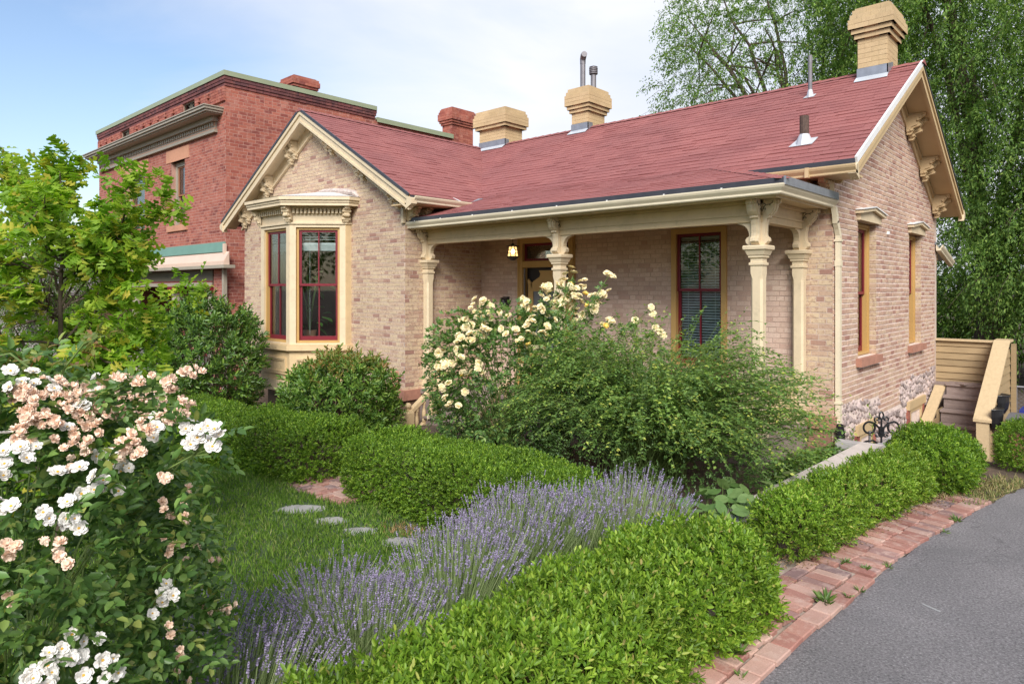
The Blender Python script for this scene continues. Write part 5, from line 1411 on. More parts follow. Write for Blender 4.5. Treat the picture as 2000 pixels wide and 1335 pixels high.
def rbox(c, h, r, rot=0.0, lumpy=.05, f=3.0, ph=0.0, taper=None):
    c = np.array(c); h = np.array(h); ca, sa = math.cos(rot), math.sin(rot)
    def s(p):
        q = p - c; x = q[:, 0]*ca + q[:, 1]*sa; y = -q[:, 0]*sa + q[:, 1]*ca; z = q[:, 2]
        hz = h[2] if taper is None else h[2] + taper * x
        a = np.stack([np.abs(x) - h[0] + r, np.abs(y) - h[1] + r, np.abs(z) - hz + r], 1)
        return np.linalg.norm(np.maximum(a, 0), axis=1) + np.minimum(a.max(1), 0) - r + lumpy * lump(p, f, ph)
    return s
def ellip(c, r, lumpy=.1, f=2.0, ph=0.0):
    c = np.array(c); r = np.array(r); m = r.min()
    return lambda p: (np.linalg.norm((p - c) / r, axis=1) - 1) * m + lumpy * lump(p, f, ph)

def shoots(P, D, n, slen, spread=1.0, up=.0, face=None):
    """n leaves round each shoot: returns base, direction, normal"""
    m = len(P); D = norm(D); t = (np.arange(n) + .6) / n
    a = rng.uniform(0, 2*PI, (m, 1)) + np.arange(n) * 2.399
    ref = np.where(np.abs(D[:, 2:3]) < .9, np.array([[0, 0, 1.]]), np.array([[1., 0, 0]])); A = norm(np.cross(D, ref)); B = np.cross(D, A)
    sl = np.broadcast_to(np.asarray(slen, float).reshape(-1, 1), (m, 1))
    base = P[:, None] + D[:, None] * (sl * t)[:, :, None]
    perp = A[:, None] * np.cos(a)[:, :, None] + B[:, None] * np.sin(a)[:, :, None]
    sp = spread * (1.15 - .75 * t)[None, :, None]
    d = norm(D[:, None] + perp * sp + np.array([0, 0, up])); nn = norm(D[:, None] * 1.0 - perp * .35 + rng.normal(0, .25, d.shape))
    if face is not None: nn = norm(face[:, None] * 1.0 + np.array([0, 0, .25]) + rng.normal(0, .42, d.shape))
    return base.reshape(-1, 3), d.reshape(-1, 3), nn.reshape(-1, 3)

def twigs_obj(name, paths, r0, r1, mat, parent, n=4, kind='stuff'):
    m = MB()
    for p in paths: m.tube(p, np.linspace(r0, r1, len(p)), n, cap=False)
    return m.build(name, mat, parent, kind=kind)

def hedge(loc, sdf, lo, hi, nshoot, nleaf, slen, L, Wd, mat, label, spread=1.0, d0=.10, name='hedge', cat='hedge', upb=.5, shape=4, group=None, tipmat=None):
    h = thing(name, loc, label, cat, group)
    P, G, d = scatter(sdf, lo, hi, nshoot, d0, .015)
    P = P[P[:, 2] > gz_(P[:, 0], P[:, 1]) + .02] if len(P) else P; G = G[:len(P)]
    P, G, d = scatter(lambda p: np.where(p[:, 2] < gz_(p[:, 0], p[:, 1]) + .03, 9, sdf(p)), lo, hi, nshoot, d0, .015)
    D = norm(G + np.array([0, 0, upb]) + rng.normal(0, .45, P.shape))
    b, dd, nn = shoots(P, D, nleaf, slen * rng.uniform(.6, 1.3, len(P)), spread, face=G)
    k = len(b); leaf_obj('foliage', b, dd, nn, L * rng.uniform(.65, 1.25, k), Wd * rng.uniform(.7, 1.2, k), mat, h, shape)
    idx = rng.choice(len(P), min(120, len(P)), replace=False); c = np.array(loc)
    twigs_obj('stems', [[P[i]*(1, 1, 0) * .75 + c*(1, 1, 0)*.25 + (0, 0, float(gz_(P[i][0], P[i][1]))), P[i]*.75 + (c + (0, 0, .2))*.25, P[i]*.94 + c*.06] for i in idx], .008, .002, TWIG, h)
    return h

HEDGE = leaf_mat('box_leaf', [(0, (.055,.115,.012)), (.45, (.115,.21,.020)), (.8, (.185,.30,.028)), (1, (.28,.385,.045))], .45, .3, .3, clump=.18)
HEDGE2 = leaf_mat('privet_leaf', [(0, (.075,.15,.014)), (.35, (.14,.245,.024)), (.75, (.215,.335,.034)), (.95, (.31,.41,.055)), (1, (.36,.30,.10))], .45, .32, .3, clump=.2)
LAUREL = leaf_mat('laurel_leaf', [(0, (.045,.10,.02)), (.6, (.09,.18,.03)), (1, (.18,.28,.04))], .36, .2, .4, clump=.22)
PHOT = leaf_mat('photinia_leaf', [(0, (.06,.13,.022)), (.6, (.115,.21,.034)), (1, (.20,.29,.045))], .38, .24, .4, clump=.2)
PHOTR = leaf_mat('young_photinia_leaf', [(0, (.27,.15,.05)), (.3, (.24,.20,.05)), (.65, (.17,.24,.05)), (1, (.12,.21,.04))], .38, .3, .35)
COTO = leaf_mat('spray_leaf', [(0, (.085,.16,.045)), (.5, (.155,.255,.06)), (.85, (.25,.36,.075)), (1, (.45,.46,.09))], .48, .32, .3, clump=.25)
ROSEL = leaf_mat('rose_leaf', [(0, (.05,.11,.028)), (.5, (.10,.19,.045)), (.85, (.165,.265,.065)), (1, (.28,.30,.08))], .4, .28, .4, clump=.2)
OAK = leaf_mat('oak_leaf', [(0, (.12,.235,.018)), (.45, (.21,.345,.030)), (.8, (.32,.43,.045)), (1, (.46,.39,.055))], .5, .42, .3, clump=.18)
ELM = leaf_mat('elm_leaf', [(0, (.075,.145,.035)), (.5, (.135,.235,.05)), (.85, (.205,.315,.07)), (1, (.28,.37,.085))], .55, .38, .25, clump=.3)
GRASSM = leaf_mat('grass_blade', [(0, (.10,.19,.026)), (.5, (.165,.285,.04)), (.85, (.24,.36,.062)), (1, (.40,.40,.17))], .55, .35, .25, clump=.15)

# ------------------------------------------------------------------ hedges
hedge((-8.2, 4.2, -.1), rbox((-8.36, 4.2, .27), (1.60, .46, .35), .26, .18, .075, 2.7), (-10.3, 3.2, -.3), (-6.2, 5.2, .8), 10500, 8, .055, .028, .016, HEDGE, 'clipped lumpy box hedge behind the lawn, left of the brick walk')
hedge((-4.9, 4.55, 0), rbox((-4.80, 4.55, .28), (1.46, .46, .35), .22, 0, .04, 3.3, 2.0), (-6.6, 3.9, 0), (-3.1, 5.2, .8), 14500, 8, .045, .024, .0135, HEDGE, 'neatly clipped box hedge right of the brick walk, behind the lavender')
hedge((-2.12, 2.8, 0), rbox((-2.20, 2.52, .25), (.41, 2.05, .30), .22, -.02, .085, 3.0, 1.0), (-2.9, .3, 0), (-1.4, 5.2, .9), 11500, 9, .075, .037, .0165, HEDGE2, 'long loose bright green privet hedge in front, beside the lavender and brick edging', upb=.8, d0=.13, shape=6)
hedge((-1.85, 7.2, 0), rbox((-1.93, 7.35, .20), (.25, 1.95, .26), .2, -.125, .05, 3.1, .5), (-2.9, 4.9, 0), (-1.1, 9.6, .9), 6500, 8, .06, .032, .015, HEDGE2, 'low privet hedge between the concrete kerb wall and the driveway bricks', upb=.6, d0=.12)
hedge((-1.75, 8.75, 0), ellip((-1.66, 8.9, .25), (.40, .72, .36), .08, 3.2, .8), (-2.5, 7.6, 0), (-.9, 9.9, 1.0), 3600, 8, .06, .034, .016, HEDGE, 'rounded taller box shrub at the far end of the low privet hedge', name='shrub', cat='shrub', upb=.6)
hedge((.0, 10.55, 0), rbox((.15, 10.55, .24), (1.45, .45, .30), .22, 0, .05, 3.1, 1.5), (-1.6, 9.9, 0), (1.9, 11.2, .8), 8000, 8, .05, .028, .014, HEDGE, 'small clipped hedge at the end of the driveway by the timber steps')

# ------------------------------------------------------------------ glossy shrubs
def shrub(loc, sdf, lo, hi, nshoot, nleaf, slen, L, Wd, mat, label, name='shrub', tip=None, tipz=0, **k):
    h = thing(name, loc, label, 'shrub')
    P, G, d = scatter(lambda p: np.where(p[:, 2] < gz_(p[:, 0], p[:, 1]) + .03, 9, sdf(p)), lo, hi, nshoot, k.get('d0', .25), .06)
    D = norm(G * .8 + np.array([0, 0, .7]) + rng.normal(0, .5, P.shape))
    q = (P[:, 2] > tipz + rng.normal(0, .12, len(P))) & (d > -.12) if tip else np.zeros(len(P), bool)
    for sel, nm, mt in ((~q, 'foliage', mat), (q, 'young_foliage', tip)):
        if not sel.any(): continue
        b, dd, nn = shoots(P[sel], D[sel], nleaf, slen * rng.uniform(.6, 1.4, sel.sum()), 1.1, face=G[sel]); n = len(b)
        leaf_obj(nm, b, dd, nn, L * rng.uniform(.6, 1.25, n), Wd * rng.uniform(.7, 1.2, n), mt, h, 6, fold=.35, curl=.2)
    idx = rng.choice(len(P), min(160, len(P)), replace=False); c = np.array(loc)
    twigs_obj('stems', [[c + rng.normal(0, .08, 3)*(1, 1, 0), c*.5 + P[i]*.5 + (0, 0, .1), P[i]] for i in idx], .012, .003, TWIG, h)
    return h
shrub((-13.15, 5.65, float(gz_(-13.15, 5.65))), ellip((-13.15, 5.65, .75), (1.0, .9, 1.15), .16, 2.6, .4), (-14.6, 4.3, -.8), (-11.8, 7.0, 2.3), 1500, 10, .16, .095, .038, LAUREL, 'tall dark green laurel shrub left of the bay window')
shrub((-9.35, 6.15, float(gz_(-9.35, 6.15))), ellip((-9.35, 6.15, .38), (.98, .8, .72), .10, 3.0, 1.4), (-10.6, 5.1, -.5), (-8.2, 7.2, 1.35), 1500, 9, .13, .085, .032, PHOT, 'rounded photinia shrub with reddish young leaves in front of the bay window', tip=PHOTR, tipz=.92)

# ------------------------------------------------------------------ big sprawling shrub with arching sprays
def spray_shrub():
    c = np.array((-4.15, 6.75, 0.0)); h = thing('spreading_shrub', c, 'large sprawling shrub with arching small-leaved sprays in front of the porch', 'shrub')
    paths = []
    for i in range(950):
        a = rng.uniform(0, 2*PI); R = rng.uniform(.45, 1.0) ** .7
        tx, ty = 1.82*R*math.cos(a), 1.28*R*math.sin(a)
        if math.cos(a) > .35 and math.sin(a) > -.3: tx *= 1.1
        hz = (2.0 + .16*math.sin(3*a + 1)) * math.sqrt(max(0, 1 - (R*.93)**2)) * rng.uniform(.72, 1.06) + .12
        b = c + rng.normal(0, .18, 3)*(1, 1, 0); top = c + np.array((tx*.78, ty*.78, hz + .12)); end = c + np.array((tx*1.12, ty*1.12, hz - rng.uniform(.05, .35)))
        if end[1] > 8.15 and end[0] > -9: end[1] = 8.15 + .3*rng.uniform()
        t = np.linspace(0, 1, 9)[:, None]; m1 = c + np.array((tx*.35, ty*.35, hz*.75))
        p = (1-t)**3*b + 3*(1-t)**2*t*m1 + 3*(1-t)*t**2*top + t**3*end; paths.append(p)
    for i in range(64):   # long wayward sprays
        a = rng.uniform(-.5, .9); L = rng.uniform(1.75, 2.25); hz = rng.uniform(.5, 1.35)
        b = c; end = c + np.array((L*math.cos(a)*.92, min(1.45, L*math.sin(a)*.75 + .4), hz)); m1 = c + np.array((.5*math.cos(a), .4*math.sin(a), hz*1.1)); top = c*.3 + end*.7 + (0, 0, .18)
        t = np.linspace(0, 1, 10)[:, None]; paths.append((1-t)**3*b + 3*(1-t)**2*t*m1 + 3*(1-t)*t**2*top + t**3*end)
    for i in range(40):
        a = rng.uniform(-1, 1.2); hz = rng.uniform(1.75, 2.05); end = c + np.array((rng.uniform(-1.2, 1.1), rng.uniform(-.5, .7), hz)); t = np.linspace(0, 1, 8)[:, None]; m1 = (c + end)/2 + (0, 0, .3)
        paths.append((1-t)**2*c + 2*(1-t)*t*m1 + t**2*end)
    B, Dd, Nn = [], [], []
    for p in paths:
        k = len(p); T = norm(np.gradient(p, axis=0)); n = 25
        u = rng.uniform(.38, 1.0, n) * (k - 1); i0 = np.minimum(u.astype(int), k - 2); f = (u - i0)[:, None]
        q = p[i0]*(1-f) + p[i0+1]*f; tt = T[i0]
        sd_ = norm(np.cross(tt, (0, 0, 1.))); sg = rng.choice([-1, 1], n)[:, None]
        d = norm(tt*.55 + sd_*sg*.8 + rng.normal(0, .28, q.shape))
        B.append(q); Dd.append(d); Nn.append(np.tile((0, 0, 1.), (n, 1)) + rng.normal(0, .35, (n, 3)))
        # side twigs
        for s_ in range(2):
            j = rng.integers(3, k - 1); ln = rng.uniform(.08, .2); dirn = norm(T[j] + rng.normal(0, .55, 3)); w = np.linspace(.1, 1, 9)[:, None]
            q2 = p[j] + dirn*ln*w + np.array((0, 0, -.05))*w**2; sd2 = norm(np.cross(dirn, (0, 0, 1.))); sg2 = np.where(np.arange(9) % 2 == 0, 1, -1)[:, None]
            B.append(q2); Dd.append(norm(dirn*.5 + sd2*sg2 + rng.normal(0, .2, q2.shape))); Nn.append(np.tile((0, 0, 1.), (9, 1)) + rng.normal(0, .3, (9, 3)))
    B, Dd, Nn = map(np.vstack, (B, Dd, Nn)); n = len(B)
    leaf_obj('foliage', B, Dd, Nn, .044*rng.uniform(.6, 1.3, n), .026*rng.uniform(.7, 1.2, n), COTO, h, 4)
    twigs_obj('stems', paths, .006, .001, STEM, h, 3)
    # inner leaf mass
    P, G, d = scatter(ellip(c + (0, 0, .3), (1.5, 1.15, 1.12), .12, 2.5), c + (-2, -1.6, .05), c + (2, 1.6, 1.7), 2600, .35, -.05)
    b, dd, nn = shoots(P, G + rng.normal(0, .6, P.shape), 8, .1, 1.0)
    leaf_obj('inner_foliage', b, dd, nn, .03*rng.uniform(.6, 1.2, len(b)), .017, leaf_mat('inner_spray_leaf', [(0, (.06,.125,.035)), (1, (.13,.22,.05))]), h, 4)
spray_shrub()

# ------------------------------------------------------------------ flowers
def petal(ang, r, w, lift, cup, ruf):
    """3x4 grid petal"""
    V = []
    for i, t in enumerate((.08, .45, .8, 1.0)):
        ww = w * (.35, .85, 1.0, .62)[i]
        for j in (-1, 0, 1):
            x = r*t; y = ww*j*.5; z = lift*t**1.6 + cup*abs(j)*.5*w*(1 if i < 3 else .6) + ruf*random.uniform(-1, 1)*t
            V.append((x*math.cos(ang) - y*math.sin(ang), x*math.sin(ang) + y*math.cos(ang), z))
    F = [(i*3+j, i*3+j+3, i*3+j+4, i*3+j+1) for i in range(3) for j in range(2)]
    return V, F
def flower_mesh(name, R, rings, mats, stamen=True):
    m = MB(); idx = []
    for (n, r, w, lift, cup, ruf) in rings:
        a0 = random.uniform(0, 6)
        for k in range(n):
            V, F = petal(a0 + 2*PI*k/n + random.uniform(-.15, .15), R*r*random.uniform(.9, 1.1), R*w, R*lift, cup, R*ruf); m.add(V, F); idx += [0]*len(F)
    if stamen:
        m.lathe([(R*.02, R*.05), (R*.17, R*.10), (R*.12, R*.22), (R*.01, R*.2)], (0, 0, 0), 7); idx += [1]*(len(m.F) - len(idx))
    return meshdata(name, np.vstack(m.V), m.F, mats, False, idx)
WPET = plain('white_petal', (.76,.73,.68), .6, .04, 30, 0); WPET.node_tree.nodes['Principled BSDF'].inputs['Subsurface Weight'].default_value = 0
PPET = plain('peach_petal', (.84,.64,.50), .75, .16, 30, 0, per=.15)
YPET = plain('cream_yellow_petal', (.80,.69,.42), .6, .08, 22, 0, per=.10)
YPET2 = plain('yellow_petal', (.80,.60,.16), .6, .08, 22, 0, per=.1)
STAM = plain('yellow_stamen', (.62,.36,.04), .7, .2, 60, 0)
wf = [flower_mesh('white_bloom', 1, [(5, 1, .85, .18, .25, .10), (6, .78, .7, .34, .3, .10), (5, .5, .5, .36, .3, .08)], [WPET, STAM]) for _ in range(3)]
pf = [flower_mesh('faded_bloom', 1, [(5, .9, .8, .05, .3, .14), (5, .75, .65, .55, .4, .14), (4, .5, .5, .85, .4, .12)], [PPET, PPET], False) for _ in range(3)]
yf_ = [flower_mesh('yellow_bloom', 1, [(6, 1, .8, .15, .25, .05), (5, .8, .7, .4, .3, .05), (5, .5, .5, .5, .3, .05)], [YPET, YPET2]) for _ in range(2)] + [flower_mesh('yellow_bloom', 1, [(5, .8, .8, .5, .5, .04), (4, .6, .7, .8, .4, .04)], [YPET2, YPET2], False)]
def place_flower(name, me, p, d, R, parent, label=None):
    o = bpy.data.objects.new(name, me); q = Vector(d).to_track_quat('Z', 'Y')
    o.rotation_mode = 'QUATERNION'; o.rotation_quaternion = q @ Matrix.Rotation(random.uniform(0, 6), 3, 'Z').to_quaternion(); o.location = np.array(p) - wloc(parent); o.scale = (R, R, R*random.uniform(.85, 1.15)); link(o, parent)
    if label: o['label'] = label
    return o
def pray(u, v): return FWD + RGT*(u - 1000)/1333 + np.array((0, 0, (565 - v)/1333))
def hit(sdf, u, v, t0, t1, n=140):
    t = np.linspace(t0, t1, n); r = pray(u, v); P = CAMP + r*t[:, None]; d = sdf(P); k = np.where(d < 0)[0]
    if len(k): return P[k[0]], True
    return P[int(np.argmin(d))], False
def compound_leaves(P, D, n5, L):
    """rose leaves: five leaflets each"""
    b, d, nn = [], [], []
    m = len(P); D = norm(D); up = np.tile((0, 0, 1.), (m, 1)) + rng.normal(0, .5, (m, 3)); sd_ = norm(np.cross(D, up)); N = np.cross(sd_, D)
    for t, s_ in ((.35, 1), (.35, -1), (.75, 1), (.75, -1), (1.0, 0)):
        b.append(P + D*L*2.1*t - np.array((0, 0, .5))*L*t**2); d.append(norm(D*(.5 if s_ else 1) + sd_*s_*.9 + rng.normal(0, .15, D.shape))); nn.append(N + rng.normal(0, .3, N.shape))
    return np.vstack(b), np.vstack(d), np.vstack(nn)

# white rose bush at the near left
def white_rose():
    cs, cz = (FWD*2.55 - RGT*1.90), .98
    c = np.array((cs[0], cs[1], cz)); h = thing('rose_bush', (c[0], c[1], 0), 'large white rose bush with faded peach blooms, nearest the camera', 'rose bush')
    e1 = ellip(c, (.66, .70, .93), .11, 3.0, .7); e2 = ellip(CAMP + pray(335, 885)*2.42, (.16, .16, .12), .04, 3.4, .2)
    sdf = lambda p: np.minimum(e1(p), e2(p))
    P, G, d = scatter(sdf, c - 1.3, c + 1.3, 4700, .26, .03)
    b, dd, nn = compound_leaves(P, norm(G + rng.normal(0, .7, P.shape) + (0, 0, -.1)), 5, .030); n = len(b)
    leaf_obj('foliage', b, dd, nn, .044*rng.uniform(.55, 1.25, n), .026*rng.uniform(.7, 1.2, n), ROSEL, h, 6, fold=.3, curl=.18)
    idx = rng.choice(len(P), 80, replace=False)
    twigs_obj('stems', [[np.array((c[0], c[1], 0)) + rng.normal(0, .12, 3)*(1, 1, 0), c*.5 + P[i]*.5 + (0, 0, -.1), P[i]*.9 + c*.1 + (0, 0, .05), P[i]] for i in idx], .005, .0018, STEM, h, 5)
    wl_ = [(20,735),(62,742),(15,775),(100,770),(45,760),(265,757),(300,788),(250,772),(282,812),(240,795),(170,783),(160,803),(185,770),(28,872),(8,892),(55,902),(130,850),(360,846),(382,880),(335,832),(350,830),(300,845),(110,937),(215,915),(205,947),(158,925),(226,965),(150,967),(240,915),(45,885),(12,915),(205,900),(130,1015),(110,1030),(150,1040),(135,990),(310,1187),(290,1203),(328,1170),(300,1170),(135,1250),(128,1290),(90,1302),(190,1290),(160,1318),(62,1312),(200,1318),(115,1270),(150,1285),(95,1330),(185,1250),(60,1330),(25,1000),(5,1010),(80,1005)]
    for u, v in wl_:
        p, ok = hit(sdf, u, v, 1.2, 4.0); R = random.uniform(.020, .028)
        dirn = norm(norm(p - c)*.6 + norm(CAMP - p)*.45 + np.array((0, 0, .3)) + rng.normal(0, .25, 3)); place_flower('white_bloom', random.choice(wf), p + dirn*.03, dirn, R, h)
        if random.random() < .8: place_flower('white_bloom', random.choice(wf), p + dirn*.02 + rng.normal(0, .026, 3), norm(dirn + rng.normal(0, .5, 3)), R*.9, h)
    # a sprig reaching out to the right
    tip, _ = hit(e1, 400, 858, 2.0, 2.6); m = MB(); sp = []
    for u, v in ((392,838),(428,850),(415,872),(405,832),(372,868),(420,838),(385,855)):
        p = CAMP + pray(u, v)*2.25; sp.append(p); place_flower('white_bloom', random.choice(wf), p, norm(norm(CAMP - p)*.5 + np.array((0, 0, .6)) + rng.normal(0, .3, 3)), random.uniform(.024, .03), h); 
    st0 = CAMP + pray(330, 915)*2.3
    twigs_obj('flower_sprig', [[st0, CAMP + pray(375, 890)*2.27, (q*.6 + (CAMP + pray(390, 880)*2.26)*.4) + (0, 0, -.02), q] for q in sp], .004, .0015, STEM, h, 5)
    cl = [(random.gauss(190, 75), random.gauss(815, 30)) for _ in range(56)] + [(random.uniform(20, 345), random.uniform(760, 900)) for _ in range(34)] + [(30,770),(70,790),(110,780),(310,830),(330,850),(280,860),(320,940),(310,1000),(352,975),(340,1035),(325,1015),(400,1112),(372,1108),(330,1082),(310,1070),(408,1190),(390,1203),(428,1195),(310,1247),(335,1265),(342,1312),(30,1075),(112,1090),(20,1168),(95,1070),(150,880),(240,890),(130,905)]
    sprigs = []
    for u, v in cl:
        p, ok = hit(sdf, u, v, 1.2, 4.0)
        if not ok:
            p = CAMP + pray(u, v)*2.32; sprigs.append([p*.45 + (c + (0, 0, (p[2]-c[2])*.8))*.55, p*.75 + c*.25 + (0, 0, (p[2]-c[2])*.22), p])
        out = norm(norm(p - c) + norm(CAMP - p)*.3 + np.array((0, 0, .3)))
        for k in range(random.choice((2, 2, 3))):
            place_flower('faded_bloom', random.choice(pf), p + out*random.uniform(.02, .045) + rng.normal(0, .017, 3), norm(out + rng.normal(0, .5, 3)), random.uniform(.015, .022), h)
    if sprigs:
        twigs_obj('side_sprigs', sprigs, .004, .0015, STEM, h, 4)
        q = np.array([s_[1]*(1-t) + s_[2]*t for s_ in sprigs for t in (0, .3, .6, .85)]); b, dd, nn = compound_leaves(q, rvec(len(q)) + (0, 0, -.1), 5, .022); leaf_obj('sprig_foliage', b, dd, nn, .036*rng.uniform(.6, 1.2, len(b)), .021, ROSEL, h, 6)
    # long shoot above the bush
    twigs_obj('new_shoots', [[CAMP + pray(100, 790)*2.5, CAMP + pray(125, 720)*2.48, CAMP + pray(165, 670)*2.46, CAMP + pray(205, 655)*2.45], [CAMP + pray(40, 790)*2.4, CAMP + pray(60, 720)*2.4, CAMP + pray(20, 690)*2.4, CAMP + pray(-30, 700)*2.4]], .006, .002, STEM, h, 6)
    q = np.array([CAMP + pray(u, v)*2.46 for u, v in ((130,715),(150,690),(165,672),(185,660),(205,652),(110,740),(60,720),(30,690),(10,695),(90,690),(45,700),(200,655),(175,668))]); b, dd, nn = compound_leaves(np.vstack([q, q]), rvec(26) + (0, 0, -.2), 5, .022)
    leaf_obj('young_foliage', b, dd, nn, .034, .016, leaf_mat('young_rose_leaf', [(0, (.12,.17,.04)), (.6, (.22,.22,.06)), (1, (.26,.12,.05))], .4, .3), h, 6)
white_rose()

# pale yellow rose bush at the porch
def yellow_rose():
    c = np.array((-6.08, 6.5, .98)); h = thing('rose_bush', (c[0], c[1], 0), 'tall pale yellow rose bush in front of the porch door', 'rose bush')
    sdf = ellip(c, (1.15, .78, 1.04), .14, 2.4, 2.2)
    P, G, d = scatter(lambda p: np.where(p[:, 2] < .03, 9, sdf(p)), c - (1.6, 1.2, 1.2), c + (1.6, 1.2, 1.3), 3400, .28, .05)
    b, dd, nn = compound_leaves(P, norm(G + rng.normal(0, .7, P.shape)), 5, .032); n = len(b)
    leaf_obj('foliage', b, dd, nn, .050*rng.uniform(.6, 1.25, n), .031*rng.uniform(.7, 1.2, n), ROSEL, h, 6, fold=.3)
    fl = [(930,588),(945,590),(958,598),(925,612),(915,625),(940,610),(955,612),(900,630),(912,640),(935,622),(972,610),(995,620),(938,640),(946,645),(930,652),(920,655),(902,662),(895,672),(910,668),(893,682),(857,688),(900,700),(902,712),(860,705),(855,720),(872,715),(866,710),(905,730),(908,738),(935,722),(862,757),(908,766),(880,755),(845,790),(876,797),(1030,592),(1025,597),(1045,605),(1060,605),(1065,570),(1072,560),(1060,568),(1075,575),(1090,555),(1100,550),(1110,560),(1105,568),(1125,565),(1135,562),(1090,580),(1075,585),(1068,588),(1085,592),(1100,590),(1105,582),(1120,600),(1130,580),(1142,580),(1100,600),(1088,605),(1120,537),(1188,540),(1165,580),(1175,575),(1181,581),(1140,617),(1125,630),(1186,630),(1180,640),(1190,628),(1067,640),(1060,655),(1070,650),(1035,632),(1030,640),(990,655),(1018,665),(1035,680),(1065,690),(1150,600),(1160,605)]
    canes = []; B = []
    for u, v in fl:
        p, ok = hit(sdf, u, v, 6.5, 10.5)
        if not ok: p = CAMP + pray(u, v) * (8.75 + random.uniform(-.15, .15)); 
        dirn = norm(norm(CAMP - p)*.55 + np.array((0, 0, .5)) + rng.normal(0, .35, 3)); place_flower('yellow_bloom', random.choices(yf_, (4, 4, 1))[0], p + dirn*.03, dirn, random.uniform(.042, .058), h)
        for _ in range(random.choice((1, 2, 2))): place_flower('yellow_bloom', random.choice(yf_[:2]), p + rng.normal(0, .05, 3), norm(dirn + rng.normal(0, .4, 3)), random.uniform(.038, .052), h)
        f0 = np.array((c[0] + (p[0]-c[0])*.7, c[1] + (p[1]-c[1])*.5, max(.6, p[2] - .7))); canes.append([np.array((c[0], c[1], .1)) + rng.normal(0, .1, 3)*(1, 1, 0), f0, p*.8 + f0*.2, p]); 
        if not ok or v < 620:
            for k in range(9): t = random.uniform(.35, .97); B.append(f0*(1-t) + p*t)
    for u, v in ((1272,600),(1280,640),(1240,625),(1188,540),(1120,537)):
        p = CAMP + pray(u, v)*8.35; canes.append([c + (.6, .1, -.3), c*.4 + p*.6 + (0, 0, -.35), p])
        for k in range(14): t = random.uniform(.3, .97); B.append((c*.4 + p*.6 + np.array((0, 0, -.35)))*(1-t) + p*t)
    twigs_obj('canes', canes, .007, .003, STEM, h, 5)
    B = np.array(B); b, dd, nn = compound_leaves(B, rvec(len(B)) + (0, 0, .1), 5, .026); leaf_obj('cane_foliage', b, dd, nn, .04*rng.uniform(.6, 1.2, len(b)), .024, ROSEL, h, 6)
    for u, v in ((1272,600),(1275,613),(1280,640),(1296,655),(1240,625),(1255,700),(1290,648)):
        p = CAMP + pray(u, v) * 8.35; place_flower('yellow_bloom', random.choice(yf_[:2]), p, norm(norm(CAMP - p) + (0, 0, .4)), .045, h); 
yellow_rose()

# ------------------------------------------------------------------ lavender
LAVF = plain('lavender_floret', (.29,.245,.365), .7, .25, 40, 0, per=.3)
LAVS = leaf_mat('lavender_stalk', [(0, (.17,.23,.09)), (.6, (.27,.345,.15)), (1, (.37,.42,.22))], .5, .25)
def lavender(x, y, n, hgt, rad, label, fl=1.0, lean=(0, 0)):
    h = thing('lavender', (x, y, 0), label, 'lavender', 'lavender bushes along the front hedge')
    a = rng.uniform(0, 2*PI, n); r = np.sqrt(rng.uniform(0, 1, n)); base = np.stack([x + rad*.5*r*np.cos(a), y + rad*.5*r*np.sin(a), np.full(n, .04)], 1)
    H = hgt * rng.uniform(.82, 1.06, n) * (1 - .22*r**2)
    tip = np.stack([x + rad*1.0*r*np.cos(a) + lean[0], y + rad*1.0*r*np.sin(a) + lean[1], H], 1) + rng.normal(0, .03, (n, 3))
    mid = base*.5 + tip*.5; mid[:, :2] = base[:, :2]*.62 + tip[:, :2]*.38
    wv = norm(np.cross(tip - base, rvec(n))) * .0024
    V = np.stack([base - wv, base + wv, mid - wv, mid + wv, tip - wv*.6, tip + wv*.6], 1).reshape(-1, 3); b = np.arange(n)[:, None]*6
    F = np.concatenate([b + [0, 1, 3, 2], b + [2, 3, 5, 4]])
    o = bpy.data.objects.new('stalks', meshdata('stalks', V - wloc(h), F, LAVS)); link(o, h); o['kind'] = 'stuff'
    # flower spikes: whorls of small florets
    T = norm(tip - mid); sl = rng.uniform(.035, .07, n); W_ = 5; P, D, N = [], [], []
    for k in range(W_):
        c = tip + T*(sl*(k / W_))[:, None]*1.0
        for j in range(4):
            dirn = norm(rvec(n)*.6 + T*1.0); P.append(c); D.append(dirn); N.append(T + rvec(n)*.3)
    P, D, N = map(np.vstack, (P, D, N)); m_ = len(P); leaf_obj('flower_spikes', P, D, N, .011*rng.uniform(.7, 1.3, m_), .0075*rng.uniform(.7, 1.2, m_), LAVF, h, 4)
    nl = int(n*5); a = rng.uniform(0, 2*PI, nl); r = rad*.8*np.sqrt(rng.uniform(0, 1, nl)); P = np.stack([x + r*np.cos(a), y + r*np.sin(a), rng.uniform(.03, hgt*.5, nl)], 1)
    leaf_obj('foliage', P, norm(np.stack([np.cos(a)*.5, np.sin(a)*.5, np.ones(nl)], 1) + rng.normal(0, .3, (nl, 3))), rvec(nl), .055*rng.uniform(.6, 1.3, nl), .005, LAVS, h, 4)
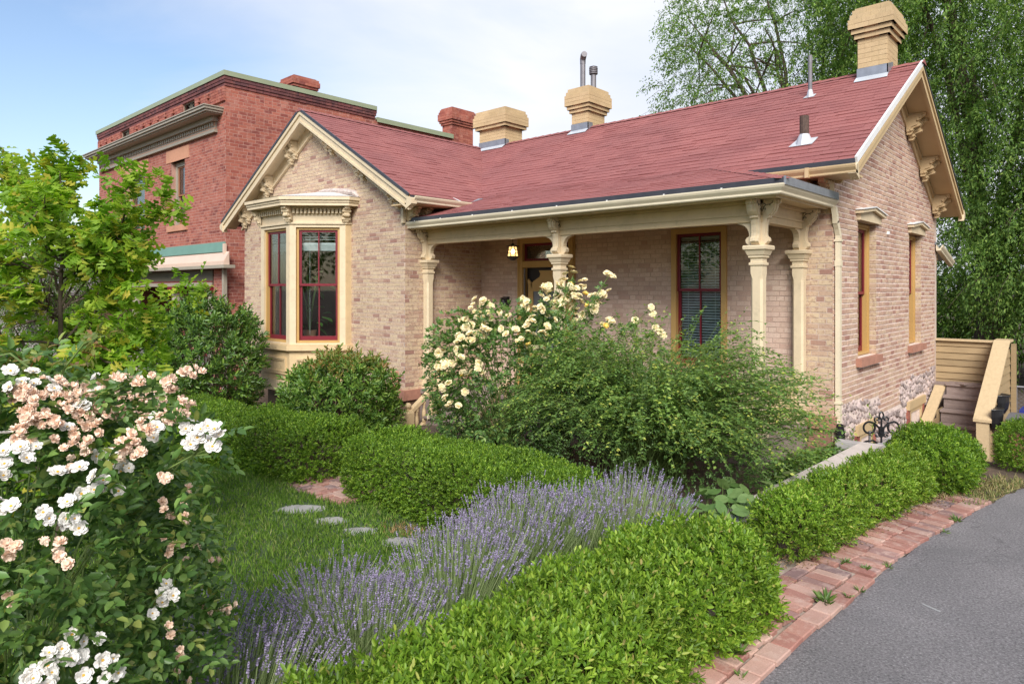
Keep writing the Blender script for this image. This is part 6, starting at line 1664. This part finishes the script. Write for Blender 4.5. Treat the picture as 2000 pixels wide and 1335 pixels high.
for x, y, n, hg, rd, lab in ((-2.80, 4.30, 520, .78, .46, 'tall pale-stalked lavender bush at the far end, against the clipped box hedge'), (-3.25, 3.60, 560, .76, .46, 'lavender bush with dense purple spikes, second from the far end'),
        (-3.10, 2.85, 520, .70, .44, 'lavender bush in the middle of the row, beside the privet hedge'), (-3.35, 2.20, 420, .54, .44, 'lavender bush leaning over the lawn edge, second from the white rose'),
        (-3.65, 1.60, 300, .48, .44, 'sparse greyish lavender bush at the lawn edge beside the white rose'), (-2.95, 1.40, 420, .60, .45, 'lavender bush in the near foreground between white rose and privet hedge'), (-3.9, 2.5, 110, .36, .4, 'thin scattered lavender bush growing into the lawn'), (-3.05, 3.95, 320, .72, .4, 'lavender bush squeezed between the two farthest lavender bushes'), (-3.2, 3.2, 320, .68, .4, 'lavender bush filling the row just past its middle'), (-3.0, 2.2, 320, .58, .4, 'lavender bush close against the privet hedge in the near half of the row'), (-3.4, 1.3, 240, .46, .4, 'low lavender bush at the foot of the white rose')):
    lavender(x, y, n, hg, rd, lab, lean=(.05, .03))

# ------------------------------------------------------------------ grass
def grass():
    n = 120000; x = rng.uniform(-13.5, -3.3, n); y = -1.0 + rng.uniform(0, 1, n) ** .8 * 5.35
    d = x*FWD[0] + y*FWD[1]; s_ = x*RGT[0] + y*RGT[1]; u = 1000 + 1333*s_/d; keep = (d > 2.5) & (u > -60) & (u < 950) & (y < 4.35) & (x < -3.45 + .15*np.sin(y*3))
    for cx, cy, rx in ((-6.16,3.60,.25),(-5.64,3.62,.15),(-5.21,3.64,.165),(-4.72,3.72,.165)): keep &= ((x-cx)*.74 + (y-cy)*.67)**2/rx**2 + ((y-cy)*.74 - (x-cx)*.67)**2/(rx*.6)**2 > rng.uniform(.55, 1.05, n)
    keep &= ~((x > -7.0) & (x < -6.02) & (y > 3.92))
    x, y = x[keep], y[keep]; n = len(x); P = np.stack([x, y, gz_(x, y)], 1)
    dry = np.exp(-(((x + 4.95)/.22)**2 + ((y - 3.93)/.16)**2)) > rng.uniform(0, .9, n)
    tall = 1 + .9*np.exp(-((x + 3.7)/.45)**2)
    for sel, mt, nm, k in ((~dry, GRASSM, 'grass', 1), (dry, leaf_mat('dry_grass', [(0, (.30,.17,.07)), (1, (.46,.30,.14))]), 'dry_grass', .6)):
        p = P[sel]; m_ = len(p); D = norm(np.array((0, 0, 1.)) + rng.normal(0, .42, (m_, 3))); leaf_obj(nm, p, D, rvec(m_), .062*k*rng.uniform(.5, 1.4, m_)*tall[sel], .0052, mt, None, 4, curl=.25, label='mown green lawn grass between hedge and lavender' if nm == 'grass' else 'patch of dry straw-coloured grass by the stepping stone', cat='grass')
grass()

# ------------------------------------------------------------------ small oak on the left
def oak_leaf_mesh():
    half = [(0,0),(.12,.03),(.18,.02),(.22,.15),(.33,.19),(.34,.05),(.45,.05),(.50,.27),(.64,.33),(.63,.08),(.73,.07),(.80,.24),(.91,.21),(.93,.07),(1.0,0)]
    pts = half + [(x, -y) for x, y in half[-2:0:-1]]
    return np.array(pts)
def small_oak():
    tb_ = np.array((-6.05, 1.50, 0.0)); h = thing('young_oak', tb_, 'young oak tree with lobed yellow-green leaves at the left edge', 'tree')
    m = MB(); m.tube([tb_ + (0,0,-.1), tb_ + (.01,0,.8), tb_ + (.0,.02,1.5), tb_ + (.03,.0,2.1), tb_ + (0,.03,2.7), tb_ + (.02,0,3.1)], [.028,.024,.020,.016,.011,.005], 8)
    m.build('trunk', BARK, h, smooth=True)
    paths = []; tips = []
    for i in range(36):
        z0 = rng.uniform(.75, 2.75); a = rng.uniform(0, 2*PI); L = rng.uniform(.36, .68) * (1.15 - .26*abs(z0 - 1.55)); d = norm(np.array((math.cos(a), math.sin(a), rng.uniform(.1, .6))))
        p0 = tb_ + (0, 0, z0); p = [p0]; 
        for k in range(6): d = norm(d + rng.normal(0, .16, 3) + (0, 0, .03 - .02*k)); p.append(p[-1] + d*L/6)
        p = np.array(p); paths.append(p)
        for k in range(2, 7):
            tips.append((p[k], d))
            for s_ in range(2):
                dd = norm(d + rng.normal(0, .6, 3)); ln = rng.uniform(.14, .32); q = np.array([p[k], p[k] + dd*ln*.5, p[k] + dd*ln + (0, 0, .02)]); paths.append(q); tips += [(q[1], dd), (q[2], dd), (q[2], dd)]
    # named limbs reaching to the right as in the photograph
    for (u, v, dd_, z0) in ((365, 575, 5.3, 1.3), (270, 345, 5.2, 2.2), (265, 510, 5.2, 1.7), (325, 400, 5.3, 2.0), (300, 730, 5.2, .9), (270, 650, 5.2, 1.2), (20, 330, 5.2, 2.4), (100, 350, 5.2, 2.5), (140, 330, 5.3, 2.5), (40, 400, 5.0, 2.2), (250, 600, 5.0, 1.2), (200, 430, 5.0, 2.0)):
        e = CAMP + pray(u, v)*dd_; p0 = tb_ + (0, 0, z0); t = np.linspace(0, 1, 9)[:, None]; mid = p0*.5 + e*.5 + (0, 0, .12); p = (1-t)**2*p0 + 2*t*(1-t)*mid + t**2*e + rng.normal(0, .012, (9, 3)); paths.append(p); d = norm(e - p0)
        for k in range(3, 9):
            for s_ in range(2):
                dd = norm(d + rng.normal(0, .6, 3)); ln = rng.uniform(.08, .2); tips += [(p[k], d), (p[k] + dd*ln, dd), (p[k] + dd*ln, dd)]
    twigs_obj('branches', paths, .010, .002, BARK, h, 5)
    B, D, N = [], [], []
    for p, d in tips:
        for k in range(4):
            dd = norm(d + rng.normal(0, .8, 3)); B.append(p + rng.normal(0, .025, 3)); D.append(dd); N.append(np.array((0, 0, 1.)) + rng.normal(0, .5, 3))
    B, D, N = map(np.array, (B, D, N)); n = len(B); D = norm(D); N = norm(N - D*(N*D).sum(1, keepdims=True)); Sd = np.cross(D, N); L = .112*rng.uniform(.6, 1.25, n)
    pts = oak_leaf_mesh(); k = len(pts)
    V = B[:, None] + (D*L[:, None])[:, None]*pts[None, :, :1] + (Sd*L[:, None])[:, None]*pts[None, :, 1:]*1.15 + (N*L[:, None])[:, None]*(np.abs(pts[None, :, 1:])*.3 - .22*pts[None, :, :1]**2)
    half = k // 2 + 1
    F = []
    base = np.arange(n)[:, None]*k
    tri = []
    for i in range(1, half - 1):
        lo_, hi_ = i, k - i
        nxt, nhi = i + 1, k - i - 1
        if nxt == half - 1: tri.append([lo_, nxt, hi_])
        else: tri += [[lo_, nxt, hi_], [nxt, nhi, hi_]]
    tri = [[0, 1, k - 1]] + tri
    F = np.concatenate([base + t_ for t_ in tri])
    o = bpy.data.objects.new('foliage', meshdata('foliage', V.reshape(-1, 3) - wloc(h), F, OAK)); link(o, h); o['kind'] = 'stuff'
small_oak()

# ------------------------------------------------------------------ tall trees behind the house
def tall_tree(base, crowns, nspray, label, seed, trunk_r=.5, fork=4.0, limbs=26, lean=(0, 0), droop=1.0, gap=.5):
    base = np.array(base, float); h = thing('elm_tree', base, label, 'tree', None)
    r_ = np.random.default_rng(seed); fk = base + (lean[0], lean[1], fork)
    m = MB(); m.tube([base + (0,0,-.3), base + (.05,0,fork*.35), base*.4 + fk*.6 + (.1,0,0), fk], [trunk_r*1.15, trunk_r, trunk_r*.85, trunk_r*.75], 12); m.build('trunk', BARK, h, smooth=True)
    sd_ = [ellip(c, r, .22*min(r)/2, .55, seed) for c, r in crowns]; sdf = lambda p: np.min([s(p) for s in sd_], axis=0)
    lo = np.min([np.array(c) - np.array(r)*1.25 for c, r in crowns], 0); hi = np.max([np.array(c) + np.array(r)*1.25 for c, r in crowns], 0); lo[2] = max(lo[2], .8)
    P, G, d = scatter(lambda p: np.where(lump(p, 1.15, seed) > gap, 9, sdf(p)), lo, hi, nspray, 3.2, .2)
    ends = P[r_.choice(len(P), limbs, replace=False)]; paths = []; rad = []
    m = MB()
    for e in ends:
        t = np.linspace(0, 1, 11)[:, None]; mid = fk*.45 + e*.55 + (0, 0, np.linalg.norm(e - fk)*.22); p = (1-t)**2*fk + 2*t*(1-t)*mid + t**2*e + r_.normal(0, .10, (11, 3))*t
        m.tube(p, np.linspace(trunk_r*.30, .02, 11), 7, cap=False); paths.append(p)
        for k in range(3):
            j = r_.integers(4, 10); q = p[j]; dirn = norm(r_.normal(size=3) + (0, 0, .3)); ln = r_.uniform(1.2, 3); w = np.linspace(0, 1, 6)[:, None]; pp = q + dirn*ln*w + (0, 0, -.5)*w**2*ln*.5; m.tube(pp, np.linspace(.05, .01, 6), 5, cap=False)
    m.build('limbs', BARK, h, kind='stuff', smooth=True)
    # hanging sprays
    B, D, N = [], [], []; n = len(P); nl = 30
    dirn = norm(G*.7 + r_.normal(0, .55, (n, 3)) + (0, 0, -.15)); ln = r_.uniform(.5, 1.25, n)
    tw = []
    for k in range(nl):
        t = (k + r_.uniform(0, 1, n)) / nl; c = P + dirn*(ln*t)[:, None] + np.array((0, 0, -1.))*(droop*.55*ln*t**1.8)[:, None] + r_.normal(0, .045, (n, 3))
        B.append(c); D.append(norm(dirn*.5 + r_.normal(0, .7, (n, 3)) + (0, 0, -.55*droop))); N.append(r_.normal(0, .6, (n, 3)) + (0, 0, 1))
    B, D, N = map(np.vstack, (B, D, N)); q = len(B)
    leaf_obj('foliage', B, D, N, .115*r_.uniform(.6, 1.3, q), .048*r_.uniform(.7, 1.2, q), ELM, h, 4)
    sel = r_.choice(n, min(n, 500), replace=False)
    twigs_obj('twigs', [[P[i], P[i] + dirn[i]*ln[i]*.5 - (0, 0, .08), P[i] + dirn[i]*ln[i] - (0, 0, .5*ln[i])] for i in sel], .012, .004, BARK, h, 3)
tall_tree((-9.0, 26.0, -.5), [((-9.6, 25.5, 11.5), (4.6, 4.6, 5.0)), ((-6.5, 26.5, 12.5), (4.5, 4.5, 5.5)), ((-11.3, 25.0, 9.4), (3.0, 3.2, 3.4))], 3600, 'tall feathery elm tree behind the left part of the cottage ridge', 3, .36, 5.0, 18, gap=.40)
tall_tree((-3.6, 27.0, -1.2), [((-3.0, 26.5, 11.5), (5.5, 5, 6.5)), ((.8, 26.5, 8.5), (5.0, 5, 6.8)), ((-2.2, 24.2, 5.6), (2.6, 2.2, 4.4)), ((-3.9, 28.4, 3.2), (3.2, 2.0, 3.4))], 11500, 'tall dark elm tree with thick trunk beyond the gable end', 5, .50, 4.0, 13, droop=1.3, gap=.85)
tall_tree((-1.2, 25.0, -1.2), [((2.6, 24.5, 7.0), (3.4, 3.4, 5.0)), ((-.3, 25.4, 5.0), (2.4, 2.2, 3.4)), ((-1.5, 24.6, 3.6), (2.2, 1.8, 2.6)), ((1.5, 23.5, 3.2), (2.2, 1.8, 2.4))], 4600, 'dark elm tree with thick trunk at the right edge behind the fence', 8, .42, 4.0, 8, droop=1.4, gap=.9)
hedge((-1.5, 30.5, -.5), ellip((-1.5, 30.5, .9), (6.5, 1.6, 2.4), .35, .9, 2.0), (-9, 28.3, -.4), (6, 32.8, 4.0), 2600, 9, .4, .17, .08, leaf_mat('bright_leaf', [(0, (.06,.12,.012)), (1, (.19,.28,.03))], .5, .35), 'bright yellow-green thicket behind the elm trunks', name='thicket', cat='shrub', d0=.5)
hedge((-24, 36, -1), ellip((-24, 36, 1.5), (9, 2.5, 2.6), .4, .7, 1.0), (-34, 33, -.8), (-14, 39, 4.6), 1500, 8, .5, .22, .11, ELM, 'dark shrub row behind the red brick building', name='shrub_row', cat='shrub', d0=.5)
# street trees and hedge across the road behind the camera: what the window panes mirror
def street_tree(x, y, hgt, r, seed, lab):
    h = thing('street_tree', (x, y, 0), lab, 'tree', 'trees across the street'); r_ = np.random.default_rng(seed)
    m = MB(); m.tube([(x, y, -.2), (x + .1, y, 1.5), (x, y + .1, hgt*.5)], [.28, .22, .12], 9); m.build('trunk', BARK, h)
    s = ellip((x, y, hgt*.58), (r, r, hgt*.46), .4, .8, seed); P, G, d = scatter(s, (x-r-1, y-r-1, .6), (x+r+1, y+r+1, hgt*1.2), 2600, 1.2, .1)
    leaf_obj('foliage', P, norm(G + r_.normal(0, .8, P.shape)), r_.normal(size=P.shape) + (0, 0, 1), .42*r_.uniform(.6, 1.3, len(P)), .22, ELM, h, 4)
for k, (x, y, hgt, r) in enumerate(((-24, -19, 9, 4.5), (-15, -22, 11, 5), (-6, -23, 9.5, 4.6), (3, -24, 12, 5.5), (13, -22, 10, 5), (22, -17, 10, 5))):
    street_tree(x, y, hgt, r, 40 + k, ('broad green tree across the street, farthest towards the red building side', 'tall green tree across the street, second from the red building side', 'round green tree straight across the street, third along', 'tallest green tree across the street behind the camera', 'green tree across the street on the driveway side', 'outermost green tree across the street on the driveway side')[k])
# dark conifer-like tree at the far left
tall_tree((-27.5, 6.4, -1), [((-27.6, 6.4, 2.6), (1.5, 1.5, 2.4))], 420, 'dark green tree behind the young oak at the left edge', 12, .14, 1.4, 12)

# ------------------------------------------------------------------ small plants
def big_leaf_plant():
    h = thing('leafy_plant', (-2.75, 5.15, 0), 'low plant with large round pale green leaves beside the concrete kerb wall', 'plant', None)
    m = MB(); stalk = []
    spots = [(1365,985),(1385,1000),(1400,985),(1415,1005),(1430,990),(1450,1000),(1440,980),(1470,990),(1380,970),(1420,950),(1435,945),(1425,965),(1450,965),(1460,978),(1345,990),(1395,970),(1535,930),(1555,945),(1520,955),(1570,935),(1510,940)]
    lm = leaf_mat('round_leaf', [(0, (.10,.19,.05)), (1, (.20,.29,.10))], .45, .3)
    um_ = None; V0 = [(0, 0, -.015)] + [(math.cos(t)*(1 - .25*math.exp(-((t - PI)/.3)**2)), math.sin(t), .05*math.cos(3*t)) for t in np.linspace(0, 2*PI, 13)[:-1]]
    me = meshdata('leaf', V0, [(0, i + 1, (i + 1) % 12 + 1) for i in range(12)], lm)
    for u, v in spots*3:
        u += random.uniform(-16, 16); v += random.uniform(-12, 10); z = .20 + random.uniform(0, .22); t = (2.2 - z)/((v - 565)/1333); p = CAMP + pray(u, v)*t
        o = bpy.data.objects.new('leaf', me); o.location = p - wloc(h); R = random.uniform(.055, .085); o.scale = (R, R*.95, R); o.rotation_euler = (random.gauss(.25, .3), random.gauss(.1, .3), random.uniform(0, 6)); link(o, h); stalk.append([p*(1, 1, 0) + rng.normal(0, .03, 3)*(1, 1, 0), p*(1, 1, .6), p])
    twigs_obj('stalks', stalk, .004, .003, STEM, h, 5)
big_leaf_plant()
WEED = leaf_mat('weed_leaf', [(0, (.06,.12,.025)), (1, (.15,.22,.05))])
for i, (u, v, R, n, lab) in enumerate(((1612,1178,.11,34,'largest green weed tuft growing in the brick edging'), (1650,1100,.06,20,'small weed tuft where the edging brick rows change'), (1690,1112,.05,18,'weed sprig between edging bricks near the asphalt'), (1655,1168,.05,16,'low weed spreading from a brick joint to the asphalt'), (1680,1156,.05,14,'tiny weed at the asphalt edge beside the border bricks'), (1735,1108,.05,16,'weed tuft at the asphalt edge below the low hedge'), (1870,1018,.08,22,'upright weed at the far end of the brick edging'), (1845,1040,.05,14,'weed in the far brick rows by the driveway'), (1440,1280,.10,40,'ground creeper spilling onto the near edging bricks'), (1448,1325,.06,18,'weed at the bottom corner of the brick edging'), (1470,1230,.06,20,'thin yellowish weed under the privet hedge'), (1735,870,.0,0,''))):
    if not n: continue
    t = 2.17/((v - 565)/1333); p = CAMP + pray(u, v)*t; h = thing('weed', (p[0], p[1], .03), lab, 'weed', 'weeds in the brick edging')
    a = rng.uniform(0, 2*PI, n); D = norm(np.stack([np.cos(a), np.sin(a), rng.uniform(.3, 1.6, n)], 1)); leaf_obj('leaves', p*(1, 1, 0) + (0, 0, .025) + D*.012, D, rvec(n) + (0, 0, .8), R*rng.uniform(.5, 1.1, n), R*.22, WEED, h, 6)
# sucker shoots at the iron scroll
h = thing('sapling', (-2.62, 9.35, 0), 'thin upright leafy sapling in front of the iron scroll', 'plant')
for k, (u0, v0, u1, v1, dd) in enumerate(((1712,930,1698,800,9.0), (1672,900,1665,845,9.6), (1800,930,1800,830,8.6), (1770,940,1765,840,8.4))):
    a_, b_2 = CAMP + pray(u0, v0)*dd, CAMP + pray(u1, v1)*dd; w = np.linspace(0, 1, 8)[:, None]; p = a_*(1-w) + b_2*w + rng.normal(0, .008, (8, 3)); 
    if k == 0: paths = []
    paths.append(p); q, dd2, nn = shoots(p[1:], np.tile(norm(b_2 - a_), (7, 1)), 4, .05, 1.2)
    leaf_obj('leaves', q, dd2, nn, .06*rng.uniform(.7, 1.2, len(q)), .022, HEDGE2, h, 6)
twigs_obj('stems', paths, .005, .002, STEM, h, 5)
n = 1300; y = rng.uniform(8.1, 9.75, n); x = np.interp(y, [p[0] for p in PL_], [p[1] for p in PL_]) + (np.array([ex(q) for q in y]) - np.interp(y, [p[0] for p in PL_], [p[1] for p in PL_]))*rng.uniform(-.1, 1.05, n)
leaf_obj('dry_weeds', np.stack([x, y, gz_(x, y) + .01], 1), norm(np.array((0, 0, .7)) + rng.normal(0, .6, (n, 3))), rvec(n), .08*rng.uniform(.4, 1.3, n), .008, leaf_mat('dry_weed', [(0, (.13,.20,.05)), (.5, (.25,.24,.09)), (1, (.46,.35,.18))], .7, .25), None, 4, label='dry straw-coloured weeds where the brick edging ends', cat='weeds')
# fallen leaves and bark under the low hedge
n = 1500; y = rng.uniform(5.3, 9.4, n); x = np.interp(y, [p[0] for p in PL_], [p[1] for p in PL_]) + rng.normal(-.02, .09, n)
leaf_obj('leaf_litter', np.stack([x, y, np.full(n, .05)], 1), rvec(n)*(1, 1, .25), np.tile((0, 0, 1.), (n, 1)) + rng.normal(0, .4, (n, 3)), .03*rng.uniform(.5, 1.3, n), .014, leaf_mat('dry_leaf', [(0, (.13,.07,.035)), (.6, (.26,.15,.08)), (1, (.36,.25,.14))], .8, .1), None, 4, label='dry brown leaf litter under the low hedge', cat='leaf litter')
n = 900; y = rng.uniform(1.6, 5.2, n); x = np.interp(y, [p[0] for p in PL_], [p[1] for p in PL_]) + .42 + rng.uniform(-.45, .5, n)*.25 - .3
leaf_obj('dry_debris', np.stack([x, y, np.full(n, .045)], 1), rvec(n)*(1, 1, .2), np.tile((0, 0, 1.), (n, 1)), .018*rng.uniform(.5, 1.3, n), .007, plain('straw_debris', (.34,.24,.13), .9, .3, 20, 0, per=.3), None, 4, label='dry straw debris between hedge and edging bricks', cat='debris')
# ivy ground cover by the pier
n = 2600; a = rng.uniform(0, 2*PI, n); r = np.sqrt(rng.uniform(0, 1, n)); P = np.stack([-2.85 + .42*r*np.cos(a), 8.6 + 1.25*r*np.sin(a), rng.uniform(.02, .22, n)*(1 - .5*r)], 1)
leaf_obj('ground_ivy', P, rvec(n)*(1, 1, .5), np.tile((0, 0, 1.), (n, 1)) + rng.normal(0, .5, (n, 3)), .05*rng.uniform(.6, 1.2, n), .036, LAUREL, None, 6, label='dark green ground ivy at the foot of the sandstone pier', cat='ivy')
